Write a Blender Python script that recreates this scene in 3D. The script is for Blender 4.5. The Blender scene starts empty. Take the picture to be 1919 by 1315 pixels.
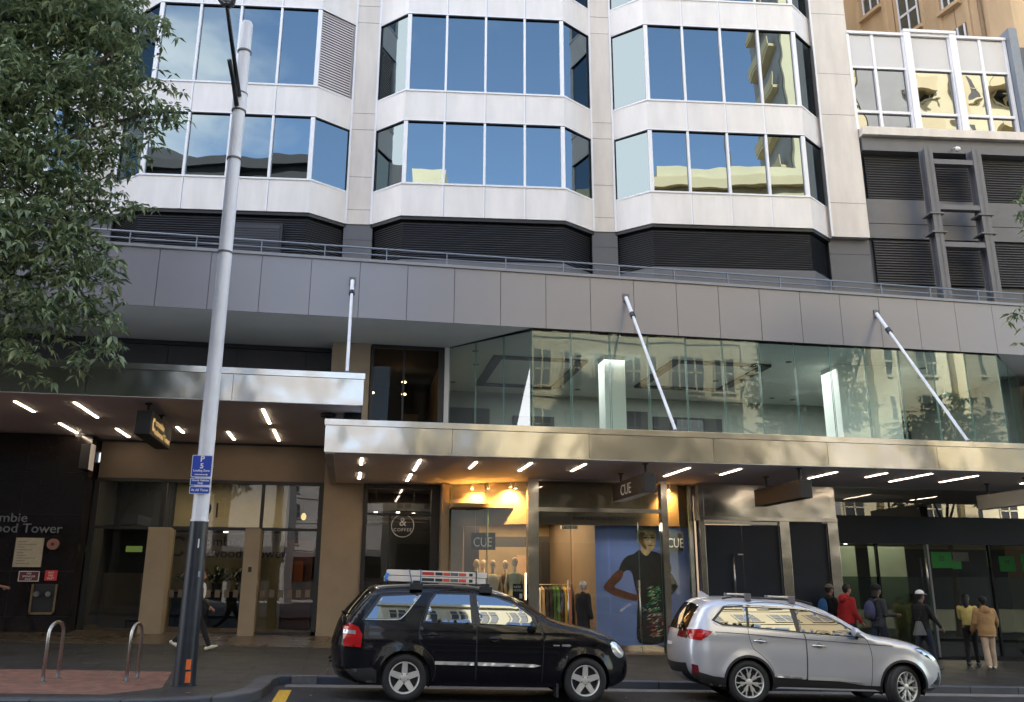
import bpy, bmesh, math, random
from mathutils import Vector, Matrix, geometry
random.seed(7)
R = math.radians
scene = bpy.context.scene

# ------------------------------------------------------------------ camera
FPX = 1620.0                      # focal length in photo pixels (1919 wide)
PITCH = math.atan(441 / FPX); YAW = R(10.46); ROLL = R(0.155)
cam_data = bpy.data.cameras.new('camera'); cam = bpy.data.objects.new('camera', cam_data)
scene.collection.objects.link(cam)
fwd = Vector((math.sin(YAW) * math.cos(PITCH), math.cos(YAW) * math.cos(PITCH), math.sin(PITCH)))
rt0 = Vector((math.cos(YAW), -math.sin(YAW), 0)); up0 = rt0.cross(fwd)
rt = math.cos(ROLL) * rt0 + math.sin(ROLL) * up0
up = math.cos(ROLL) * up0 - math.sin(ROLL) * rt0
cam.matrix_world = Matrix(((rt.x, up.x, -fwd.x, 0), (rt.y, up.y, -fwd.y, 0), (rt.z, up.z, -fwd.z, 1.7), (0, 0, 0, 1)))
cam_data.sensor_width = 36; cam_data.lens = FPX / 1919 * 36
cam_data.clip_start = 0.1; cam_data.clip_end = 2000
scene.camera = cam

# ------------------------------------------------------------------ sky, sun, exposure
SUN_AZ = R(14)       # from +Y towards +X
SUN_EL = R(37)
world = bpy.data.worlds.new('World'); scene.world = world; world.use_nodes = True
nt = world.node_tree; nt.nodes.clear()
out = nt.nodes.new('ShaderNodeOutputWorld'); bg = nt.nodes.new('ShaderNodeBackground')
sky = nt.nodes.new('ShaderNodeTexSky'); sky.sky_type = 'NISHITA'; sky.sun_disc = False
sky.sun_elevation = SUN_EL; sky.sun_rotation = SUN_AZ; sky.air_density = 1.0; sky.dust_density = 0.6; sky.ozone_density = 1.2
bg.inputs['Strength'].default_value = 0.15
# broken cloud, denser towards the west (-X)
tc = nt.nodes.new('ShaderNodeTexCoord'); mp = nt.nodes.new('ShaderNodeMapping')
mp.inputs['Scale'].default_value = (1.0, 1.0, 2.2)
nz = nt.nodes.new('ShaderNodeTexNoise'); nz.inputs['Scale'].default_value = 2.3; nz.inputs['Detail'].default_value = 7; nz.inputs['Roughness'].default_value = 0.55
sep = nt.nodes.new('ShaderNodeSeparateXYZ')
nt.links.new(tc.outputs['Generated'], mp.inputs['Vector']); nt.links.new(mp.outputs[0], nz.inputs['Vector'])
nt.links.new(tc.outputs['Generated'], sep.inputs[0])
ma = nt.nodes.new('ShaderNodeMath'); ma.operation = 'MULTIPLY_ADD'; ma.inputs[1].default_value = -0.22; nt.links.new(sep.outputs['X'], ma.inputs[0]); nt.links.new(nz.outputs['Fac'], ma.inputs[2])
rmp = nt.nodes.new('ShaderNodeMapRange'); rmp.inputs['From Min'].default_value = 0.50; rmp.inputs['From Max'].default_value = 0.70; rmp.interpolation_type = 'SMOOTHSTEP'
nt.links.new(ma.outputs[0], rmp.inputs['Value'])
mx = nt.nodes.new('ShaderNodeMixRGB'); mx.inputs['Color2'].default_value = (5.6, 5.6, 5.6, 1)
mulf = nt.nodes.new('ShaderNodeMath'); mulf.operation = 'MULTIPLY'; mulf.inputs[1].default_value = 0.85; nt.links.new(rmp.outputs[0], mulf.inputs[0])
nt.links.new(mulf.outputs[0], mx.inputs['Fac']); nt.links.new(sky.outputs[0], mx.inputs['Color1'])
nt.links.new(mx.outputs[0], bg.inputs['Color']); nt.links.new(bg.outputs[0], out.inputs['Surface'])
sd = bpy.data.lights.new('sun', 'SUN'); sd.energy = 4.2; sd.angle = R(0.5); sd.color = (1.0, 0.93, 0.82)
sun = bpy.data.objects.new('sun', sd); scene.collection.objects.link(sun)
sdir = Vector((math.sin(SUN_AZ) * math.cos(SUN_EL), math.cos(SUN_AZ) * math.cos(SUN_EL), math.sin(SUN_EL)))
sun.rotation_euler = sdir.to_track_quat('Z', 'Y').to_euler(); sun.location = sdir * 200
scene.view_settings.view_transform = 'Standard'; scene.view_settings.look = 'None'
scene.view_settings.gamma = 1.0; scene.view_settings.use_curve_mapping = False
scene.view_settings.exposure = 2.2
scene.cycles.max_bounces = 10; scene.cycles.transparent_max_bounces = 16
scene.cycles.caustics_reflective = False; scene.cycles.caustics_refractive = False
scene.cycles.sample_clamp_indirect = 6.0

# ------------------------------------------------------------------ materials
def _nodes(name):
    m = bpy.data.materials.new(name); m.use_nodes = True
    return m, m.node_tree, m.node_tree.nodes['Principled BSDF']
def mat(name, col, rough=0.6, metal=0.0, var=0.0, vscale=3.0, bump=0.0, bscale=40.0, coat=0.0, spec=None, stretch=None, aniso=None, emit=None, estr=1.0):
    m, t, b = _nodes(name)
    b.inputs['Base Color'].default_value = (*col, 1); b.inputs['Roughness'].default_value = rough; b.inputs['Metallic'].default_value = metal
    if coat: b.inputs['Coat Weight'].default_value = coat; b.inputs['Coat Roughness'].default_value = 0.03
    if spec is not None: b.inputs['Specular IOR Level'].default_value = spec
    c = t.nodes.new('ShaderNodeTexCoord'); mpn = t.nodes.new('ShaderNodeMapping'); t.links.new(c.outputs['Object'], mpn.inputs[0])
    if stretch: mpn.inputs['Scale'].default_value = stretch
    if var:
        n = t.nodes.new('ShaderNodeTexNoise'); n.inputs['Scale'].default_value = vscale; n.inputs['Detail'].default_value = 6; n.inputs['Roughness'].default_value = 0.6
        t.links.new(mpn.outputs[0], n.inputs['Vector'])
        r = t.nodes.new('ShaderNodeValToRGB')
        r.color_ramp.elements[0].position = 0.3; r.color_ramp.elements[1].position = 0.72
        r.color_ramp.elements[0].color = (*[max(0, x * (1 - var)) for x in col], 1); r.color_ramp.elements[1].color = (*[min(1, x * (1 + var * 0.7)) for x in col], 1)
        t.links.new(n.outputs['Fac'], r.inputs[0]); t.links.new(r.outputs[0], b.inputs['Base Color'])
        rr = t.nodes.new('ShaderNodeMapRange'); rr.inputs['To Min'].default_value = rough * 0.85; rr.inputs['To Max'].default_value = min(1, rough * 1.2)
        t.links.new(n.outputs['Fac'], rr.inputs['Value']); t.links.new(rr.outputs[0], b.inputs['Roughness'])
    if bump:
        n2 = t.nodes.new('ShaderNodeTexNoise'); n2.inputs['Scale'].default_value = bscale; n2.inputs['Detail'].default_value = 3
        t.links.new(mpn.outputs[0], n2.inputs['Vector'])
        bm_ = t.nodes.new('ShaderNodeBump'); bm_.inputs['Strength'].default_value = bump; bm_.inputs['Distance'].default_value = 0.02
        t.links.new(n2.outputs['Fac'], bm_.inputs['Height']); t.links.new(bm_.outputs[0], b.inputs['Normal'])
    if emit:
        b.inputs['Emission Color'].default_value = (*emit, 1); b.inputs['Emission Strength'].default_value = estr
    return m
def mirror_glass(name, refl, dark, wav=0.02, wscale=0.5, rough=0.0, fac=0.8):
    """opaque reflective glazing: tinted mirror over a dark room"""
    m = bpy.data.materials.new(name); m.use_nodes = True; t = m.node_tree; t.nodes.clear()
    o = t.nodes.new('ShaderNodeOutputMaterial'); g = t.nodes.new('ShaderNodeBsdfGlossy'); d = t.nodes.new('ShaderNodeBsdfDiffuse'); mi = t.nodes.new('ShaderNodeMixShader')
    g.inputs['Color'].default_value = (*refl, 1); g.inputs['Roughness'].default_value = rough; d.inputs['Color'].default_value = (*dark, 1)
    mi.inputs[0].default_value = fac
    t.links.new(d.outputs[0], mi.inputs[1]); t.links.new(g.outputs[0], mi.inputs[2]); t.links.new(mi.outputs[0], o.inputs[0])
    if wav:
        c = t.nodes.new('ShaderNodeTexCoord'); n = t.nodes.new('ShaderNodeTexNoise'); n.inputs['Scale'].default_value = wscale; n.inputs['Detail'].default_value = 1
        b = t.nodes.new('ShaderNodeBump'); b.inputs['Strength'].default_value = 1.0; b.inputs['Distance'].default_value = wav
        t.links.new(c.outputs['Object'], n.inputs['Vector']); t.links.new(n.outputs['Fac'], b.inputs['Height']); t.links.new(b.outputs[0], g.inputs['Normal'])
    return m
def clear_glass(name, tint=(0.85, 0.95, 0.9), base=0.08, boost=1.0, wav=0.0, wscale=0.6, refl=(1, 1, 1)):
    m = bpy.data.materials.new(name); m.use_nodes = True; t = m.node_tree; t.nodes.clear()
    o = t.nodes.new('ShaderNodeOutputMaterial'); g = t.nodes.new('ShaderNodeBsdfGlossy'); d = t.nodes.new('ShaderNodeBsdfTransparent'); mi = t.nodes.new('ShaderNodeMixShader')
    g.inputs['Roughness'].default_value = 0.0; g.inputs['Color'].default_value = (*refl, 1); d.inputs['Color'].default_value = (*tint, 1)
    fr = t.nodes.new('ShaderNodeFresnel'); fr.inputs['IOR'].default_value = 1.5
    ma_ = t.nodes.new('ShaderNodeMath'); ma_.operation = 'MULTIPLY_ADD'; ma_.inputs[1].default_value = boost; ma_.inputs[2].default_value = base; ma_.use_clamp = True
    t.links.new(fr.outputs[0], ma_.inputs[0]); t.links.new(ma_.outputs[0], mi.inputs[0])
    t.links.new(d.outputs[0], mi.inputs[1]); t.links.new(g.outputs[0], mi.inputs[2]); t.links.new(mi.outputs[0], o.inputs[0])
    if wav:
        c = t.nodes.new('ShaderNodeTexCoord'); n = t.nodes.new('ShaderNodeTexNoise'); n.inputs['Scale'].default_value = wscale; n.inputs['Detail'].default_value = 1
        b = t.nodes.new('ShaderNodeBump'); b.inputs['Distance'].default_value = wav
        t.links.new(c.outputs['Object'], n.inputs['Vector']); t.links.new(n.outputs['Fac'], b.inputs['Height']); t.links.new(b.outputs[0], g.inputs['Normal'])
    return m
def brick_mat(name, c1, c2, mortar, bw, bh, mort=0.01, rough=0.8, offset=0.0, rot=(0, 0, 0), bump=0.3, spec=0.5):
    m, t, b = _nodes(name)
    c = t.nodes.new('ShaderNodeTexCoord'); mpn = t.nodes.new('ShaderNodeMapping'); mpn.inputs['Rotation'].default_value = rot
    br = t.nodes.new('ShaderNodeTexBrick'); br.inputs['Scale'].default_value = 1; br.inputs['Brick Width'].default_value = bw; br.inputs['Row Height'].default_value = bh
    br.inputs['Mortar Size'].default_value = mort; br.offset = offset
    br.inputs['Color1'].default_value = (*c1, 1); br.inputs['Color2'].default_value = (*c2, 1); br.inputs['Mortar'].default_value = (*mortar, 1)
    t.links.new(c.outputs['Object'], mpn.inputs[0]); t.links.new(mpn.outputs[0], br.inputs['Vector'])
    n = t.nodes.new('ShaderNodeTexNoise'); n.inputs['Scale'].default_value = 1.3; n.inputs['Detail'].default_value = 8
    t.links.new(c.outputs['Object'], n.inputs['Vector'])
    mm = t.nodes.new('ShaderNodeMixRGB'); mm.blend_type = 'MULTIPLY'; mm.inputs['Fac'].default_value = 0.45
    rp = t.nodes.new('ShaderNodeValToRGB'); rp.color_ramp.elements[0].position = 0.3; rp.color_ramp.elements[0].color = (0.45, 0.45, 0.45, 1); rp.color_ramp.elements[1].position = 0.7; rp.color_ramp.elements[1].color = (1.15, 1.15, 1.15, 1)
    t.links.new(n.outputs['Fac'], rp.inputs[0]); t.links.new(br.outputs['Color'], mm.inputs['Color1']); t.links.new(rp.outputs[0], mm.inputs['Color2'])
    t.links.new(mm.outputs[0], b.inputs['Base Color'])
    rr = t.nodes.new('ShaderNodeMapRange'); rr.inputs['To Min'].default_value = rough * 0.6; rr.inputs['To Max'].default_value = min(1, rough * 1.3)
    t.links.new(n.outputs['Fac'], rr.inputs['Value']); t.links.new(rr.outputs[0], b.inputs['Roughness'])
    bp = t.nodes.new('ShaderNodeBump'); bp.inputs['Strength'].default_value = bump; bp.inputs['Distance'].default_value = 0.01; bp.invert = True
    t.links.new(br.outputs['Fac'], bp.inputs['Height']); t.links.new(bp.outputs[0], b.inputs['Normal'])
    b.inputs['Specular IOR Level'].default_value = spec
    return m
def wavy_metal(name, col, rough, wav, wscale, stretch=(1, 1, 1)):
    m, t, b = _nodes(name)
    b.inputs['Base Color'].default_value = (*col, 1); b.inputs['Metallic'].default_value = 1; b.inputs['Roughness'].default_value = rough
    c = t.nodes.new('ShaderNodeTexCoord'); mpn = t.nodes.new('ShaderNodeMapping'); mpn.inputs['Scale'].default_value = stretch
    n = t.nodes.new('ShaderNodeTexNoise'); n.inputs['Scale'].default_value = wscale; n.inputs['Detail'].default_value = 1.5
    bp = t.nodes.new('ShaderNodeBump'); bp.inputs['Distance'].default_value = wav; bp.inputs['Strength'].default_value = 1
    t.links.new(c.outputs['Object'], mpn.inputs[0]); t.links.new(mpn.outputs[0], n.inputs['Vector']); t.links.new(n.outputs['Fac'], bp.inputs['Height']); t.links.new(bp.outputs[0], b.inputs['Normal'])
    g = t.nodes.new('ShaderNodeTexNoise'); g.inputs['Scale'].default_value = 30; m2 = t.nodes.new('ShaderNodeMapping'); m2.inputs['Scale'].default_value = (0.3, 0.3, 12)
    t.links.new(c.outputs['Object'], m2.inputs[0]); t.links.new(m2.outputs[0], g.inputs['Vector'])
    rr = t.nodes.new('ShaderNodeMapRange'); rr.inputs['To Min'].default_value = rough * 0.7; rr.inputs['To Max'].default_value = rough * 1.3
    t.links.new(g.outputs['Fac'], rr.inputs['Value']); t.links.new(rr.outputs[0], b.inputs['Roughness'])
    return m
def emis(name, col, s):
    m = bpy.data.materials.new(name); m.use_nodes = True; t = m.node_tree; t.nodes.clear()
    o = t.nodes.new('ShaderNodeOutputMaterial'); e = t.nodes.new('ShaderNodeEmission'); e.inputs[0].default_value = (*col, 1); e.inputs[1].default_value = s
    t.links.new(e.outputs[0], o.inputs[0]); return m

M = {}
M['white_panel'] = mat('white_panel', (0.78, 0.735, 0.71), 0.34, var=0.10, vscale=2.2, stretch=(1, 1, 0.22), bump=0.02, bscale=1.2)
M['pier_panel'] = mat('pier_panel', (0.70, 0.635, 0.58), 0.5, var=0.13, vscale=2.0, stretch=(1, 1, 0.25))
M['white_alu'] = mat('white_alu', (0.82, 0.81, 0.84), 0.35)
M['joint'] = mat('joint', (0.13, 0.11, 0.11), 0.8)
M['tower_glass'] = mirror_glass('tower_glass', (0.18, 0.215, 0.225), (0.010, 0.012, 0.018), wav=0.004, wscale=0.8, fac=0.9)
M['tower_glass_wavy'] = mirror_glass('tower_glass_wavy', (0.24, 0.25, 0.25), (0.012, 0.012, 0.012), wav=0.007, wscale=1.1, fac=0.92)
M['louvre_dark'] = mat('louvre_dark', (0.030, 0.031, 0.040), 0.45, var=0.3, vscale=2)
M['louvre_grey'] = mat('louvre_grey', (0.060, 0.058, 0.066), 0.5, var=0.3, vscale=1.5)
M['grey_wall'] = mat('grey_wall', (0.115, 0.115, 0.128), 0.55, var=0.12, vscale=0.8)
M['steel_grey'] = mat('steel_grey', (0.125, 0.125, 0.140), 0.45, var=0.12, vscale=2)
M['rail'] = mat('rail', (0.20, 0.23, 0.28), 0.4, var=0.1, vscale=8)
M['fascia'] = mat('fascia', (0.235, 0.228, 0.250), 0.30, metal=0.12, bump=0.025, bscale=0.5, spec=0.5)
M['coping'] = mat('coping', (0.25, 0.25, 0.27), 0.4, var=0.1)
M['soffit'] = mat('soffit', (0.40, 0.40, 0.37), 0.55, var=0.1, vscale=0.7)
M['soffit_dark'] = mat('soffit_dark', (0.82, 0.75, 0.74), 0.6, var=0.06, vscale=1.0)
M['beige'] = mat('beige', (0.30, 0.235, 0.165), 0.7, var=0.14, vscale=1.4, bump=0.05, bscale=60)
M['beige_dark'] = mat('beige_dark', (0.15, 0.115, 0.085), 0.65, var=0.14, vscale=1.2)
M['stainless'] = wavy_metal('stainless', (0.46, 0.445, 0.42), 0.20, 0.06, 0.9)
M['stainless_flat'] = wavy_metal('stainless_flat', (0.50, 0.48, 0.45), 0.22, 0.03, 1.2)
M['granite'] = mat('granite', (0.016, 0.013, 0.013), 0.13, var=0.5, vscale=14, spec=0.6)
M['black'] = mat('black', (0.012, 0.012, 0.014), 0.5, var=0.3)
M['black_gloss'] = mat('black_gloss', (0.010, 0.010, 0.013), 0.12)
M['navy_black'] = mat('navy_black', (0.010, 0.013, 0.022), 0.45, var=0.25, vscale=1, spec=0.15)
M['navy_door'] = mat('navy_door', (0.020, 0.026, 0.042), 0.35, var=0.2, vscale=0.7, spec=0.2)
M['shop_glass'] = clear_glass('shop_glass', (0.86, 0.92, 0.88), 0.02, 0.75, wav=0.002)
M['shop_glass_dark'] = clear_glass('shop_glass_dark', (0.62, 0.64, 0.58), 0.03, 0.8, wav=0.003)
M['green_glass'] = clear_glass('green_glass', (0.84, 0.93, 0.89), 0.03, 0.55, wav=0.004, wscale=0.7, refl=(0.85, 0.95, 0.95))
M['glass_edge'] = mat('glass_edge', (0.16, 0.30, 0.26), 0.15)
M['corner_glass'] = clear_glass('corner_glass', (0.88, 0.93, 0.90), 0.0, 0.35, wav=0.002)
M['return_glass'] = clear_glass('return_glass', (0.80, 0.90, 0.86), 0.20, 0.9, wav=0.003)
M['tint_glass'] = clear_glass('tint_glass', (0.5, 0.46, 0.40), 0.0, 0.22, wav=0.003)
M['frost'] = mat('frost', (0.42, 0.48, 0.34), 0.25, var=0.15, vscale=0.8)
M['white_paint'] = mat('white_paint', (0.62, 0.60, 0.60), 0.6)
M['int_wall'] = mat('int_wall', (0.62, 0.66, 0.60), 0.8, var=0.05)
M['int_mid'] = mat('int_mid', (0.22, 0.24, 0.22), 0.8, var=0.1)
M['pend_warm'] = emis('pend_warm', (1.0, 0.6, 0.25), 0.4)
M['int_dark'] = mat('int_dark', (0.045, 0.045, 0.05), 0.8, var=0.3, vscale=1)
M['int_beige'] = mat('int_beige', (0.36, 0.29, 0.17), 0.8, var=0.2, vscale=1.2)
M['int_warm'] = mat('int_warm', (0.34, 0.22, 0.12), 0.7, var=0.2, vscale=2)
M['wood_red'] = mat('wood_red', (0.12, 0.03, 0.015), 0.6, var=0.3, vscale=5, stretch=(1, 1, 6))
M['strip'] = emis('strip', (1.0, 0.80, 0.58), 7.0)
M['down_warm'] = emis('down_warm', (1.0, 0.66, 0.33), 4.0)
M['down_white'] = emis('down_white', (1.0, 0.85, 0.66), 3.0)
M['spot_warm'] = emis('spot_warm', (1.0, 0.70, 0.36), 28.0)
M['sign_white'] = mat('sign_white', (0.72, 0.72, 0.74), 0.5)
M['sign_blue'] = mat('sign_blue', (0.006, 0.045, 0.42), 0.35)
M['gold_text'] = emis('gold_text', (1.0, 0.62, 0.22), 0.16)
M['pole_white'] = mat('pole_white', (0.78, 0.78, 0.82), 0.3, var=0.14, vscale=3, stretch=(1, 1, 0.4))
M['pole_dark'] = mat('pole_dark', (0.020, 0.025, 0.034), 0.35, var=0.3, vscale=5)
M['steel'] = mat('steel', (0.50, 0.49, 0.47), 0.28, metal=1.0, var=0.1, vscale=8)
M['orange'] = mat('orange', (0.80, 0.16, 0.03), 0.5, var=0.2, vscale=20)
M['red_sign'] = mat('red_sign', (0.50, 0.03, 0.03), 0.5)
M['green_sign'] = mat('green_sign', (0.02, 0.42, 0.07), 0.6, var=0.1, vscale=3)
M['bark'] = mat('bark', (0.10, 0.085, 0.065), 0.9, var=0.4, vscale=8, bump=0.6, bscale=14, stretch=(1, 1, 0.3))

# ------------------------------------------------------------------ mesh helpers
class MB:
    """collects polygons (world coordinates, or passed through T) and links them as ONE mesh object"""
    def __init__(s, T=None): s.v = []; s.f = []; s.m = []; s.T = T; s.cm = 0
    def add(s, vs, fs, mi=None):
        k = len(s.v); mi = s.cm if mi is None else mi
        s.v += [Vector(p) if s.T is None else s.T(p) for p in vs]
        s.f += [tuple(k + i for i in f) for f in fs]; s.m += [mi] * len(fs)
    def box(s, x0, x1, y0, y1, z0, z1, mi=None, sl=0.0):
        """sl: drop in z per metre of x (ground slope) applied to the lower face"""
        x0, x1 = min(x0, x1), max(x0, x1); y0, y1 = min(y0, y1), max(y0, y1)
        za, zb = z0 - sl * 0, z0 - sl * (x1 - x0)
        s.add([(x0, y0, za), (x1, y0, zb), (x1, y1, zb), (x0, y1, za), (x0, y0, z1), (x1, y0, z1), (x1, y1, z1), (x0, y1, z1)],
              [(0, 3, 2, 1), (4, 5, 6, 7), (0, 1, 5, 4), (1, 2, 6, 5), (2, 3, 7, 6), (3, 0, 4, 7)], mi)
    def quad(s, a, b, c, d, mi=None): s.add([a, b, c, d], [(0, 1, 2, 3)], mi)
    def wall(s, a, b, z0, z1, th, mi=None):
        """upright slab from plan point a to b, thickness th behind (to the left of a->b)"""
        a = Vector((a[0], a[1])); b = Vector((b[0], b[1])); n = Vector((-(b - a).y, (b - a).x)).normalized() * th
        c, d = b + n, a + n
        s.add([(a.x, a.y, z0), (b.x, b.y, z0), (c.x, c.y, z0), (d.x, d.y, z0), (a.x, a.y, z1), (b.x, b.y, z1), (c.x, c.y, z1), (d.x, d.y, z1)],
              [(0, 3, 2, 1), (4, 5, 6, 7), (0, 1, 5, 4), (1, 2, 6, 5), (2, 3, 7, 6), (3, 0, 4, 7)], mi)
    def prism(s, poly, z0, z1, mi=None):
        n = len(poly); g = (lambda z, p: z(*p)) if callable(z0) else (lambda z, p: z)
        lo = [(p[0], p[1], g(z0, p)) for p in poly]
        hi = [(p[0], p[1], z1(*p) if callable(z1) else z1) for p in poly]
        s.add(lo + hi, [tuple(range(n - 1, -1, -1)), tuple(range(n, 2 * n))] + [(i, (i + 1) % n, n + (i + 1) % n, n + i) for i in range(n)], mi)
    def tube(s, pts, r, seg=10, mi=None, cap=True, r2=None):
        pts = [Vector(p) for p in pts]; n = len(pts); k0 = []
        rr = r if isinstance(r, (list, tuple)) else [r + ((r2 - r) * i / (n - 1) if r2 is not None else 0) for i in range(n)]
        vs = []; prev = None
        for i, p in enumerate(pts):
            d = (pts[min(i + 1, n - 1)] - pts[max(i - 1, 0)]).normalized()
            a = Vector((0, 0, 1)) if abs(d.z) < 0.9 else Vector((1, 0, 0))
            u = d.cross(a).normalized() if prev is None else (prev - d * prev.dot(d)).normalized()
            prev = u; w = d.cross(u)
            for j in range(seg):
                t = 2 * math.pi * j / seg; vs.append(p + (u * math.cos(t) + w * math.sin(t)) * rr[i])
        fs = [(i * seg + j, i * seg + (j + 1) % seg, (i + 1) * seg + (j + 1) % seg, (i + 1) * seg + j) for i in range(n - 1) for j in range(seg)]
        if cap: fs += [tuple(range(seg - 1, -1, -1)), tuple((n - 1) * seg + j for j in range(seg))]
        s.add(vs, fs, mi)
    def disc(s, c, r, axis='y', seg=20, mi=None):
        vs = []
        for j in range(seg):
            t = 2 * math.pi * j / seg; a, b = r * math.cos(t), r * math.sin(t)
            vs.append((c[0] + a, c[1], c[2] + b) if axis == 'y' else (c[0] + a, c[1] + b, c[2]))
        s.add(vs, [tuple(range(seg))], mi)
    def blob(s, c, r, seg=12, rings=8, mi=None, f=None):
        vs = []; fs = []
        for i in range(rings + 1):
            ph = math.pi * i / rings
            for j in range(seg):
                t = 2 * math.pi * j / seg; d = Vector((math.sin(ph) * math.cos(t), math.sin(ph) * math.sin(t), math.cos(ph)))
                q = Vector((d.x * r[0], d.y * r[1], d.z * r[2]))
                if f: q = f(d, q)
                vs.append(Vector(c) + q)
        for i in range(rings):
            for j in range(seg): fs.append((i * seg + j, (i + 1) * seg + j, (i + 1) * seg + (j + 1) % seg, i * seg + (j + 1) % seg))
        s.add(vs, fs, mi)
    def build(s, name, mats, parent=None, smooth=False, bev=0.0, merge=0.0, label=None, autos=False):
        if not isinstance(mats, (list, tuple)): mats = [mats]
        me = bpy.data.meshes.new(name)
        if parent is not None and parent.parent is not None: bpy.context.view_layer.update()
        off = parent.matrix_world.inverted() if parent is not None else Matrix()
        base = Vector((0, 0, 0))
        if parent is None and s.v:
            base = Vector((sum(p.x for p in s.v) / len(s.v), sum(p.y for p in s.v) / len(s.v), min(p.z for p in s.v)))
        me.from_pydata([tuple(off @ (p - base)) for p in s.v], [], s.f)
        for mm in mats: me.materials.append(M[mm] if isinstance(mm, str) else mm)
        for p, mi in zip(me.polygons, s.m): p.material_index = mi; p.use_smooth = smooth
        b = bmesh.new(); b.from_mesh(me)
        if merge: bmesh.ops.remove_doubles(b, verts=b.verts, dist=merge)
        bmesh.ops.recalc_face_normals(b, faces=b.faces)
        if autos:
            for e in b.edges:
                if len(e.link_faces) == 2 and e.calc_face_angle(0) > R(35): e.smooth = False
        b.to_mesh(me); b.free(); me.update()
        o = bpy.data.objects.new(name, me); scene.collection.objects.link(o)
        o.location = base
        if parent is not None: o.parent = parent
        if bev:
            md = o.modifiers.new('bevel', 'BEVEL'); md.width = bev; md.segments = 2; md.limit_method = 'ANGLE'; md.angle_limit = R(40)
        if label: o['label'] = label
        return o
def thing(name, label, cat, loc=(0, 0, 0), rz=0.0, group=None, tilt=0.0):
    o = bpy.data.objects.new(name, None); scene.collection.objects.link(o); o.empty_display_size = 0.2
    mw = Matrix.Translation(loc) @ Matrix.Rotation(rz, 4, 'Z') @ Matrix.Rotation(tilt, 4, 'Y')
    o.matrix_world = mw
    o.location, q, _ = mw.decompose(); o.rotation_euler = q.to_euler()
    o['label'] = label; o['category'] = cat
    if group: o['group'] = group
    bpy.context.view_layer.update()
    return o
def tag(o, label, cat, group=None):
    o['label'] = label; o['category'] = cat
    if group: o['group'] = group
    return o
def struct(o): o['kind'] = 'structure'; return o
def LT(par):
    """local coordinates of a thing -> world"""
    mw = par.matrix_world.copy()
    return lambda p: mw @ Vector(p)
def text(name, s, parent, loc, size, material, rot=None, ext=0.004, align='LEFT', sx=1.0, bold=0.0, space=1.0, ay='BOTTOM_BASELINE'):
    cu = bpy.data.curves.new(name, 'FONT'); cu.body = s; cu.size = size; cu.extrude = ext; cu.offset = bold
    cu.align_x = align; cu.align_y = ay; cu.resolution_u = 3; cu.space_character = space
    o = bpy.data.objects.new(name, cu); scene.collection.objects.link(o); bpy.context.view_layer.update()
    dg = bpy.context.evaluated_depsgraph_get(); me = bpy.data.meshes.new_from_object(o.evaluated_get(dg)); bpy.data.objects.remove(o)
    me.name = name; me.materials.clear(); me.materials.append(M[material] if isinstance(material, str) else material)
    rm = (rot if rot is not None else Matrix.Rotation(R(90), 4, 'X'))
    mw = Matrix.Translation(loc) @ rm @ Matrix.Diagonal((sx, 1, 1, 1))
    if parent is not None: mw = parent.matrix_world.inverted() @ mw
    me.transform(mw)
    ob = bpy.data.objects.new(name, me); scene.collection.objects.link(ob)
    if parent is not None: ob.parent = parent
    return ob
# tower frame (rotated 6.46 degrees against the street front)
TH = R(6.46); EX = Vector((math.cos(TH), -math.sin(TH), 0)); EN = Vector((math.sin(TH), math.cos(TH), 0)); TD = 22.8
def TT(p): return EX * p[0] + EN * (TD + p[1]) + Vector((0, 0, p[2]))
# ground heights: the street falls 3 % to the right, the pavement rises towards the buildings
SL = 0.03
def road_z(x, y=0): return -SL * x
def path_z(x, y): return -SL * x + 0.14 + 0.055 * max(0.0, y - 16.7)
# ------------------------------------------------------------------ road, kerbs, pavements
M['asphalt'] = mat('asphalt', (0.034, 0.035, 0.038), 0.8, var=0.5, vscale=2.3, bump=0.9, bscale=70, spec=0.3)
M['bluestone'] = brick_mat('bluestone', (0.024, 0.025, 0.027), (0.033, 0.034, 0.036), (0.008, 0.008, 0.008), 0.9, 0.6, 0.018, 0.6, 0.5, spec=0.3)
M['kerbstone'] = brick_mat('kerbstone', (0.050, 0.055, 0.066), (0.085, 0.09, 0.10), (0.012, 0.012, 0.012), 1.1, 10, 0.014, 0.6, 0.0, spec=0.4)
M['red_grit'] = mat('red_grit', (0.20, 0.092, 0.062), 0.85, var=0.45, vscale=5, bump=0.5, bscale=120)
M['tile_brown'] = brick_mat('tile_brown', (0.085, 0.066, 0.045), (0.10, 0.076, 0.052), (0.04, 0.035, 0.03), 1.2, 0.6, 0.006, 0.3, 0.5, spec=0.6)
M['yellow_paint'] = mat('yellow_paint', (0.62, 0.36, 0.03), 0.7, var=0.45, vscale=14)
M['conc'] = mat('conc', (0.16, 0.15, 0.14), 0.85, var=0.3, vscale=5)

b = MB()
xs = [-160, 160]
b.quad((-160, -80, road_z(-160) - 0.16), (160, -80, road_z(160) - 0.16), (160, 80, road_z(160) - 0.16), (-160, 80, road_z(-160) - 0.16))
struct(b.build('ground', 'conc'))
b = MB()
N = 40
for i in range(N):
    x0 = -120 + 240 * i / N; x1 = -120 + 240 * (i + 1) / N
    b.quad((x0, 1.0, road_z(x0)), (x1, 1.0, road_z(x1)), (x1, 16.75, road_z(x1)), (x0, 16.75, road_z(x0)))
struct(b.build('road', 'asphalt'))
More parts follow.
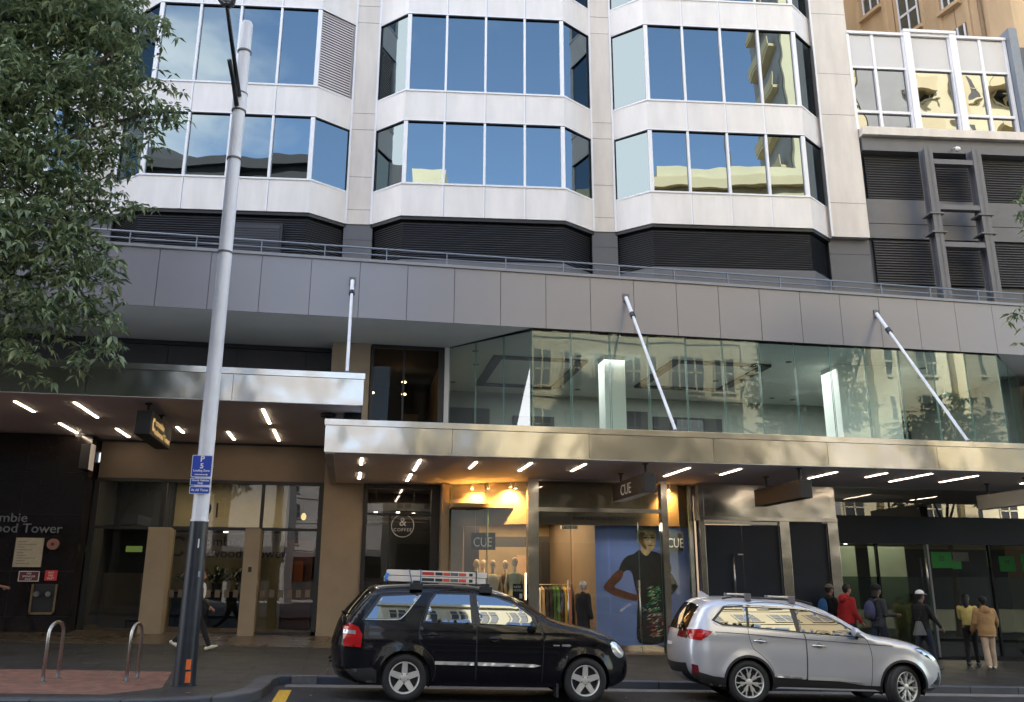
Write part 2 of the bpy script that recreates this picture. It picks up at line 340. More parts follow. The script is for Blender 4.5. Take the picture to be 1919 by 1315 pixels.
# kerb line of our side incl. the built-out corner on the left
KL = [(-120, 12.95), (-5.5, 12.95), (-3.6, 12.97), (-2.5, 13.08), (-1.9, 13.35), (-1.55, 13.65), (-1.32, 14.1), (-1.2, 14.6), (-1.14, 15.4), (-1.14, 16.2), (-1.06, 16.55), (-0.85, 16.66), (0.5, 16.68), (60, 16.68)]
def offs(line, d):
    o = []
    for i, p in enumerate(line):
        a = Vector(line[max(0, i - 1)]); c = Vector(line[min(len(line) - 1, i + 1)]); t = (c - a).normalized()
        o.append((p[0] - t.y * d, p[1] + t.x * d))
    return o
K2 = offs(KL, 0.28)
b = MB()
for i in range(len(KL) - 1):
    p, q, p2, q2 = KL[i], KL[i + 1], K2[i], K2[i + 1]
    z = lambda a: -SL * a[0]
    b.quad((p[0], p[1], z(p)), (q[0], q[1], z(q)), (q[0], q[1], z(q) + 0.125), (p[0], p[1], z(p) + 0.125))
    pi_, qi = (p[0] + (p2[0] - p[0]) * 0.06, p[1] + (p2[1] - p[1]) * 0.06), (q[0] + (q2[0] - q[0]) * 0.06, q[1] + (q2[1] - q[1]) * 0.06)
    b.quad((p[0], p[1], z(p) + 0.125), (q[0], q[1], z(q) + 0.125), (qi[0], qi[1], z(q) + 0.142), (pi_[0], pi_[1], z(p) + 0.142))
    b.quad((pi_[0], pi_[1], z(p) + 0.142), (qi[0], qi[1], z(q) + 0.142), (q2[0], q2[1], z(q2) + 0.142), (p2[0], p2[1], z(p2) + 0.142))
struct(b.build('kerb', 'kerbstone', merge=0.001))
# concrete block at the start of the parking bay
b = MB()
b.box(-0.86, -0.42, 16.63, 16.70, road_z(-0.4) - 0.02, road_z(-0.6) + 0.150)
struct(b.build('kerb_ramp', 'conc', bev=0.01))
b = MB()
poly = K2 + [(60, 16.97)]
left = [p for p in K2 if p[0] <= -1.2]
# flat part of the build-out
outl = K2[:11] + [(-1.1, 16.8), (-120, 16.8)]
b.add([(p[0], p[1], -SL * p[0] + 0.139) for p in outl], [tuple(range(len(outl)))])
for x0 in range(-120, 60, 6):
    x1 = x0 + 6
    for (ya, yb) in ((16.8, 20.75), (20.75, 24.2)):
        b.quad((x0, ya, path_z(x0, ya) if ya > 16.9 else -SL * x0 + 0.139), (x1, ya, path_z(x1, ya) if ya > 16.9 else -SL * x1 + 0.139), (x1, yb, path_z(x1, yb)), (x0, yb, path_z(x0, yb)))
struct(b.build('pavement', 'bluestone', merge=0.002))
# polished brown tile strip at the entrances
b = MB()
for x0 in range(-30, 8, 2):
    x1 = x0 + 2
    z = lambda x, y: path_z(x, y) + 0.012
    b.quad((x0, 20.6, z(x0, 20.6)), (x1, 20.6, z(x1, 20.6)), (x1, 24.2, z(x1, 24.2)), (x0, 24.2, z(x0, 24.2)))
    b.quad((x0, 20.6, z(x0, 20.6) - 0.02), (x1, 20.6, z(x1, 20.6) - 0.02), (x1, 20.6, z(x1, 20.6)), (x0, 20.6, z(x0, 20.6)))
struct(b.build('entrance_paving', 'tile_brown', merge=0.001))
b = MB()
rp = [(-40, 13.55), (-3.2, 13.6), (-2.62, 14.5), (-2.92, 16.9), (-40, 16.95)]
b.add([(p[0], p[1], -SL * p[0] + 0.1435 + (0.055 * max(0, p[1] - 16.8) + (0.006 if p[1] > 16.8 else 0))) for p in rp], [tuple(range(5))])
struct(b.build('red_paving', 'red_grit'))
b = MB()
b.quad((-1.0, 13.1, road_z(-1.0) + 0.004), (-0.8, 13.1, road_z(-0.8) + 0.004), (-0.8, 15.75, road_z(-0.8) + 0.004), (-1.0, 15.75, road_z(-1.0) + 0.004))
struct(b.build('road_marking', 'yellow_paint'))
b = MB()   # pale concrete dish channel against the kerb
for x0 in range(-1, 60, 5):
    xa = max(x0, -0.95); x1 = x0 + 5
    b.quad((xa, 16.2, road_z(xa) + 0.004), (x1, 16.2, road_z(x1) + 0.004), (x1, 16.68, road_z(x1) + 0.004), (xa, 16.68, road_z(xa) + 0.004))
struct(b.build('gutter', 'conc', merge=0.001))
b = MB()   # far footpath (behind the camera)
for x0 in range(-120, 120, 10):
    x1 = x0 + 10
    b.quad((x0, -12, road_z(x0) + 0.14), (x1, -12, road_z(x1) + 0.14), (x1, 1.0, road_z(x1) + 0.14), (x0, 1.0, road_z(x0) + 0.14))
    b.quad((x0, 1.0, road_z(x0)), (x1, 1.0, road_z(x1)), (x1, 1.0, road_z(x1) + 0.14), (x0, 1.0, road_z(x0) + 0.14))
struct(b.build('opposite_pavement', 'bluestone', merge=0.001))

# ------------------------------------------------------------------ office tower (tower frame s, d, z)
tower = thing('office_tower', 'white panelled office tower with blue mirrored bay windows above the grey podium', 'office building', TT((1.5, 4, 9.0)))
BAYS = [(-16.15, -11.45), (-8.90, -4.16), (-1.58, 3.13), (5.64, 10.42), (12.9, 17.6)]
PIERS = [(-10.75, -9.85), (-3.20, -2.49), (4.07, 4.71), (11.26, 12.41)]
PD = 0.72          # piers stand back from the bay fronts
ZR = 11.84         # lower rim
ROWS = [(12.86, 14.86), (15.87, 18.48), (19.46, 21.7), (22.7, 24.9), (25.9, 28.1)]
SIDE = {0: (-16.9, -10.75), 1: (-9.85, -3.20), 2: (-2.49, 4.07), 3: (4.71, 11.26)}
EDGE = 0.10
def band(bld, path, z0, z1, th, mi=0):
    """thick upright band following a plan path [(s,d)...]; outer face on the path"""
    n = len(path)
    inner = []
    for i, p in enumerate(path):
        a = Vector(path[max(0, i - 1)]); c = Vector(path[min(n - 1, i + 1)]); t = (c - a).normalized()
        inner.append((p[0] - t.y * th, p[1] + t.x * th))
    for i in range(n - 1):
        A, B_, C_, D_ = path[i], path[i + 1], inner[i + 1], inner[i]
        bld.add([(A[0], A[1], z0), (B_[0], B_[1], z0), (C_[0], C_[1], z0), (D_[0], D_[1], z0), (A[0], A[1], z1), (B_[0], B_[1], z1), (C_[0], C_[1], z1), (D_[0], D_[1], z1)],
                [(0, 3, 2, 1), (4, 5, 6, 7), (0, 1, 5, 4), (2, 3, 7, 6)] + ([(3, 0, 4, 7)] if i == 0 else []) + ([(1, 2, 6, 5)] if i == n - 2 else []), mi)
for bi in range(4):
    s0, s1 = BAYS[bi]; p0, p1 = SIDE[bi]
    path = [(p0, PD), (s0, 0), (s1, 0), (p1, PD)]
    zprev = ZR
    for ri, (za, zb) in enumerate(ROWS):
        if bi == 0 and ri > 3: continue
        sp = MB(TT); band(sp, path, zprev, za, 0.16, 0)
        # panel joints on the spandrel: narrow pale ribs in line with the mullions
        for k in range(5):
            s = s0 + (s1 - s0) * k / 4
            if 0 < k < 4:
                sp.box(s - 0.022, s + 0.022, -0.012, 0.001, zprev, za, 1); sp.box(s + 0.022, s + 0.030, -0.004, 0.001, zprev, za, 2)
        sp.build('spandrel', ['white_panel', 'white_alu', 'joint'], tower)
        fr = MB(TT)
        # sill and head rails
        for (zz, h) in ((za - 0.045, 0.05), (zb, 0.035)):
            o = 0.03 if h == 0.05 else 0.012
            pth = [(p0 + 0.03, PD - o), (s0 - 0.005, -o), (s1 + 0.005, -o), (p1 - 0.03, PD - o)]
            band(fr, pth, zz, zz + h, 0.08, 0)
        # dark head shadow gap
        pth = [(p0 + 0.02, PD - 0.004), (s0, -0.004), (s1, -0.004), (p1 - 0.02, PD - 0.004)]
        band(fr, pth, zb - 0.03, zb, 0.06, 1)
        for k in range(5):
            s = s0 + (s1 - s0) * k / 4
            if 0 < k < 4: fr.box(s - 0.033, s + 0.033, -0.03, 0.09, za, zb - 0.03)
        fr.box(s0 - 0.01, s0 + 0.11, -0.02, 0.10, za, zb - 0.03); fr.box(s1 - 0.11, s1 + 0.01, -0.02, 0.10, za, zb - 0.03)
        fr.build('window_frame', ['white_alu', 'black'], tower)
        # glass: four front lights and two canted ones
        rr = random.Random(bi * 10 + ri)
        for k in range(4):
            a = s0 + (s1 - s0) * k / 4 + 0.03; c = s0 + (s1 - s0) * (k + 1) / 4 - 0.03
            tlt = rr.uniform(-0.004, 0.004); tl2 = rr.uniform(-0.004, 0.004)
            g = MB(TT); g.quad((a, 0.055 + tlt, za), (c, 0.055 - tlt, za), (c, 0.055 - tlt + tl2, zb), (a, 0.055 + tlt + tl2, zb)); g.build('window', 'tower_glass', tower)
        for (qa, qb, sd_) in (((p0, PD), (s0, 0), -1), ((s1, 0), (p1, PD), 1)):
            t = (Vector(qb) - Vector(qa)).normalized(); n_ = Vector((-t.y, t.x)) * 0.05
            A = Vector(qa) + t * 0.03 + n_; B_ = Vector(qb) - t * 0.03 + n_
            if bi == 1 and ri == 1 and sd_ == 1:
                lv = MB(TT)
                nsl = 30
                for j in range(nsl):
                    z = za + (zb - za) * (j + 0.15) / nsl
                    o1 = -n_ * 0.6
                    lv.add([(A.x + o1.x, A.y + o1.y, z), (B_.x + o1.x, B_.y + o1.y, z), (B_.x, B_.y, z + 0.055), (A.x, A.y, z + 0.055), (A.x + o1.x, A.y + o1.y, z - 0.012), (B_.x + o1.x, B_.y + o1.y, z - 0.012)],
                           [(0, 1, 2, 3), (0, 4, 5, 1)])
                bk = n_ * 3
                lv.add([(A.x + bk.x, A.y + bk.y, za), (B_.x + bk.x, B_.y + bk.y, za), (B_.x + bk.x, B_.y + bk.y, zb), (A.x + bk.x, A.y + bk.y, zb)], [(0, 1, 2, 3)], 1)
                lv.build('louvre_vent', ['white_panel', 'black'], tower)
            else:
                g = MB(TT); g.quad((A.x, A.y, za), (B_.x, B_.y, za), (B_.x, B_.y, zb), (A.x, A.y, zb)); g.build('window', 'tower_glass', tower)
        zprev = zb + 0.035 if ri == 0 else zb + 0.035
# piers with panel joints
for (a, c) in PIERS:
    pr = MB(TT); wide = c - a > 1.0; d0 = 0.55 if wide else PD
    z = ZR; 
    seams = [12.30, 13.35, 14.9, 15.45, 18.6, 19.2, 22.2, 22.9, 30]
    if wide: seams = [12.95, 15.95, 17.4, 19.6, 22.2, 24.0, 30]
    for zz in seams:
        pr.box(a, c, d0, d0 + 0.5, z, zz - 0.014, 0); pr.box(a + 0.01, c - 0.01, d0 + 0.015, d0 + 0.4, zz - 0.014, zz, 2); z = zz
    if not wide:
        pr.box(a - 0.035, a + 0.02, d0 - 0.035, d0 + 0.01, ZR, 30, 1); pr.box(c - 0.02, c + 0.035, d0 - 0.035, d0 + 0.01, ZR, 30, 1)
    else:
        pr.box(a - 0.035, a + 0.02, d0 - 0.02, d0 + 0.01, ZR, 30, 1)
    pr.build('pier', ['pier_panel', 'white_alu', 'joint'], tower)
# return walls beside the wide pier and the body of the tower
bd = MB(TT)
bd.box(-17.2, 12.38, 1.3, 16, ZR + 0.02, 52, 0)
bd.box(-17.2, 12.38, 0.74, 1.4, 29.0, 52, 0)
for z in range(30, 52, 3): bd.box(-17.0, 12.2, 0.70, 0.75, z + 0.9, z + 2.7, 1)
bd.build('upper_wall', ['white_panel', 'tower_glass'], tower)
# dark underside trim and louvre plinth
lp = MB(TT)
for bi in range(4):
    s0, s1 = BAYS[bi]; p0, p1 = SIDE[bi]
    o = 0.10
    zb0 = 9.6 if bi <= 1 else 10.55
    path = [(p0 + 0.05, PD + 0.16), (s0 + 0.06, o), (s1 - 0.06, o), (p1 - 0.05, PD + 0.16)]
    band(lp, [(p0, PD + 0.03), (s0, 0.03), (s1, 0.03), (p1, PD + 0.03)], ZR - 0.10, ZR - 0.002, 0.5, 1)
    band(lp, [(q[0], q[1] + 0.09) for q in path], zb0, ZR - 0.1, 0.1, 1)
    n = int((ZR - 0.12 - zb0) / 0.068)
    for i in range(len(path) - 1):
        A = Vector(path[i]); B_ = Vector(path[i + 1])
        t = (B_ - A).normalized(); nn = Vector((-t.y, t.x))
        for j in range(n):
            z = zb0 + 0.068 * j
            q = nn * 0.06
            lp.add([(A.x, A.y, z), (B_.x, B_.y, z), (B_.x + q.x, B_.y + q.y, z + 0.055), (A.x + q.x, A.y + q.y, z + 0.055), (A.x, A.y, z - 0.014), (B_.x, B_.y, z - 0.014)], [(0, 1, 2, 3), (0, 4, 5, 1)], 0)
lp.build('louvre_band', ['louvre_dark', 'black'], tower)
gw = MB(TT)
for (a, c) in PIERS:
    d0 = PD + 0.03
    gw.box(a - 0.06, c + 0.06, d0, d0 + 0.6, 9.0, 11.35, 0); gw.box(a - 0.06, c + 0.06, d0, d0 + 0.6, 11.362, ZR - 0.002, 0); gw.box(a - 0.05, c + 0.05, d0 + 0.01, d0 + 0.5, 11.34, 11.37, 1)
for bi in range(2, 4):
    s0, s1 = BAYS[bi]; p0, p1 = SIDE[bi]
    band(gw, [(p0 + 0.02, PD + 0.12), (s0 + 0.03, 0.05), (s1 - 0.03, 0.05), (p1 - 0.02, PD + 0.12)], 9.0, 10.53, 0.2, 0)
gw.box(-17.2, 12.42, 1.35, 2.0, 8.2, ZR - 0.03, 0)
gw.build('base_wall', ['grey_wall', 'joint'], tower)
# access door in the left louvre band
dr = MB(TT); dr.box(-6.4, -4.85, 0.03, 0.10, 9.7, 11.5, 0); dr.box(-6.32, -4.93, 0.015, 0.035, 9.75, 11.42, 1)
for j in range(22): dr.box(-6.3, -4.95, 0.0, 0.02, 9.8 + 0.072 * j, 9.8 + 0.072 * j + 0.03, 1)
dr.build('louvre_door', ['black', 'louvre_dark'], tower)

# ------------------------------------------------------------------ grey neighbour building on the right
nb = thing('grey_building', 'dark grey louvred building with a white framed window box, right of the white tower', 'building', TT((15.5, 3, 9.0)))
D4 = 0.6
w = MB(TT)
w.box(12.47, 19.2, D4 + 0.25, D4 + 3.2, 8.2, 18.9); w.build('wall', 'grey_wall', nb)
w = MB(TT); w.box(12.44, 17.98, D4 - 0.28, D4 + 0.3, 15.18, 15.46); w.box(17.98, 19.2, D4 - 0.28, D4 + 0.3, 15.18, 15.46); w.build('ledge', 'pier_panel', nb, bev=0.008)
w = MB(TT); w.box(12.46, 19.2, D4 - 0.12, D4 + 0.25, 14.72, 15.17, 0); w.build('beam', 'steel_grey', nb)
# white window box
segs = [(12.40, 14.22, [13.22]), (14.46, 15.76, []), (15.98, 17.66, [16.83])]
for (a, c, ms) in segs:
    cuts = [a] + ms + [c]
    for i in range(len(cuts) - 1):
        x0, x1 = cuts[i], cuts[i + 1]
        p = MB(TT); p.box(x0 + 0.04, x1 - 0.04, D4 - 0.02, D4 + 0.2, 17.72, 18.86); p.build('spandrel_panel', 'white_paint', nb)
        for (za, zb) in ((15.5, 16.06), (16.16, 17.66)):
            g = MB(TT); g.quad((x0 + 0.04, D4 + 0.02, za), (x1 - 0.04, D4 + 0.02, za), (x1 - 0.04, D4 + 0.02, zb), (x0 + 0.04, D4 + 0.02, zb)); g.build('window', 'tower_glass_wavy', nb)
f = MB(TT)
for s in (12.42, 13.22, 14.25, 15.79, 16.83, 17.67): f.box(s - 0.045, s + 0.045, D4 - 0.06, D4 + 0.05, 15.462, 18.93)
for s in (14.36, 15.89): f.box(s - 0.11, s + 0.11, D4 - 0.15, D4 + 0.05, 15.462, 19.06)
f.box(12.38, 17.72, D4 - 0.05, D4 + 0.05, 16.06, 16.15); f.box(12.38, 17.72, D4 - 0.045, D4 + 0.05, 17.66, 17.73)
f.box(12.38, 17.72, D4 - 0.10, D4 + 3.0, 18.90, 18.99); f.box(14.25, 16.0, D4 - 0.17, D4 + 3.0, 19.0, 19.1)
f.build('window_frame', 'white_alu', nb)
f = MB(TT); f.box(17.74, 18.02, D4 - 0.25, D4 + 3.0, 15.465, 19.25); f.build('corner_fin', 'rail', nb)
f = MB(TT); f.box(18.03, 19.2, D4 + 0.1, D4 + 0.3, 15.465, 16.4); f.build('parapet', 'grey_wall', nb)
# louvre fields
def louv(bld, s0, s1, d, z0, z1, pitch, mi=0):
    n = int((z1 - z0) / pitch)
    for j in range(n):
        z = z0 + pitch * j
        bld.add([(s0, d, z), (s1, d, z), (s1, d + 0.06, z + pitch * 0.8), (s0, d + 0.06, z + pitch * 0.8), (s0, d, z - pitch * 0.25), (s1, d, z - pitch * 0.25)], [(0, 1, 2, 3), (0, 4, 5, 1)], mi)
for (a, c) in ((12.6, 14.42), (14.78, 15.98), (16.36, 19.2)):
    for (za, zb) in ((13.22, 14.66), (10.45, 11.9)):
        l = MB(TT)
        l.box(a, c, D4 + 0.2, D4 + 0.24, za, zb, 1); louv(l, a, c, D4 + 0.12, za + 0.03, zb, 0.082)
        l.build('louvre', ['louvre_grey', 'black'], nb)
l = MB(TT); l.box(12.47, 19.2, D4 + 0.13, D4 + 0.24, 11.93, 12.38); l.box(12.47, 19.2, D4 + 0.13, D4 + 0.24, 12.40, 13.2); l.box(12.47, 19.2, D4 + 0.10, D4 + 0.12, 11.90, 11.93); l.build('infill_panel', 'steel_grey', nb)
# two steel columns with cross rails
ld = MB(TT)
DL = 0.05
for (a, c) in ((14.16, 14.42), (15.68, 15.95)):
    ld.box(a, c, DL, DL + 0.03, 9.0, 14.70); ld.box(a, c, DL + 0.30, DL + 0.33, 9.0, 14.70); ld.box((a + c) / 2 - 0.02, (a + c) / 2 + 0.02, DL, DL + 0.3, 9.0, 14.70)
    for z in (11.85, 12.45): ld.box(a - 0.1, c + 0.1, DL - 0.04, DL + 0.4, z, z + 0.05)
for z in (14.12, 12.62, 11.42): ld.box(14.42, 15.68, DL + 0.02, DL + 0.22, z, z + 0.16)
ld.build('steel_frame', 'steel_grey', nb, bev=0.004)
# camera dome on the beam
cc = MB(TT); cc.tube([(15.35, D4 - 0.15, 14.85), (15.35, D4 - 0.35, 14.80)], 0.03); cc.blob((15.35, D4 - 0.38, 14.72), (0.08, 0.08, 0.08)); cc.build('security_camera', 'sign_white', nb, smooth=True)

# ------------------------------------------------------------------ tan building behind, its side wall running back from the street
M['tan'] = mat('tan', (0.60, 0.43, 0.26), 0.85, var=0.22, vscale=0.7, stretch=(1, 1, 0.35), bump=0.1, bscale=8)
M['tan_dark'] = mat('tan_dark', (0.28, 0.19, 0.12), 0.9, var=0.25, vscale=1.5)
tb_o = Vector((21.98, 22.46, 0)); tdir = Vector((-math.sin(R(11.3)), math.cos(R(11.3)), 0)); tout = Vector((-math.cos(R(11.3)), -math.sin(R(11.3)), 0))
def TB(p): return tb_o + tdir * p[0] + tout * p[1] + Vector((0, 0, p[2]))
tan = thing('tan_building', 'old tan rendered building with pilasters and sash windows rising behind the grey building', 'building', TB((12, -6, -0.5)))
w = MB(TB); w.box(0, 60, -14, 0, -0.6, 40); w.build('wall', 'tan', tan)
w = MB(TB)
for (a, c) in ((0.0, 0.9), (1.6, 1.75), (2.8, 2.95), (3.5, 3.65), (5.3, 5.48), (6.7, 6.9), (8.4, 8.6), (9.8, 10.0)): w.box(a, c, 0, 0.10, 14, 39)
w.build('pilaster', 'tan', tan)
w = MB(TB); w.tube([(1.15, 0.10, 14), (1.15, 0.10, 39)], 0.07, seg=8); w.box(4.95, 5.0, 0.0, 0.01, 14, 39); w.box(2.25, 2.28, 0, 0.008, 14, 39); w.build('downpipe', 'tan_dark', tan)
for (a, c, za, zb) in ((5.6, 6.5, 25.3, 27.0), (3.75, 4.75, 23.1, 25.0), (2.05, 2.72, 23.0, 24.8), (1.85, 2.55, 20.6, 22.0), (3.75, 4.75, 26.4, 28.3)):
    g = MB(TB)
    g.box(a, c, -0.05, 0.03, za, zb, 2)
    g.quad((a + 0.06, 0.04, za + 0.06), (c - 0.06, 0.04, za + 0.06), (c - 0.06, 0.04, zb - 0.06), (a + 0.06, 0.04, zb - 0.06), 0)
    g.box(a + 0.1, c - 0.1, 0.045, 0.08, (za + zb) / 2 - 0.05, (za + zb) / 2 + 0.05, 1)
    for s in (a + 0.05, (a + c) / 2, c - 0.05): g.box(s - 0.03, s + 0.03, 0.045, 0.08, za + 0.05, zb - 0.05, 1)
    g.box(a - 0.15, c + 0.15, 0.0, 0.22, za - 0.16, za - 0.01, 3)
    g.build('window', ['tower_glass', 'white_alu', 'tan_dark', 'tan'], tan)
# ------------------------------------------------------------------ podium: grey fascia, upper showroom
pod = thing('podium_building', 'grey panelled podium with a glazed upper showroom below the white tower', 'building', (4, 24, 0))
b = MB()
x = -4.76 - 1.178 * 12
k = 0
rr = random.Random(3)
while x < 24:
    t = rr.uniform(-0.003, 0.003)
    b.add([(x + 0.007, 20.5 + t, 8.02), (x + 1.171, 20.5 - t, 8.02), (x + 1.171, 20.5 - t, 9.47), (x + 0.007, 20.5 + t, 9.47), (x + 0.007, 20.53, 8.02), (x + 1.171, 20.53, 8.02), (x + 1.171, 20.53, 9.47), (x + 0.007, 20.53, 9.47)],
          [(0, 1, 2, 3), (0, 3, 7, 4), (1, 5, 6, 2), (3, 2, 6, 7), (0, 4, 5, 1)], 0)
    x += 1.178
b.box(-19, 24.5, 20.525, 20.9, 8.03, 9.46, 1)
b.build('fascia', ['fascia', 'black'], pod)
b = MB(); b.box(-19, 24.5, 20.46, 20.95, 9.472, 9.55); b.build('coping', 'coping', pod, bev=0.006)
b = MB(); b.box(-19, 24.5, 20.95, 30, 9.2, 9.3); b.build('terrace_deck', 'grey_wall', pod)
b = MB()
b.add([(-19, 20.54, 8.022), (4.3, 20.54, 8.022), (2.42, 22.86, 8.022), (2.42, 23.8, 8.022), (-19, 23.9, 8.022)], [(0, 1, 2, 3, 4)])
b.build('soffit', 'soffit', pod)
b = MB()
b.add([(17.64, 20.54, 8.022), (24.5, 20.54, 8.022), (24.5, 24, 8.022), (21.2, 24, 8.022)], [(0, 1, 2, 3)])
b.build('soffit', 'soffit', pod)
b = MB(); b.box(-19, -0.66, 23.6, 23.8, 5.0, 8.02, 0)
for xx in (-5.0, -3.2, -1.4): b.box(xx, xx + 0.02, 23.58, 23.61, 5, 8.0, 1)
b.box(-19, -0.66, 23.5, 23.62, 7.90, 8.01, 1); b.build('recessed_wall', ['int_dark', 'black'], pod)
b = MB(); b.box(-0.68, 0.34, 22.86, 23.7, -0.4, 8.02); b.build('column', 'beige', pod, bev=0.01)
M['white_col'] = mat('white_col', (0.80, 0.82, 0.78), 0.6)
# dark upper window
b = MB(); b.box(0.36, 2.32, 22.84, 22.92, 7.92, 8.02, 0); b.box(0.36, 0.44, 22.84, 22.92, 4.9, 7.92, 0); b.box(1.22, 1.27, 22.84, 22.92, 4.9, 7.92, 0); b.box(2.18, 2.34, 22.82, 23.0, 4.9, 8.015, 0); b.box(2.345, 2.47, 22.78, 22.98, 4.9, 8.015, 1)
b.build('window_frame', ['black', 'white_paint'], pod)
b = MB(); b.quad((0.44, 22.9, 4.9), (1.22, 22.9, 4.9), (1.22, 22.9, 7.92), (0.44, 22.9, 7.92)); b.quad((1.27, 22.9, 4.9), (2.18, 22.9, 4.9), (2.18, 22.9, 7.92), (1.27, 22.9, 7.92)); b.build('window', 'tint_glass', pod)
b = MB(); b.box(-0.6, 2.4, 22.95, 28, 7.94, 8.0, 0); b.box(-0.6, 2.4, 27.8, 28, 4.9, 7.94, 0); b.box(-0.7, -0.6, 22.95, 28, 4.9, 7.94, 0); b.box(2.36, 2.42, 23.0, 29, 4.9, 7.98, 1)
b.box(0.8, 1.0, 27.3, 27.7, 5.2, 6.8, 1); b.box(1.5, 2.0, 27.3, 27.7, 5.2, 7.0, 1)
b.build('upper_room', ['int_dark', 'int_beige'], pod)
for (xx, yy, zz) in ((1.38, 25.0, 7.5), (1.40, 25.2, 7.18), (0.46, 24.8, 7.1)):
    b = MB(); b.tube([(xx, yy, 7.94), (xx, yy, zz + 0.05)], 0.01); b.blob((xx, yy, zz), (0.07, 0.07, 0.035), mi=1); b.build('pendant_lamp', ['black', 'down_warm'], pod)
# showroom glazing: canted return, long front, canted end
def pane(par, a, c, z0, z1, th, m_, edge='glass_edge'):
    b = MB(); a = Vector(a); c = Vector(c); t = (c - a).normalized(); a2 = a + t * 0.012; c2 = c - t * 0.012
    b.quad((a2.x, a2.y, z0), (c2.x, c2.y, z0), (c2.x, c2.y, z1), (a2.x, a2.y, z1), 0)
    n = Vector((-t.y, t.x)) * 0.02
    for q in (a2, c2 - t * 0.012): b.wall((q.x, q.y), (q.x + t.x * 0.012, q.y + t.y * 0.012), z0, z1, 0.016, 1)
    b.build('glass_pane', [m_, edge], par)
gz0, gz1 = 4.92, 8.01
pts = [(2.47, 22.80), (3.10, 22.09), (3.73, 21.38), (4.30, 20.72)]
for i in range(3): pane(pod, pts[i], pts[i + 1], gz0, gz1, 0.012, 'return_glass')
xs_ = [4.30 + 1.0262 * k for k in range(14)]
for i in range(13): 
    jog = rr.uniform(-0.006, 0.006)
    pane(pod, (xs_[i], 20.60 + jog), (xs_[i + 1], 20.60 - jog), gz0, gz1, 0.012, 'green_glass')
pts = [(17.64, 20.6), (18.75, 21.54), (19.9, 22.5)]
for i in range(2): pane(pod, pts[i], pts[i + 1], gz0, gz1, 0.012, 'green_glass')
b = MB()
b.add([(2.44, 22.83, 7.985), (4.30, 20.72, 7.985), (17.64, 20.63, 7.985), (19.9, 22.53, 7.985), (19.9, 30, 7.985), (2.44, 30, 7.985)], [(0, 1, 2, 3, 4, 5)])
b.build('showroom_ceiling', 'int_wall', pod)
b = MB()
b.add([(2.44, 22.83, 4.9), (4.30, 20.72, 4.9), (17.64, 20.63, 4.9), (19.9, 22.53, 4.9), (19.9, 30, 4.9), (2.44, 30, 4.9)], [(0, 1, 2, 3, 4, 5)])
b.build('showroom_floor', 'int_dark', pod)
b = MB(); b.box(2.4, 20, 28.0, 28.1, 4.9, 7.98, 0); b.box(8.6, 9.9, 27.9, 27.99, 5, 7.5, 1); b.box(10.1, 12.6, 27.9, 27.99, 5, 7.35, 1); b.box(16.6, 19.9, 27.9, 27.99, 5, 7.7, 1); b.box(5.2, 6.6, 27.9, 27.99, 5, 7.2, 1); b.box(2.6, 4.4, 27.9, 27.99, 5, 7.4, 1); b.box(10.4, 11.3, 26.5, 27.2, 4.92, 7.0, 1)
b.box(19.9, 20.0, 22.6, 30, 4.9, 7.98, 0); b.build('showroom_wall', ['int_mid', 'int_dark'], pod)
b = MB(); b.box(6.8, 7.4, 22.6, 23.2, 4.9, 7.98); b.build('showroom_column', 'white_col', pod)
b = MB(); b.box(13.75, 15.65, 22.3, 23.2, 4.9, 7.98); b.build('showroom_column', 'white_col', pod)
b = MB(); b.box(15.9, 17.1, 25.3, 25.5, 4.9, 7.3); b.build('showroom_column', 'int_wall', pod)
for (x0, x1, y0, y1) in ((3.75, 6.5, 23.2, 26.8), (8.85, 11.9, 22.7, 26.15)):
    b = MB()
    b.box(x0, x0 + 0.26, y0, y1, 7.90, 7.98); b.box(x1 - 0.26, x1, y0, y1, 7.90, 7.98); b.box(x0 + 0.26, x1 - 0.26, y0, y0 + 0.14, 7.90, 7.98); b.box(x0 + 0.26, x1 - 0.26, y1 - 0.14, y1, 7.90, 7.98)
    b.build('ceiling_track', 'black', pod)
rr = random.Random(5)
for i in range(16):
    xx = rr.uniform(3, 18); yy = rr.uniform(21.6, 27.5)
    b = MB(); b.tube([(xx, yy, 7.983), (xx, yy, 7.965)], 0.09, seg=14); b.build('downlight', 'steel_grey', pod)
b = MB(); b.blob((16.9, 21.9, 7.1), (0.09, 0.09, 0.09)); b.tube([(16.9, 21.9, 7.2), (16.9, 21.9, 7.98)], 0.008); b.build('pendant_globe', 'glass_edge', pod, smooth=True)
ll = bpy.data.lights.new('showroom_fill', 'AREA'); ll.shape = 'RECTANGLE'; ll.size = 13; ll.size_y = 4; ll.energy = 170; ll.color = (0.97, 1.0, 0.97)  # added area light brightening the showroom; its modelled downlights do not glow
lo = bpy.data.objects.new('showroom_fill', ll); scene.collection.objects.link(lo); lo.location = (11, 24.4, 7.85); lo.parent = pod; lo.matrix_parent_inverse = pod.matrix_world.inverted()
# dark return at the far right
b = MB(); b.box(20.2, 24.5, 22.2, 22.4, -1.2, 8.02); b.build('end_wall', 'int_dark', pod)

# terrace railing
rl = thing('railing', 'blue grey two rail metal railing along the top edge of the grey fascia', 'railing', (4, 20.6, 9.55))
b = MB(); b.tube([(-18, 20.6, 9.89), (24, 20.6, 9.89)], 0.024); b.build('top_rail', 'rail', rl, smooth=True)
b = MB(); b.tube([(-18, 20.6, 9.72), (24, 20.6, 9.72)], 0.018); b.build('middle_rail', 'rail', rl, smooth=True)
for i in range(-8, 20):
    xx = -5.5 + 1.522 * i
    if xx > 24: break
    b = MB(); b.box(xx - 0.012, xx + 0.012, 20.57, 20.63, 9.551, 9.885); b.box(xx - 0.04, xx + 0.04, 20.55, 20.65, 9.551, 9.562); b.build('post', 'rail', rl)

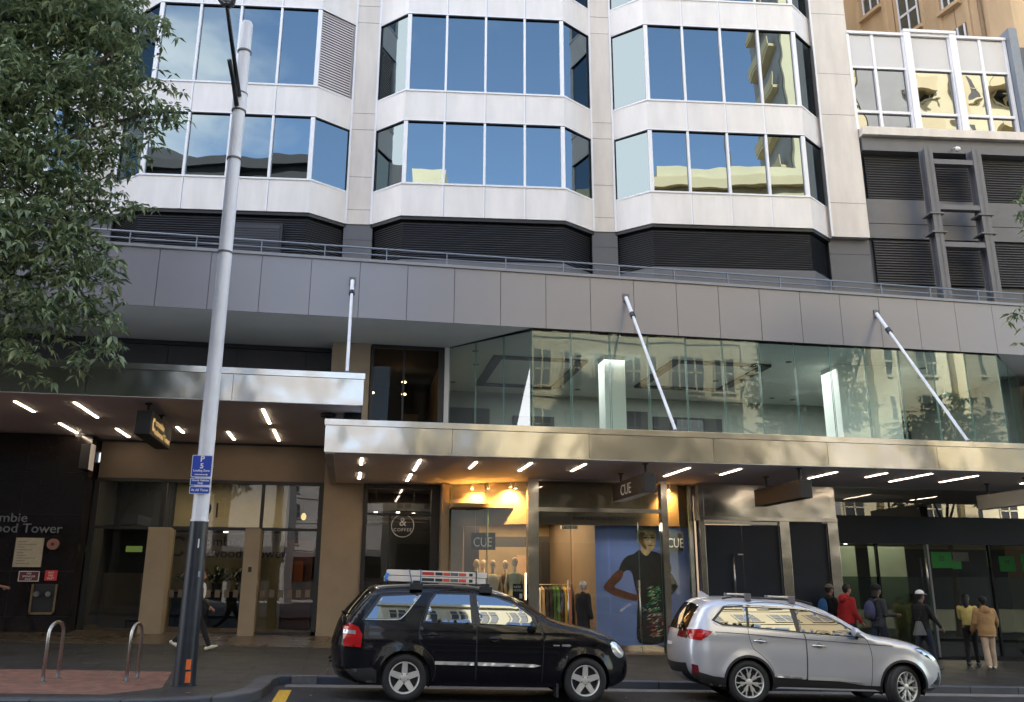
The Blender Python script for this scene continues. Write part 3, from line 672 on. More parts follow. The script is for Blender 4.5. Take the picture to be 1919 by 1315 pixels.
M['roofing'] = mat('roofing', (0.5, 0.5, 0.5), 0.6, var=0.2)
# ------------------------------------------------------------------ street canopies
def canopy(name, label, x0, x1, zb, zt, joints, yb, seed):
    c = thing(name, label, 'canopy', ((x0 + x1) / 2, 20, zb))
    r = random.Random(seed)
    b = MB()
    js = [x0] + [j for j in joints if x0 < j < x1] + [x1]
    for i in range(len(js) - 1):
        a, d = js[i] + 0.004, js[i + 1] - 0.004
        t1, t2 = r.uniform(-0.006, 0.006), r.uniform(-0.006, 0.006)
        n = 10; zc = zt - 0.13
        vs = []; fs = []
        for u in range(n + 1):
            for w_ in range(5):
                X = a + (d - a) * u / n; Z = zb + (zc - zb) * w_ / 4
                vs.append((X, 17.4 + t1 * (u / n - 0.5) + t2 * (w_ / 4 - 0.5), Z))
        for u in range(n):
            for w_ in range(4): fs.append((u * 5 + w_, (u + 1) * 5 + w_, (u + 1) * 5 + w_ + 1, u * 5 + w_ + 1))
        b.add(vs, fs)
    b.box(x0, x0 + 0.02, 17.4, yb, zb, zt - 0.13); b.box(x1 - 0.02, x1, 17.4, yb, zb, zt - 0.13)
    b.build('fascia', 'stainless', c, smooth=True, autos=True)
    b = MB(); b.box(x0 - 0.02, x1 + 0.02, 17.375, 17.55, zt - 0.127, zt); b.build('coping', 'stainless_flat', c, bev=0.004)
    b = MB(); b.box(x0 + 0.03, x1 - 0.03, 17.415, yb, zb + 0.004, zb + 0.05, 0); b.box(x0 + 0.03, x1 - 0.03, 17.55, yb, zt - 0.16, zt - 0.14, 1); b.box(x0 + 0.02, x0 + 0.18, 17.42, yb, zb - 0.03, zb + 0.003, 1)
    b.box(x0 + 0.1, x1 - 0.1, 17.402, 17.43, zb - 0.012, zb + 0.002, 1)
    b.build('soffit', ['soffit_dark', 'roofing'], c)
    return c
canL = canopy('canopy', 'higher stainless steel street canopy over the tower lobby entrance', -16, 0.15, 5.22, 5.88, [-13.2, -10.5, -7.8, -5.1, -2.4], 23.0, 4)
canR = canopy('canopy', 'long lower stainless steel street canopy over the row of shopfronts', -0.56, 24, 4.26, 4.92, [1.98, 4.86, 7.63, 10.3, 13.0, 15.75, 18.5, 21], 22.9, 9)
b = MB(); b.box(-0.22, 0.14, 18.2, 22.8, 4.93, 5.21); b.build('upstand', 'navy_black', canL)
b = MB(); b.tube([(-0.55, 18.4, 4.9), (-0.55, 18.4, 5.2)], 0.04); b.tube([(-0.55, 18.4, 5.15), (-0.55, 18.4, 5.2)], 0.16, seg=16); b.build('hanger_plate', 'black', canL)

# strip lights, each one a thing
ORD = ['first', 'second', 'third', 'fourth', 'fifth', 'sixth', 'seventh', 'eighth', 'ninth', 'tenth', 'eleventh', 'twelfth', 'thirteenth', 'fourteenth']
def strips(lst, z, what, grp):
    for i, (xx, y0, y1) in enumerate(lst):
        o = thing('strip_light', 'warm white strip light, %s from the left in the soffit of %s' % (ORD[i], what), 'strip light', (xx, (y0 + y1) / 2, z), 0, grp)
        b = MB(); b.box(xx - 0.028, xx + 0.028, y0, y1, z - 0.012, z + 0.004); b.build('diffuser', 'strip', o)
        b = MB(); b.box(xx - 0.036, xx + 0.036, y0 - 0.01, y1 + 0.01, z - 0.005, z + 0.003); b.build('trim', 'steel_grey', o)
strips([(-6.64, 18.32, 19.42), (-6.52, 20.74, 22.4), (-5.50, 18.2, 19.86), (-5.43, 21.21, 22.42), (-4.0, 20.71, 21.51), (-2.93, 21.15, 22.33), (-1.87, 18.19, 19.86), (-1.84, 20.63, 22.28)], 5.222, 'the higher left canopy', 'strip lights in the left canopy soffit')
strips([(0.19, 18.15, 19.15), (0.19, 20.55, 21.82), (1.40, 18.14, 19.91), (1.38, 20.6, 22.04), (2.60, 18.22, 19.29), (3.78, 18.15, 19.52), (4.96, 18.08, 19.27), (7.38, 18.2, 19.79), (8.57, 18.14, 19.23), (10.96, 18.21, 19.48), (12.19, 18.16, 19.0), (13.27, 18.04, 19.68), (14.57, 18.17, 19.53), (16.77, 18.2, 19.4)], 4.262, 'the long lower canopy', 'strip lights in the right canopy soffit')

# inclined tie rods
def rod(label, p0, p1):
    o = thing('canopy_strut', label, 'tie rod', p0, 0, 'tie rods holding the canopies')
    a = Vector(p0); c = Vector(p1); m1 = a + (c - a) * 0.17; m0 = a + (c - a) * 0.14
    b = MB(); b.tube([a, m0], 0.048, seg=12); b.build('sleeve', 'pole_white', o, smooth=True, autos=True)
    b = MB(); b.tube([m0, m1], 0.07, seg=12); b.build('collar', 'pole_dark', o, smooth=True, autos=True)
    b = MB(); b.tube([m1, c], 0.036, seg=12); b.build('rod', 'pole_white', o, smooth=True, autos=True)
    b = MB(); b.box(a.x - 0.08, a.x + 0.08, a.y - 0.01, a.y + 0.03, a.z - 0.12, a.z + 0.10); b.box(c.x - 0.05, c.x + 0.05, c.y - 0.06, c.y + 0.06, c.z - 0.06, c.z); b.build('bracket', 'steel_grey', o)
rod('near vertical looking white tie rod above the end of the left canopy', (-0.22, 20.48, 8.95), (-0.2, 17.55, 5.93))
rod('slanting white tie rod in front of the middle of the green glass showroom', (6.80, 20.48, 8.97), (6.86, 17.6, 4.98))
rod('rightmost slanting white tie rod, nearest the right end of the glass showroom', (13.98, 20.48, 8.97), (13.98, 17.6, 4.98))

# hanging blade signs
def blade(label, x, yn, yf, zt, zb, th, ztop, hy, col='black'):
    o = thing('hanging_sign', label, 'sign', (x, (yn + yf) / 2, zb), 0, 'box signs hanging under the canopies')
    b = MB(); b.box(x - th / 2, x + th / 2, yn, yf, zb, zt); b.build('box', col, o, bev=0.012)
    for y in hy:
        b = MB(); b.tube([(x, y, zt - 0.01), (x, y, ztop)], 0.03, seg=10); b.tube([(x, y, ztop - 0.02), (x, y, ztop)], 0.07, seg=12); b.build('hanger', 'black', o, smooth=True, autos=True)
    return o
rotL = Matrix.Rotation(R(-90), 4, 'Z') @ Matrix.Rotation(R(90), 4, 'X')   # reads on a face turned to -X
s1 = blade('dark hanging sign with gold lettering under the left canopy', -4.07, 17.75, 19.75, 5.02, 4.55, 0.30, 5.22, (18.05, 19.3))
rotR = Matrix.Rotation(R(90), 4, 'Z') @ Matrix.Rotation(R(90), 4, 'X')    # reads on a face turned to +X
text('lettering', 'crombie', s1, (-4.07 + 0.154, 18.15, 4.80), 0.20, 'gold_text', rotR, 0.002, sx=1.25)
text('lettering', 'lockwood Tower', s1, (-4.07 + 0.154, 18.10, 4.62), 0.19, 'gold_text', rotR, 0.002, sx=1.15)
b = MB(); b.tube([(-3.914, 17.97 + 0.07 * math.cos(t), 4.78 + 0.12 * math.sin(t)) for t in [0.6 + 5.0 * i / 12 for i in range(13)]], 0.014, seg=6); b.build('emblem', 'gold_text', s1)
s2 = blade('black hanging sign with pale letters CUE under the right canopy', 6.2, 17.5, 19.8, 4.03, 3.62, 0.26, 4.26, (17.75, 19.5))
text('lettering', 'CUE', s2, (6.2 - 0.134, 19.15, 3.70), 0.34, 'sign_white', rotL, 0.003, sx=1.2)
s3 = blade('blank black hanging sign with two rod hangers above the dark double door', 9.8, 17.55, 19.8, 3.98, 3.58, 0.28, 4.26, (17.8, 19.4))
s4 = blade('blank pale grey hanging sign near the right edge under the canopy', 15.95, 17.5, 19.9, 3.98, 3.62, 0.24, 4.26, (18.3, 19.6), 'soffit')

# ------------------------------------------------------------------ lobby entrance on the left
E = thing('tower_entrance', 'glazed lobby entrance with two slim beige columns below the higher canopy', 'entrance', (-3.4, 24, 0.5))
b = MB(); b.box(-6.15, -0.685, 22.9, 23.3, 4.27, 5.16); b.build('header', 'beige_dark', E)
b = MB(); b.box(-6.15, -0.69, 22.86, 22.95, 4.18, 4.262); b.box(-6.15, -0.69, 22.9, 22.96, 3.03, 3.10); b.box(-4.62, -4.50, 22.88, 22.97, 3.1, 4.18); b.box(-2.22, -2.14, 22.88, 22.97, 3.1, 4.18); b.box(-6.2, -6.08, 22.88, 22.97, 0.3, 4.2)
b.box(-0.80, -0.69, 22.87, 22.97, 0.4, 4.18); b.box(-6.1, -0.7, 22.87, 22.98, 0.3, 0.60)
b.build('frame', 'black', E)
for (a, c, side) in ((-4.76, -4.25, 0), (-2.50, -2.13, 0)):
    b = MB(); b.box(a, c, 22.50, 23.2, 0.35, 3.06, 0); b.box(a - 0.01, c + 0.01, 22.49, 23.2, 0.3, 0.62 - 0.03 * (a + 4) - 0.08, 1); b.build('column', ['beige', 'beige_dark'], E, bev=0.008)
b = MB(); b.box(-2.36, -2.28, 22.488, 22.50, 2.02, 2.14); b.build('intercom', 'black', E)
for (a, c, z0, z1) in ((-6.08, -4.78, 0.58, 3.03), (-4.24, -2.52, 0.58, 3.03), (-2.10, -0.8, 0.58, 3.03), (-6.08, -4.62, 3.1, 4.18), (-4.5, -2.22, 3.1, 4.18), (-2.14, -0.8, 3.1, 4.18)):
    b = MB(); b.quad((a, 22.93, z0), (c, 22.93, z0), (c, 22.93, z1), (a, 22.93, z1)); b.build('glass_pane', 'shop_glass_dark', E)
xx = -4.22
while xx < -0.9:
    if not (-2.56 < xx < -2.08):
        b = MB(); b.box(xx, xx + 0.12, 22.905, 22.915, 1.42, 1.60); b.build('glass_marking', 'beige_dark', E)
    xx += 0.215
nm = text('number', '91', E, (-3.62, 22.9, 3.34), 0.52, 'black', None, 0.003, sx=0.9)
# inside
b = MB(); b.box(-4.9, -1.9, 26.0, 26.1, 0.4, 4.6, 0); b.box(-6.3, -4.9, 25.5, 25.6, 0.4, 4.6, 1); b.box(-1.9, 0.3, 27.2, 27.3, 0.4, 4.6, 2); b.box(-6.4, -6.3, 22.95, 27, 0.3, 4.7, 1); b.box(-0.75, -0.66, 23.7, 27.5, 0.3, 4.7, 2)
b.box(-1.9, -1.8, 26.1, 27.2, 0.4, 4.6, 0); b.box(-4.95, -4.85, 25.6, 26.1, 0.4, 4.6, 1); b.box(-6.4, 0.3, 27.5, 27.6, 0.3, 4.7, 1)
b.box(-6.4, 0.3, 22.98, 27.5, 4.6, 4.65, 1); b.build('lobby_wall', ['int_beige', 'int_dark', 'int_dark'], E)
b = MB(); b.box(-6.4, 0.3, 22.98, 27.5, 0.32, 0.42); b.build('lobby_floor', 'granite', E)
b = MB(); b.box(-6.3, -1.9, 24.6, 25.9, 3.12, 3.22); b.build('lobby_bulkhead', 'int_dark', E)
b = MB(); b.box(-1.85, -1.0, 26.8, 27.1, 0.5, 3.0, 0); b.box(-1.5, -1.25, 26.6, 26.7, 1.8, 2.4, 1); b.build('lobby_panel', ['wood_red', mat('dull_orange', (0.30, 0.07, 0.02), 0.7)], E)
for (xx, yy) in ((-4.7, 25.0), (-4.0, 25.3), (-3.3, 25.1), (-2.6, 25.0), (-1.7, 24.6), (-1.3, 24.4), (-1.0, 25.4)):
    b = MB(); zz = 3.11 if xx < -1.9 else 4.59
    b.tube([(xx, yy, zz + 0.01), (xx, yy, zz - 0.012)], 0.06, seg=12); b.build('downlight', 'down_white', E)
text('lettering', 'crombie', E, (-4.28, 25.98, 2.78), 0.36, 'black', None, 0.01, sx=1.05)
text('lettering', 'lockwood  Tower', E, (-4.40, 25.98, 2.46), 0.36, 'black', None, 0.01, sx=1.02)
b = MB(); b.tube([(-4.66 + 0.2 * math.cos(t), 25.97, 2.76 + 0.24 * math.sin(t)) for t in [0.7 + 4.9 * i / 20 for i in range(21)]], 0.045, seg=6); b.build('emblem', 'beige_dark', E)
b = MB(); b.box(-5.75, -5.35, 24.8, 24.85, 2.55, 2.7); b.build('exit_sign', emis('exit_green', (0.55, 0.75, 0.2), 0.06), E)
b = MB(); b.box(-5.9, -5.0, 23.5, 23.55, 0.45, 2.0); b.build('screen_panel', 'beige_dark', E)
ll = bpy.data.lights.new('lobby_light', 'AREA'); ll.shape = 'RECTANGLE'; ll.size = 3.6; ll.size_y = 1.4; ll.energy = 20; ll.color = (1, 0.84, 0.6)
lo = bpy.data.objects.new('lobby_light', ll); scene.collection.objects.link(lo); lo.location = (-3.2, 24.2, 4.5); lo.parent = E; lo.matrix_parent_inverse = E.matrix_world.inverted()
# reception desk, plants, chair, pendant: things of their own
ds = thing('reception_desk', 'long low black reception desk inside the lobby glass', 'desk', (-3.3, 24.6, 0.42))
b = MB(); b.box(-4.4, -2.3, 24.3, 25.0, 0.42, 1.5, 0); b.box(-4.45, -2.25, 24.25, 25.05, 1.5, 1.54, 1); b.build('counter', ['navy_black', 'black_gloss'], ds)
M['leaf_dark'] = mat('leaf_dark', (0.018, 0.032, 0.016), 0.5, var=0.3, vscale=6)
M['pot'] = mat('pot', (0.03, 0.03, 0.03), 0.4)
def palm(x, y, z, label, seed):
    r = random.Random(seed); o = thing('potted_plant', label, 'plant', (x, y, z), 0, 'dark plants on the reception desk')
    b = MB(); b.tube([(x, y, z), (x, y, z + 0.22)], [0.10, 0.13], seg=14); b.build('pot', 'pot', o, smooth=True, autos=True)
    b = MB()
    for i in range(70):
        a = r.uniform(0, 6.28); e = r.uniform(0.3, 1.4); L = r.uniform(0.25, 0.5); d = Vector((math.cos(a) * math.cos(e), math.sin(a) * math.cos(e), math.sin(e)))
        p = Vector((x, y, z + 0.2)); q = p + d * L; q2 = q + Vector((d.x, d.y, -0.5)) * L * 0.4; s_ = d.cross(Vector((0, 0, 1))).normalized() * 0.03
        b.add([p, q + s_, q2, q - s_], [(0, 1, 2, 3)])
    b.build('leaves', 'leaf_dark', o)
palm(-4.05, 24.6, 1.54, 'left bushy dark plant on the reception desk, left of the lamp post', 1)
palm(-3.35, 24.6, 1.54, 'middle dark plant on the reception desk behind the walking woman', 2)
palm(-2.75, 24.6, 1.54, 'right dark plant on the reception desk beside the slim beige column', 3)
pl = thing('pendant_lamp', 'small glowing amber pendant lamp inside the lobby at the right', 'lamp', (-1.25, 25.0, 3.5))
b = MB(); b.blob((-1.25, 25.0, 3.55), (0.07, 0.07, 0.10), mi=0); b.tube([(-1.25, 25, 3.65), (-1.25, 25, 4.58)], 0.006, mi=1); b.build('bulb', ['pend_warm', 'black'], pl)
ch = thing('chair', 'dark chair just inside the lobby glass, left of the left beige column', 'chair', (-5.0, 23.6, 0.42))
b = MB(); b.box(-5.25, -4.8, 23.4, 23.85, 0.84, 0.89); b.build('seat', 'navy_black', ch)
b = MB(); b.box(-5.25, -4.8, 23.82, 23.86, 0.95, 1.28); b.build('backrest', 'navy_black', ch)
for (a, c) in ((-5.23, 23.42), (-4.82, 23.42), (-5.23, 23.83), (-4.82, 23.83)):
    b = MB(); b.tube([(a, c, 0.42), (a, c, 0.86)], 0.014, seg=6); b.build('leg', 'black', ch)

# ------------------------------------------------------------------ black granite wall at the far left
gwl = thing('granite_wall', 'polished black granite clad wall at the left edge with metal lettering', 'wall', (-8, 22.5, 0.5))
b = MB()
b.box(-16, -6.22, 22.30, 23.4, 0.2, 5.2, 0)
for xx in (-15, -13.5, -12, -10.5, -9, -7.6): b.box(xx, xx + 0.006, 22.296, 22.31, 0.2, 5.2, 1)
for zz in (1.0, 2.0, 3.3, 4.3): b.box(-16, -6.22, 22.296, 22.31, zz, zz + 0.006, 1)
b.build('cladding', ['granite', 'black'], gwl)
text('lettering', 'crombie', gwl, (-7.40, 22.27, 3.12), 0.30, 'steel', None, 0.012, align='RIGHT', sx=1.05)
text('lettering', 'lockwood Tower', gwl, (-6.62, 22.27, 2.88), 0.30, 'steel', None, 0.012, align='RIGHT', sx=1.05)
dd = thing('directory_board', 'cream tenant directory board on the black granite wall', 'notice board', (-7.25, 22.27, 2.1))
b = MB(); b.box(-7.58, -6.98, 22.26, 22.298, 2.10, 2.76, 0); b.build('panel', mat('cream_board', (0.42, 0.36, 0.27), 0.6, var=0.15, vscale=14), dd, bev=0.004)
b = MB()
rr = random.Random(8)
for j in range(9):
    z = 2.68 - j * 0.062; w_ = rr.uniform(0.12, 0.4)
    b.box(-7.52, -7.52 + w_, 22.257, 22.262, z - 0.012, z)
b.build('print_lines', 'beige_dark', dd)
al = thing('alarm_bell', 'round dull red alarm gong beside the directory board', 'alarm bell', (-6.77, 22.27, 2.6))
b = MB(); b.tube([(-6.77, 22.30, 2.62), (-6.77, 22.22, 2.62)], 0.125, seg=24, mi=0); b.tube([(-6.77, 22.22, 2.62), (-6.77, 22.20, 2.62)], 0.035, seg=12, mi=1); b.build('gong', [mat('bell', (0.30, 0.13, 0.10), 0.5), 'black'], al, smooth=True, autos=True)
def sgn(label, x0, x1, z0, z1, lines, frame):
    o = thing('sprinkler_sign', label, 'sign', ((x0 + x1) / 2, 22.28, z0))
    b = MB(); b.box(x0, x1, 22.275, 22.297, z0, z1, 0 if frame else 1)
    if frame:
        for q in ((x0, x1, z0, z0 + 0.014), (x0, x1, z1 - 0.014, z1)): b.box(q[0], q[1], 22.27, 22.276, q[2], q[3], 2)
        for q in ((x0, x0 + 0.014), (x1 - 0.014, x1)): b.box(q[0], q[1], 22.27, 22.276, z0 + 0.014, z1 - 0.014, 2)
    b.build('plate', [mat('dark_red', (0.10, 0.012, 0.012), 0.5), 'red_sign', 'sign_white'], o)
    h = (z1 - z0 - 0.04) / len(lines)
    for i, s_ in enumerate(lines):
        text('lettering', s_, o, ((x0 + x1) / 2, 22.272, z1 - 0.02 - h * (i + 0.85)), h * 0.95, 'sign_white', None, 0.001, align='CENTER', sx=0.95)
sgn('dark red white framed fire sprinkler inlet sign', -7.42, -6.98, 1.78, 2.01, ['FIRE', 'SPRINKLER', 'INLET'], True)
sgn('bright red sign on the granite wall right of the framed sign', -6.86, -6.60, 1.80, 2.03, ['NOT', 'FIRE', 'INLET'], False)
iv = thing('inlet_cabinet', 'brass framed fire inlet cabinet low on the black granite wall', 'fire inlet', (-6.9, 22.25, 1.0))
b = MB(); b.box(-7.1, -6.55, 22.28, 22.299, 1.05, 1.72, 1); b.box(-7.1, -7.06, 22.25, 22.28, 1.05, 1.72, 0); b.box(-6.59, -6.55, 22.25, 22.28, 1.05, 1.72, 0); b.box(-7.1, -6.55, 22.25, 22.28, 1.05, 1.10, 0); b.build('frame', [mat('brass', (0.30, 0.22, 0.12), 0.35, metal=0.8, var=0.3, vscale=9), 'black'], iv)
for xx in (-6.95, -6.7):
    b = MB(); b.tube([(xx, 22.28, 1.50), (xx, 22.16, 1.50)], 0.045, seg=14); b.tube([(xx, 22.16, 1.50), (xx, 22.14, 1.50)], 0.06, seg=14); b.build('coupling', 'steel', iv, smooth=True, autos=True)
sp = thing('wall_speaker', 'black wall speaker box with a white edge at the corner under the left canopy', 'speaker', (-6.2, 22.1, 4.4))
b = MB(); b.box(-6.36, -6.14, 21.95, 22.28, 4.36, 4.94, 0); b.box(-6.138, -6.115, 21.93, 22.28, 4.34, 4.96, 1); b.build('box', ['black', 'sign_white'], sp, bev=0.006)
sc_ = thing('security_camera', 'small white security camera under the left canopy above the speaker', 'camera', (-6.3, 21.6, 5.1))
b = MB(); b.tube([(-6.3, 21.5, 5.22), (-6.3, 21.5, 5.12)], 0.03, seg=8); b.tube([(-6.3, 21.6, 5.10), (-6.3, 21.35, 5.06)], 0.045, seg=10); b.build('housing', 'sign_white', sc_, smooth=True, autos=True)

# ------------------------------------------------------------------ coffee shopfront
cf = thing('coffee_shopfront', 'narrow dark framed coffee shopfront between the beige column and the clothing shop', 'shopfront', (1.4, 23.5, 0.3))
b = MB()
b.box(0.345, 0.44, 22.78, 22.95, 0.2, 4.25); b.box(2.08, 2.30, 22.78, 22.95, 0.2, 4.25); b.box(0.44, 2.08, 22.79, 22.94, 4.14, 4.25); b.box(0.44, 2.08, 22.80, 22.93, 3.46, 3.52); b.box(0.44, 2.08, 22.79, 22.94, 0.2, 0.5); b.box(1.0, 1.05, 22.81, 22.9, 0.5, 3.46)
b.build('frame', 'black', cf)
b = MB(); b.quad((0.44, 22.85, 0.5), (1.0, 22.85, 0.5), (1.0, 22.85, 3.46), (0.44, 22.85, 3.46)); b.quad((1.05, 22.85, 0.5), (2.08, 22.85, 0.5), (2.08, 22.85, 3.46), (1.05, 22.85, 3.46)); b.build('glass_pane', 'shop_glass', cf)
b = MB(); b.quad((0.44, 22.85, 3.52), (2.08, 22.85, 3.52), (2.08, 22.85, 4.14), (0.44, 22.85, 4.14)); b.build('glass_pane', 'shop_glass_dark', cf)
b = MB(); b.box(0.34, 2.4, 25.8, 25.9, 0.3, 4.5, 0); b.box(0.34, 2.4, 23, 26, 4.3, 4.4, 0); b.box(2.32, 2.42, 23, 26, 0.2, 4.4, 0); b.box(0.34, 2.3, 23, 26, 0.25, 0.35, 0)
for j in range(3): b.box(0.5, 2.2, 25.0, 25.3, 3.42 + 0.10 * j, 3.46 + 0.10 * j, 1)
b.box(0.5, 2.25, 24.6, 25.0, 3.72, 3.95, 0)
b.build('interior', ['int_dark', 'int_warm'], cf)
for (xx, yy) in ((1.3, 24.2), (1.75, 24.5), (0.7, 24.3)):
    b = MB(); b.tube([(xx, yy, 3.66), (xx, yy, 3.63)], 0.05, seg=10); b.tube([(xx, yy, 3.66), (xx, yy, 4.3)], 0.006, mi=1); b.build('pendant_lamp', ['down_white', 'black'], cf)
b = MB(); cx, cz, rr_ = 1.36, 3.20, 0.285
b.tube([(cx + rr_ * math.cos(2 * math.pi * i / 40), 22.835, cz + rr_ * math.sin(2 * math.pi * i / 40)) for i in range(41)], 0.010, seg=6, cap=False); b.build('round_logo', 'sign_white', cf)
text('lettering', '&', cf, (cx, 22.836, cz + 0.0), 0.30, 'sign_white', None, 0.002, align='CENTER')
text('lettering', 'COFFEE', cf, (cx, 22.836, cz - 0.14), 0.115, 'sign_white', None, 0.002, align='CENTER', space=1.25)
ll = bpy.data.lights.new('coffee_light', 'AREA'); ll.size = 1.2; ll.energy = 5; ll.color = (1, 0.72, 0.45)
lo = bpy.data.objects.new('coffee_light', ll); scene.collection.objects.link(lo); lo.location = (1.3, 24.6, 4.2); lo.parent = cf; lo.matrix_parent_inverse = cf.matrix_world.inverted()

# ------------------------------------------------------------------ clothing shopfront
cu = thing('clothing_shopfront', 'stainless framed clothing shopfront with warm lit interior behind the black car', 'shopfront', (5.5, 22, 0))
b = MB()
b.box(4.24, 4.50, 20.76, 21.0, -0.2, 4.25); b.box(7.63, 7.79, 20.76, 20.98, -0.3, 4.25); b.box(4.50, 7.63, 20.80, 20.9, 3.46, 3.56); b.box(4.50, 7.63, 20.80, 20.9, 4.20, 4.258)
b.wall((8.55, 21.30), (8.66, 21.33), -0.3, 4.25, 0.1); b.wall((8.70, 21.02), (8.84, 21.0), -0.3, 4.255, 0.3)
b.build('frame', 'stainless_flat', cu)
for (a, c, z0, z1) in (((2.52, 22.35), (3.38, 21.68), 0.3, 4.24), ((3.38, 21.68), (4.26, 20.98), 0.25, 4.24), ((7.79, 20.88), (8.57, 21.32), 0.1, 4.24), ((4.50, 20.86), (5.34, 20.86), 0.2, 3.46), ((7.02, 20.86), (7.63, 20.86), 0.1, 3.46)):
    pane(cu, a, c, z0, z1, 0.012, 'corner_glass' if isinstance(a, tuple) and a[1] != c[1] else 'shop_glass')
b = MB(); b.quad((4.5, 20.86, 3.56), (7.63, 20.86, 3.56), (7.63, 20.86, 4.2), (4.5, 20.86, 4.2)); b.build('glass_pane', 'shop_glass', cu)
b = MB(); b.quad((5.38, 20.84, 0.2), (6.24, 20.84, 0.2), (6.24, 20.84, 3.44), (5.38, 20.84, 3.44)); b.build('glass_door', 'shop_glass', cu)
b = MB(); b.quad((6.28, 20.82, 0.15), (7.0, 20.82, 0.15), (7.0, 20.82, 3.44), (6.28, 20.82, 3.44)); b.build('glass_door', 'shop_glass', cu)
for xx in (5.20, 6.98):
    b = MB(); b.tube([(xx, 20.74, 0.5), (xx, 20.74, 1.85)], 0.02, seg=8); b.tube([(xx, 20.74, 0.7), (xx, 20.84, 0.7)], 0.012, seg=6); b.tube([(xx, 20.74, 1.65), (xx, 20.84, 1.65)], 0.012, seg=6); b.build('door_handle', 'steel', cu, smooth=True)
b = MB(); b.box(5.1, 5.5, 20.9, 21.0, 3.06, 3.14); b.build('door_closer', 'steel', cu)
# beige bulkhead and pier behind the glass
b = MB(); b.wall((2.45, 22.75), (4.55, 21.25), 3.2, 4.25, 0.15, 0); b.box(4.55, 8.3, 21.35, 21.5, 3.19, 4.25, 0); b.wall((8.2, 21.5), (8.68, 21.65), 3.19, 4.25, 0.1, 0)
b.wall((3.38, 22.07), (3.384, 22.067), 3.2, 4.25, 0.17, 1)
b.build('bulkhead', ['beige', 'black'], cu)
b = MB(); b.box(2.31, 2.5, 22.3, 22.95, 0, 4.25); b.box(2.5, 2.92, 22.7, 22.9, 0, 3.2); b.build('side_pier', 'beige', cu)
text('lettering', 'CUE CLOTHING CO', cu, (6.2, 21.34, 3.32), 0.125, 'beige_dark', None, 0.004, align='CENTER', space=1.25)
for (xx, yy, zz) in ((3.05, 22.0, 4.16), (3.42, 21.75, 4.16), (3.92, 21.35, 4.16), (4.02, 21.2, 4.12), (8.0, 21.1, 4.12)):
    b = MB(); b.tube([(xx, yy, zz), (xx, yy + 0.02, zz - 0.07)], 0.035, seg=10, mi=0); b.tube([(xx, yy, zz), (xx, yy, 4.25)], 0.012, mi=0); b.tube([(xx, yy + 0.02, zz - 0.07), (xx, yy + 0.02, zz - 0.075)], 0.03, seg=10, mi=1)
    b.build('spotlight', ['sign_white', 'spot_warm'], cu)
for i, (xx, yy) in enumerate(((3.0, 21.95), (3.75, 21.4), (7.95, 21.12))):
    sl_ = bpy.data.lights.new('spot_beam', 'SPOT'); sl_.energy = 130 if i < 2 else 60; sl_.spot_size = R(120); sl_.spot_blend = 0.8; sl_.color = (1, 0.50, 0.13); sl_.shadow_soft_size = 0.04
    so = bpy.data.objects.new('spot_beam', sl_); scene.collection.objects.link(so); so.location = (xx, yy, 4.10); so.rotation_euler = Vector((-0.25, -0.45 if i < 2 else -0.35, 1)).to_track_quat('Z', 'Y').to_euler(); so.parent = cu; so.matrix_parent_inverse = cu.matrix_world.inverted()
# interior shell
b = MB()
b.box(2.5, 8.9, 27.5, 27.6, 0, 4.4, 0); b.box(2.4, 2.5, 22.95, 27.6, 0, 4.4, 0); b.box(6.3, 6.42, 22.2, 27.5, 0, 4.4, 2); b.box(8.75, 8.85, 21.7, 22.5, 0, 4.25, 2)
b.box(2.5, 8.8, 21.6, 27.6, 3.6, 3.7, 0); b.box(3.1, 3.5, 23.8, 24.0, 0, 3.6, 3); b.box(3.5, 5.9, 26.3, 26.4, 2.85, 3.15, 3); b.box(5.3, 5.75, 25.0, 25.2, 0, 3.1, 3); b.box(3.3, 5.9, 26.9, 27.4, 0.2, 2.0, 3)
b.box(5.0, 5.4, 26.2, 26.3, 2.0, 2.6, 4); b.box(5.45, 5.85, 26.2, 26.3, 1.5, 1.9, 4)
b.build('interior', ['int_beige', 'int_warm', 'beige_dark', 'black', 'int_warm'], cu)
b = MB(); b.box(2.5, 8.8, 21.4, 27.6, -0.05, 0.12); b.build('shop_floor', 'granite', cu)
rr = random.Random(21)
for i in range(22):
    xx = rr.uniform(2.8, 6.0); yy = rr.uniform(22.6, 27.0)
    b = MB(); b.tube([(xx, yy, 3.60), (xx, yy, 3.58)], 0.055, seg=10); b.build('downlight', 'down_warm', cu)
ll = bpy.data.lights.new('shop_light', 'AREA'); ll.shape = 'RECTANGLE'; ll.size = 3.0; ll.size_y = 4.0; ll.energy = 62; ll.color = (1, 0.66, 0.38)
lo = bpy.data.objects.new('shop_light', ll); scene.collection.objects.link(lo); lo.location = (4.5, 24.8, 3.55); lo.parent = cu; lo.matrix_parent_inverse = cu.matrix_world.inverted()
ll = bpy.data.lights.new('window_light', 'AREA'); ll.shape = 'RECTANGLE'; ll.size = 2.2; ll.size_y = 0.4; ll.energy = 4; ll.color = (1, 0.86, 0.7)
lo = bpy.data.objects.new('window_light', ll); scene.collection.objects.link(lo); lo.location = (7.3, 21.05, 3.15); lo.rotation_euler = (R(-25), 0, 0); lo.parent = cu; lo.matrix_parent_inverse = cu.matrix_world.inverted()
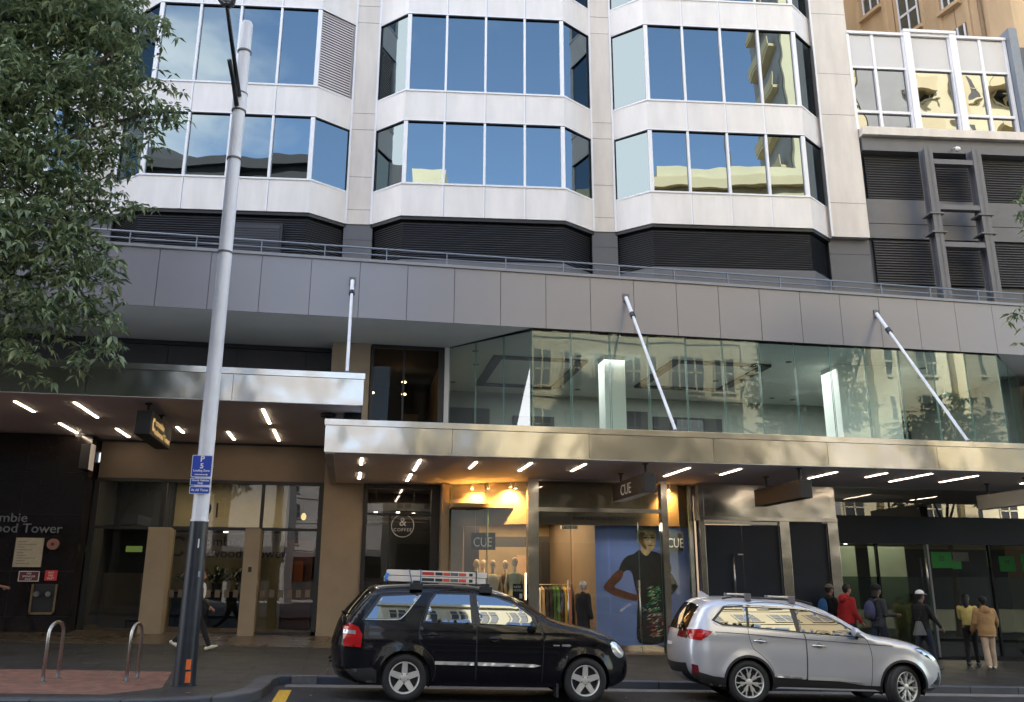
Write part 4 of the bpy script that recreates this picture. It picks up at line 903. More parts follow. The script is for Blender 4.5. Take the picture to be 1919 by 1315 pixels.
# square black shop signs behind the glass
def sq(label, c, ang, w_, h_):
    o = thing('shop_sign', label, 'sign', c, ang, 'square black signs behind the clothing shop glass')
    b = MB(LT(o)); b.box(-w_ / 2, w_ / 2, 0, 0.03, -h_ / 2, h_ / 2); b.build('panel', 'black', o)
    text('lettering', 'CUE', o, o.matrix_world @ Vector((-w_ * 0.02, -0.004, -0.13)), 0.33, 'sign_white', Matrix.Rotation(ang, 4, 'Z') @ Matrix.Rotation(R(90), 4, 'X'), 0.003, align='CENTER', sx=0.78)
    b = MB(LT(o)); b.tube([(-w_ / 3, 0.015, h_ / 2), (-w_ / 3, 0.015, 3.6 - c[2])], 0.004, seg=5); b.tube([(w_ / 3, 0.015, h_ / 2), (w_ / 3, 0.015, 3.6 - c[2])], 0.004, seg=5); b.build('wire', 'steel', o)
sq('square black sign with white letters CUE hanging above the mannequins', (3.36, 22.15, 2.80), R(-18), 0.62, 0.43)
sq('square black sign with white letters CUE in front of the blue poster', (8.16, 21.28, 2.79), R(12), 0.42, 0.44)
# moving notice
o = thing('notice', 'small navy notice reading WE\'RE MOVING in the shop window behind the stainless pillar', 'notice', (4.13, 21.2, 1.3))
b = MB(); b.box(3.97, 4.22, 21.30, 21.31, 1.25, 1.76); b.build('card', 'navy_black', o)
text('lettering', "WE'RE", o, (3.985, 21.296, 1.66), 0.075, 'sign_white', None, 0.001, sx=0.85); text('lettering', 'MOVING', o, (3.985, 21.296, 1.58), 0.075, 'sign_white', None, 0.001, sx=0.75)
b = MB(); b.box(4.13, 4.2, 21.295, 21.30, 1.42, 1.53); b.build('white_patch', 'sign_white', o)
# poster
po = thing('poster', 'tall blue fashion poster of a man with hands on hips behind the shop glass', 'poster', (7.4, 21.62, 0.3))
M['poster_blue'] = mat('poster_blue', (0.19, 0.29, 0.74), 0.55, var=0.12, vscale=0.8)
M['poster_skin'] = mat('poster_skin', (0.12, 0.045, 0.03), 0.55, var=0.35, vscale=5)
M['poster_face'] = mat('poster_face', (0.60, 0.46, 0.28), 0.55, var=0.45, vscale=9)
M['poster_shirt'] = mat('poster_shirt', (0.012, 0.014, 0.022), 0.5, var=0.5, vscale=6)
b = MB(); b.box(6.14, 8.70, 21.62, 21.64, 0.30, 3.2); b.build('sheet', 'poster_blue', po)
def flat(name, poly, y, m_, par):
    b = MB(); b.add([(p[0], y, p[1]) for p in poly], [tuple(range(len(poly)))]); return b.build(name, m_, par)
def smooth_poly(pts): return [tuple(q) for q in _cr(pts)]
def _cr(pts, k=4):
    out = []; n = len(pts)
    for i in range(n):
        p0, p1, p2, p3 = (Vector(pts[(i + d) % n]) for d in (-1, 0, 1, 2))
        for j in range(k):
            t = j / k; out.append(0.5 * ((2 * p1) + (-p0 + p2) * t + (2 * p0 - 5 * p1 + 4 * p2 - p3) * t * t + (-p0 + 3 * p1 - 3 * p2 + p3) * t ** 3))
    return out
sh = [(7.14, 2.50), (7.30, 2.60), (7.44, 2.56), (7.62, 2.58), (7.84, 2.52), (8.06, 2.40), (8.14, 2.18), (8.10, 2.02), (7.96, 1.98), (7.90, 2.12), (7.88, 1.85), (7.90, 1.55), (7.92, 1.2), (7.92, 0.6), (7.84, 0.36), (7.22, 0.36), (7.18, 0.9), (7.22, 1.4), (7.14, 1.8), (7.08, 2.06), (6.96, 2.10), (6.82, 2.02), (6.74, 2.08), (6.84, 2.32), (6.98, 2.45)]
flat('figure_shirt', smooth_poly(sh), 21.614, 'poster_shirt', po)
flat('figure_arm', smooth_poly([(6.72, 2.10), (6.86, 2.06), (6.80, 1.88), (6.62, 1.72), (6.68, 1.66), (6.98, 1.56), (7.26, 1.48), (7.30, 1.40), (7.12, 1.36), (6.78, 1.42), (6.50, 1.54), (6.36, 1.64), (6.36, 1.74), (6.52, 1.92)]), 21.612, 'poster_skin', po)
flat('figure_arm', smooth_poly([(7.98, 2.04), (8.12, 2.04), (8.28, 1.76), (8.26, 1.66), (7.96, 1.36), (7.84, 1.40), (7.90, 1.50), (8.10, 1.70)]), 21.612, 'poster_shirt', po)
flat('figure_neck', smooth_poly([(7.34, 2.58), (7.38, 2.74), (7.40, 2.86), (7.66, 2.84), (7.64, 2.66), (7.60, 2.56), (7.48, 2.46)]), 21.610, 'poster_face', po)
flat('figure_face', smooth_poly([(7.28, 2.92), (7.31, 2.78), (7.40, 2.67), (7.52, 2.59), (7.64, 2.60), (7.72, 2.70), (7.76, 2.86), (7.76, 3.02), (7.70, 3.12), (7.40, 3.13), (7.29, 3.05)]), 21.608, 'poster_face', po)
flat('figure_shadow', smooth_poly([(7.30, 3.02), (7.29, 2.86), (7.36, 2.72), (7.46, 2.62), (7.50, 2.66), (7.44, 2.78), (7.42, 2.92), (7.46, 3.04)]), 21.6065, mat('poster_shade', (0.16, 0.10, 0.05), 0.6, var=0.4, vscale=12), po)
flat('figure_hair', smooth_poly([(7.24, 2.94), (7.22, 3.06), (7.30, 3.16), (7.48, 3.195), (7.68, 3.18), (7.79, 3.08), (7.78, 2.98), (7.70, 3.06), (7.54, 3.09), (7.38, 3.07), (7.29, 2.98)]), 21.606, mat('poster_hair', (0.34, 0.31, 0.22), 0.6, var=0.6, vscale=22), po)
flat('figure_ear', smooth_poly([(7.26, 2.93), (7.23, 2.88), (7.26, 2.80), (7.30, 2.82)]), 21.605, 'poster_face', po)
for (e0, e1) in ((7.40, 7.53), (7.60, 7.72)):
    flat('figure_eye', smooth_poly([(e0, 2.91), ((e0 + e1) / 2, 2.935), (e1, 2.91), ((e0 + e1) / 2, 2.895)]), 21.604, 'black', po); flat('figure_brow', smooth_poly([(e0 - 0.01, 2.965), ((e0 + e1) / 2, 2.99), (e1 + 0.01, 2.97), ((e0 + e1) / 2, 2.97)]), 21.604, 'poster_shirt', po)
flat('figure_mouth', smooth_poly([(7.52, 2.715), (7.60, 2.725), (7.68, 2.715), (7.60, 2.695)]), 21.604, mat('poster_lip', (0.16, 0.04, 0.03), 0.6), po)
flat('figure_nose', smooth_poly([(7.575, 2.90), (7.60, 2.90), (7.63, 2.79), (7.59, 2.775), (7.555, 2.79)]), 21.604, mat('poster_light', (0.75, 0.64, 0.48), 0.6), po)
cols = [mat('patch_teal', (0.03, 0.25, 0.20), 0.6), mat('patch_orange', (0.50, 0.16, 0.04), 0.6), mat('patch_white', (0.55, 0.50, 0.42), 0.6), mat('patch_magenta', (0.35, 0.03, 0.12), 0.6), mat('patch_green', (0.05, 0.30, 0.08), 0.6)]
rr = random.Random(31); b = MB()
for i in range(110):
    z_ = rr.uniform(0.5, 1.7); x_ = min(7.86, rr.gauss(7.66, 0.10)); x_ = max(7.30, x_); l_ = rr.uniform(0.03, 0.09); a_ = rr.uniform(0.1, 0.6); th_ = rr.uniform(0.010, 0.022)
    dx, dz = math.cos(a_) * l_, math.sin(a_) * l_; y_ = 21.611 - i * 0.00002
    b.add([(x_ - dx, y_, z_ - dz), (x_ - dx * 0.2, y_, z_ - dz * 0.2 + th_), (x_ + dx, y_, z_ + dz), (x_ + dx * 0.2, y_, z_ + dz * 0.2 - th_)], [(0, 1, 2, 3)], rr.choice([0, 0, 4, 2]) if z_ > 1.1 else rr.choice([1, 2, 3, 2, 0]))
b.build('figure_pattern', cols, po)
text('lettering', 'NIEB', po, (7.70, 21.609, 2.60), 0.12, mat('poster_text', (0.35, 0.55, 0.75), 0.6), None, 0.001, sx=0.95)
# mannequins
M['mann'] = mat('mann', (0.52, 0.42, 0.28), 0.45, var=0.1)
def mannequin(x, y, z, label, col, top, s=1.0):
    o = thing('mannequin', label, 'mannequin', (x, y, z), 0, 'bald mannequins in the clothing shop window')
    b = MB(LT(o))
    b.blob((0, 0, 1.66 * s), (0.085, 0.10, 0.125), 14, 10, f=lambda d, q: Vector((q.x * (1 - 0.25 * max(0, -d.z)), q.y * (1 - 0.2 * max(0, -d.z)), q.z)))
    b.tube([(0, 0, 1.56 * s), (0, 0, 1.44 * s), (0, 0, 1.40 * s)], [0.045, 0.05, 0.08], seg=12)
    for sx in (-1, 1):
        b.tube([(sx * 0.17, 0, 1.38 * s), (sx * 0.24, 0.01, 1.1 * s), (sx * 0.22, -0.03, 0.85 * s)], [0.045, 0.038, 0.03], seg=10)
        b.tube([(sx * 0.08, 0, 0.86 * s), (sx * 0.09, 0, 0.45 * s), (sx * 0.09, 0.01, 0.05)], [0.075, 0.05, 0.035], seg=10)
    b.build('body', 'mann', o, smooth=True)
    b = MB(LT(o)); b.tube([(0, 0, 1.43 * s), (0, 0, 1.36 * s), (0, 0, 1.22 * s), (0, 0, 1.05 * s), (0, 0, 0.88 * s), (0, 0, 0.55 * s)], [0.07, 0.175, 0.165, 0.13, 0.17, 0.21], seg=16); b.build('garment', col, o, smooth=True)
gcol = [mat('g_white', (0.55, 0.55, 0.5), 0.8, var=0.1), mat('g_beige', (0.35, 0.26, 0.17), 0.8, var=0.2), mat('g_brown', (0.12, 0.07, 0.04), 0.8, var=0.3), mat('g_dark', (0.02, 0.02, 0.025), 0.8, var=0.3), mat('g_yellow', (0.45, 0.34, 0.05), 0.8)]
mannequin(3.32, 23.0, 0.60, 'first bald mannequin from the left behind the ladder, pale top', gcol[0], 0)
mannequin(3.56, 23.4, 0.60, 'second bald mannequin from the left behind the ladder', gcol[1], 0)
mannequin(3.74, 22.9, 0.58, 'third bald mannequin from the left at the end of the ladder', gcol[0], 0)
mannequin(4.08, 23.0, 0.58, 'fourth bald mannequin from the left in brown clothes', gcol[2], 0)
mannequin(4.22, 22.4, 0.60, 'rightmost and nearest bald mannequin in a pale green dress', mat('g_pale', (0.34, 0.38, 0.28), 0.8, var=0.1), 0, 1.02)
# clothes rail
cr = thing('clothes_rail', 'rail of hanging garments inside the clothing shop doorway', 'clothes rail', (5.9, 24.6, 0.1))
b = MB(); b.tube([(5.0, 24.6, 1.75), (6.28, 24.6, 1.75)], 0.015, seg=8); b.tube([(5.0, 24.6, 0.1), (5.0, 24.6, 1.75)], 0.015, seg=8); b.tube([(6.27, 24.6, 0.1), (6.27, 24.6, 1.75)], 0.015, seg=8); b.build('frame', 'steel', cr)
rr = random.Random(4)
gm = [gcol[4], mat('g_pink', (0.5, 0.2, 0.2), 0.8), gcol[0], gcol[1], gcol[3], gcol[3], mat('g_green', (0.03, 0.10, 0.02), 0.8), mat('g_green2', (0.05, 0.16, 0.03), 0.8), gcol[3]]
for i in range(11):
    xx = 5.08 + 0.108 * i; L = rr.uniform(0.8, 1.3)
    b = MB(); b.add([(xx - 0.03, 24.35, 1.62), (xx + 0.03, 24.35, 1.62), (xx + 0.03, 24.85, 1.62), (xx - 0.03, 24.85, 1.62), (xx - 0.05, 24.32, 1.62 - L), (xx + 0.05, 24.32, 1.62 - L), (xx + 0.05, 24.88, 1.62 - L), (xx - 0.05, 24.88, 1.62 - L), (xx, 24.6, 1.72)],
                    [(0, 1, 5, 4), (1, 2, 6, 5), (2, 3, 7, 6), (3, 0, 4, 7), (4, 5, 6, 7), (0, 1, 8), (1, 2, 8), (2, 3, 8), (3, 0, 8)])
    b.build('garment', gm[i % len(gm)], cr)
b = MB(); b.tube([(4.85, 24.0, 1.35), (4.85, 24.0, 2.05)], 0.035, seg=10); b.tube([(4.85, 24, 2.05), (4.85, 24, 3.6)], 0.006, mi=1)
o = b.build('tube_lamp', ['down_warm', 'black']); tag(o, 'glowing vertical tube lamp hanging just inside the shop, right of the stainless pillar', 'lamp')

# ------------------------------------------------------------------ dark double door
dk = thing('double_door', 'navy double door and side panel in a stainless steel surround', 'door', (10.6, 21.2, 0))
b = MB()
b.box(8.70, 12.50, 21.0, 21.3, 3.33, 4.25, 0); b.box(8.84, 12.36, 20.985, 21.01, 3.42, 4.10, 1)
b.box(8.70, 12.50, 20.96, 21.0, 3.33, 3.43, 0); b.box(8.70, 8.84, 20.97, 21.05, -0.3, 3.33, 0); b.box(10.88, 11.14, 20.97, 21.05, -0.3, 3.33, 0); b.box(12.22, 12.50, 20.97, 21.25, -0.4, 3.33, 0)
b.build('surround', ['stainless_flat', 'stainless'], dk, bev=0.004)
for (a, c) in ((8.86, 9.85), (9.87, 10.87)):
    b = MB(); b.box(a, c, 21.06, 21.12, -0.2, 3.22); b.build('door_leaf', 'navy_door', dk)
b = MB(); b.box(8.85, 10.87, 21.03, 21.1, 3.24, 3.31); b.build('door_track', 'steel', dk)
b = MB(); b.box(11.15, 12.21, 21.06, 21.12, -0.3, 3.31); b.build('side_panel', 'navy_door', dk)
b = MB(); b.tube([(9.56, 20.98, 1.35), (9.56, 20.98, 2.5)], 0.025, seg=10); b.tube([(9.56, 20.98, 1.5), (9.56, 21.07, 1.5)], 0.012); b.tube([(9.56, 20.98, 2.35), (9.56, 21.07, 2.35)], 0.012); b.build('handle', 'steel', dk, smooth=True)
b = MB(); b.box(9.72, 9.86, 21.04, 21.06, 2.48, 2.51); b.build('lock', 'steel', dk)

# ------------------------------------------------------------------ right shopfront with frosted panels
rs = thing('glass_shopfront', 'dark glass shopfront with pale green frosted panels and green window posters at the right', 'shopfront', (16, 22, -0.5))
b = MB(); b.box(12.52, 22, 21.0, 21.25, 2.80, 3.52, 0); b.build('header', 'navy_black', rs)
b = MB(); b.quad((12.52, 21.06, 3.52), (22, 21.06, 3.52), (22, 21.06, 4.25), (12.52, 21.06, 4.25)); b.build('glass_pane', 'shop_glass_dark', rs)
cuts = [12.52, 13.60, 15.0, 16.9, 19.0, 22]
for i in range(5): pane(rs, (cuts[i], 21.06), (cuts[i + 1], 21.06), -0.2, 2.8, 0.012, 'shop_glass_dark')
b = MB(); b.box(12.6, 13.56, 22.0, 22.02, -0.3, 2.78, 0); b.box(13.95, 15.05, 22.0, 22.02, -0.3, 2.78, 0); b.box(12.52, 22, 21.10, 21.11, -0.1, 1.97, 1); b.build('frosted_panel', ['frost', clear_glass('frost_film', (0.55, 0.62, 0.58), 0.16, 0.6)], rs)
b = MB()
for xx in (13.58, 16.9, 19.0): b.box(xx - 0.03, xx + 0.03, 21.02, 21.1, -0.3, 2.8)
b.box(12.52, 22, 21.0, 21.1, -0.8, -0.02)
b.build('frame', 'black_gloss', rs)
b = MB(); b.box(15.02, 15.08, 21.0, 21.12, -0.3, 2.8); b.build('frame', 'steel_grey', rs)
b = MB(); b.tube([(14.92, 20.95, 1.55), (14.92, 20.95, 2.45)], 0.018, seg=8); b.build('handle', 'steel', rs, smooth=True)
b = MB(); b.box(12.52, 22, 25.8, 25.9, -0.5, 4.3, 0); b.box(12.52, 22, 21.1, 25.9, 4.26, 4.3, 1); b.box(12.45, 12.52, 21.1, 25.9, -0.5, 4.3, 0); b.box(12.52, 22, 21.3, 25.8, -0.5, -0.3, 0); b.build('interior', ['int_dark', 'soffit_dark'], rs)
b = MB(); b.box(17.55, 20.5, 20.96, 20.99, 0.05, 0.13); b.build('white_strip', 'sign_white', rs)
ll = bpy.data.lights.new('window_light', 'AREA'); ll.shape = 'RECTANGLE'; ll.size = 3.0; ll.size_y = 0.4; ll.energy = 16; ll.color = (1, 0.95, 0.82)
lo = bpy.data.objects.new('window_light', ll); scene.collection.objects.link(lo); lo.location = (13.8, 21.5, 3.9); lo.rotation_euler = (R(20), 0, 0); lo.parent = rs; lo.matrix_parent_inverse = rs.matrix_world.inverted()
for (xx, yy) in ((13.3, 23), (13.9, 23)):
    b = MB(); b.tube([(xx, yy, 2.9), (xx, yy, 2.88)], 0.05, seg=10); b.build('downlight', 'down_white', rs)
def gs(label, x0, x1, z0, z1, txt, y=21.3, col='green_sign'):
    o = thing('window_poster', label, 'poster', ((x0 + x1) / 2, y, z0), 0, 'posters inside the right shop glass')
    b = MB(); b.box(x0, x1, y, y + 0.01, z0, z1); b.build('sheet', col, o)
    if txt: text('lettering', txt, o, ((x0 + x1) / 2, y - 0.003, z0 + (z1 - z0) * 0.45), (z1 - z0) * 0.45, 'black', None, 0.001, align='CENTER', sx=0.9)
gs('largest green poster with black digits, left of the grey card', 15.35, 15.95, 2.20, 2.62, '55')
gs('small plain green card tucked under the grey card', 15.96, 16.22, 2.18, 2.42, None)
gs('grey card beside the largest green poster', 15.98, 16.45, 2.38, 2.62, None, 21.28, 'steel_grey')
gs('narrow pale green strip poster between the doors', 17.02, 17.12, 2.25, 2.66, None, 21.3)
gs('green poster right of the glass joint, second from the right', 17.38, 17.86, 2.12, 2.52, 'M')
gs('rightmost green poster at the edge of the photo', 18.05, 18.6, 2.12, 2.58, 'E')
# ------------------------------------------------------------------ cars
def smoothstep(t): t = max(0, min(1, t)); return t * t * (3 - 2 * t)
def in_poly(p, poly):
    c = False; n = len(poly); j = n - 1
    for i in range(n):
        a, b = poly[i], poly[j]
        if (a[1] > p[1]) != (b[1] > p[1]) and p[0] < (b[0] - a[0]) * (p[1] - a[1]) / (b[1] - a[1]) + a[0]: c = not c
        j = i
    return c
def catmull(pts, step=0.05, closed=False):
    out = []; n = len(pts)
    for i in range(n - (0 if closed else 1)):
        p0 = Vector(pts[(i - 1) % n] if closed else pts[max(0, i - 1)]); p1 = Vector(pts[i]); p2 = Vector(pts[(i + 1) % n]); p3 = Vector(pts[(i + 2) % n] if closed else pts[min(n - 1, i + 2)])
        k = max(1, int((p2 - p1).length / step))
        for j in range(k):
            t = j / k; out.append(0.5 * ((2 * p1) + (-p0 + p2) * t + (2 * p0 - 5 * p1 + 4 * p2 - p3) * t * t + (-p0 + 3 * p1 - 3 * p2 + p3) * t ** 3))
    if not closed: out.append(Vector(pts[-1]))
    return [(p[0], p[1]) for p in out]
def seg_dist(p, line):
    best = 9
    px, pz = p
    for i in range(len(line) - 1):
        ax, az = line[i]; bx, bz = line[i + 1]; dx, dz = bx - ax, bz - az; L = dx * dx + dz * dz
        t = max(0, min(1, ((px - ax) * dx + (pz - az) * dz) / L)) if L else 0
        d = math.hypot(px - ax - dx * t, pz - az - dz * t)
        if d < best: best = d
    return best
def resample(pts, step):
    out = []
    for i in range(len(pts)):
        a = Vector(pts[i]); c = Vector(pts[(i + 1) % len(pts)]); k = max(1, int((c - a).length / step))
        for j in range(k): q = a.lerp(c, j / k); out.append((q.x, q.y))
    return out

class Car:
    def __init__(s, par, W, outline, zsill, wheels, belt, crease, tumble, nose, tail, flare=0.02, R_round=0.07, paint=None):
        s.par = par; s.W = W / 2; s.top = catmull(outline, 0.045); s.zs = zsill; s.wheels = wheels; s.belt = belt; s.crease = crease; s.tum = tumble
        s.nose = nose; s.tail = tail; s.flare = flare; s.R = R_round; s.x0 = min(p[0] for p in s.top); s.x1 = max(p[0] for p in s.top); s.paint = paint
        s.L = LT(par)
        # closed side polygon: top outline (rear bottom .. front bottom), then back along the sill with arches
        bot = []
        for (xw, ra, hz) in sorted(wheels, key=lambda w: -w[0]):
            h = zsill - hz; a0 = math.asin(max(-1, min(1, h / ra)))
            n = 18
            for i in range(n + 1):
                a = a0 + (math.pi - 2 * a0) * i / n
                bot.append((xw + ra * math.cos(a), hz + ra * math.sin(a)))
        s.poly = s.top + bot
    def w(s, x, z, d=None):
        v = s.W
        if z > s.belt: t = z - s.belt; v -= s.tum * t + 0.10 * t * t
        zl = 0.52
        if z < zl: v -= 0.28 * (zl - z) ** 2 * 3
        v -= 0.035 * smoothstep((z - 0.75) / 0.5)
        v += 0.012 * math.exp(-((z - s.crease) / 0.035) ** 2)
        t = (s.x1 - x) / s.nose[1]
        if t < 1: v -= s.nose[0] * (1 - t) ** 2
        t = (x - s.x0) / s.tail[1]
        if t < 1: v -= s.tail[0] * (1 - t) ** 2
        for (xw, ra, hz) in s.wheels:
            r = math.hypot(x - xw, z - hz)
            if r < ra + 0.13 and z > 0.2: v += s.flare * smoothstep(1 - (r - ra) / 0.13) 
        if d is None: d = seg_dist((x, z), s.top)
        if d < s.R: q = 1 - d / s.R; v -= s.R * 0.75 * (1 - math.sqrt(max(0, 1 - q * q)))
        return v
    def crown(s, p, nrm):
        """bulge of the top skin along the outline normal"""
        return 0.045 + 0.07 * abs(nrm[0])
    def skin(s, doors, mats):
        pts = list(s.poly); n0 = len(pts); ed = [(i, (i + 1) % n0) for i in range(n0)]
        allp = list(pts)
        for dp in doors:
            k = len(allp); rp = resample(dp, 0.06); allp += rp; ed += [(k + i, k + (i + 1) % len(rp)) for i in range(len(rp))]
        st = 0.055; x = s.x0
        inner = []
        while x < s.x1:
            z = s.zs - 0.02
            while z < 2.0:
                if in_poly((x, z), s.poly) and seg_dist((x, z), s.poly + [s.poly[0]]) > 0.02: inner.append((x, z))
                z += st
            x += st
        allp += inner
        vs, es, fs, *_ = geometry.delaunay_2d_cdt([Vector(p) for p in allp], ed, [], 0, 1e-4)
        cache = [s.w(v.x, v.y) for v in vs]
        groups = {i: [] for i in range(-1, len(doors))}
        for f in fs:
            c = sum((vs[i] for i in f), Vector((0, 0))) / len(f)
            if not in_poly(c, s.poly): continue
            g = -1
            for i, dp in enumerate(doors):
                if in_poly(c, dp): g = i; break
            groups[g].append(f)
        body = MB(s.L)
        for sd in (-1, 1):
            body.add([(v.x, sd * cache[i], v.y) for i, v in enumerate(vs)], groups[-1])
        # top strip
        N = len(s.top); U = [-1, -0.97, -0.9, -0.78, -0.6, -0.4, -0.2, 0, 0.2, 0.4, 0.6, 0.78, 0.9, 0.97, 1]
        rows = []
        for i, p in enumerate(s.top):
            a = Vector(s.top[max(0, i - 1)]); c = Vector(s.top[min(N - 1, i + 1)]); t = (c - a).normalized(); nr = Vector((-t.y, t.x))
            w0 = s.w(p[0], p[1], 0.0); cr = s.crown(p, nr)
            rows.append([(p[0] + nr.x * cr * (1 - abs(u) ** 2.4), u * w0, p[1] + nr.y * cr * (1 - abs(u) ** 2.4)) for u in U])
        s.rows = rows; s.U = U
        vs2 = [q for r in rows for q in r]; m = len(U)
        body.add(vs2, [(i * m + j, (i + 1) * m + j, (i + 1) * m + j + 1, i * m + j + 1) for i in range(N - 1) for j in range(m - 1)])
        body.build('body', mats, s.par, smooth=True, merge=0.0008)
        for gi in range(len(doors)):
            for sd in (-1, 1):
                d = MB(s.L); d.add([(v.x, sd * (cache[i] + 0.0), v.y) for i, v in enumerate(vs)], groups[gi])
                o = d.build('door', mats, s.par, smooth=True)
                bmm = bmesh.new(); bmm.from_mesh(o.data); loose = [v for v in bmm.verts if not v.link_faces]; bmesh.ops.delete(bmm, geom=loose, context='VERTS'); bmm.to_mesh(o.data); bmm.free()
                if sd == -1 and gi not in getattr(s, 'dobj', {}):
                    s.dobj = getattr(s, 'dobj', {}); s.dobj[gi] = o
    def patch(s, poly, off, m_, name, par=None, sides=(-1, 1), smooth=True, step=0.05, curve=False, thick=0.0):
        if curve: poly = catmull(poly, 0.04, True)
        rp = resample(poly, step); k = len(rp); ed = [(i, (i + 1) % k) for i in range(k)]
        xs = [p[0] for p in rp]; zs = [p[1] for p in rp]; inner = []
        x = min(xs)
        while x < max(xs):
            z = min(zs)
            while z < max(zs):
                if in_poly((x, z), rp) and seg_dist((x, z), rp + [rp[0]]) > 0.015: inner.append((x, z))
                z += step
            x += step
        vs, es, fs, *_ = geometry.delaunay_2d_cdt([Vector(p) for p in rp + inner], ed, [], 0, 1e-4)
        fs = [f for f in fs if in_poly(sum((vs[i] for i in f), Vector((0, 0))) / len(f), rp)]
        out = []
        for sd in sides:
            b = MB(s.L); b.add([(v.x, sd * (s.w(v.x, v.y) + off), v.y) for v in vs], fs)
            if thick:
                # rim closing the patch down to the body
                base = len(rp); vv = []; ff = []
                for i in range(base): p = rp[i]; vv += [(p[0], sd * (s.w(*p) + off), p[1]), (p[0], sd * (s.w(*p) + off - thick), p[1])]
                ff = [(2 * i, 2 * ((i + 1) % base), 2 * ((i + 1) % base) + 1, 2 * i + 1) for i in range(base)]
                b.add(vv, ff)
            out.append(b.build(name, m_, par or s.par, smooth=smooth))
        return out
    def line(s, pts, off, r, m_, name, par=None, sides=(-1, 1)):
        rp = catmull(pts, 0.05)
        for sd in sides:
            b = MB(s.L); b.tube([(p[0], sd * (s.w(p[0], p[1]) + off), p[1]) for p in rp], r, seg=6); b.build(name, m_, par or s.par, smooth=True)
    def strip(s, test, off, m_, name, umax, par=None):
        """glass on the top skin: rows for which test(x,z,index) holds, |u| < umax"""
        js = [j for j, u in enumerate(s.U) if abs(u) <= umax]; idx = [i for i, p in enumerate(s.top) if test(*p)]
        b = MB(s.L); m = len(js); vs = []
        for i in idx:
            a = Vector(s.top[max(0, i - 1)]); c = Vector(s.top[min(len(s.top) - 1, i + 1)]); t = (c - a).normalized(); nr = Vector((-t.y, t.x))
            for j in js: q = s.rows[i][j]; vs.append((q[0] + nr.x * off, q[1], q[2] + nr.y * off))
        b.add(vs, [(i * m + j, (i + 1) * m + j, (i + 1) * m + j + 1, i * m + j + 1) for i in range(len(idx) - 1) for j in range(m - 1)])
        return b.build(name, m_, par or s.par, smooth=True)
    def under(s, zf=0.26):
        b = MB(s.L); w_ = s.W - 0.22
        b.box(s.x0 + 0.35, s.x1 - 0.6, -w_, w_, s.zs - 0.02, s.zs + 0.3)
        for (xw, ra, hz) in s.wheels:
            n = 16
            for sd in (-1, 1):
                vs = []
                for i in range(n + 1):
                    a = -0.35 + (math.pi + 0.7) * i / n; c_, s_ = math.cos(a) * ra, math.sin(a) * ra
                    vs += [(xw + c_, sd * (s.w(xw + c_, hz + s_) - 0.002), hz + s_), (xw + c_ * 0.98, sd * (s.W - 0.45), hz + s_ * 0.98)]
                b.add(vs, [(2 * i, 2 * i + 2, 2 * i + 3, 2 * i + 1) for i in range(n)])
                b.box(xw - ra * 0.9, xw + ra * 0.9, sd * (s.W - 0.45), sd * (s.W - 0.47), 0.2, hz + ra * 0.9)
        b.build('underbody', 'black', s.par)
M['rubber'] = mat('rubber', (0.016, 0.016, 0.017), 0.75, var=0.2, vscale=12)
M['rim_silver'] = mat('rim_silver', (0.62, 0.61, 0.58), 0.3, metal=0.35)
M['rim_dark'] = mat('rim_dark', (0.02, 0.02, 0.022), 0.5)
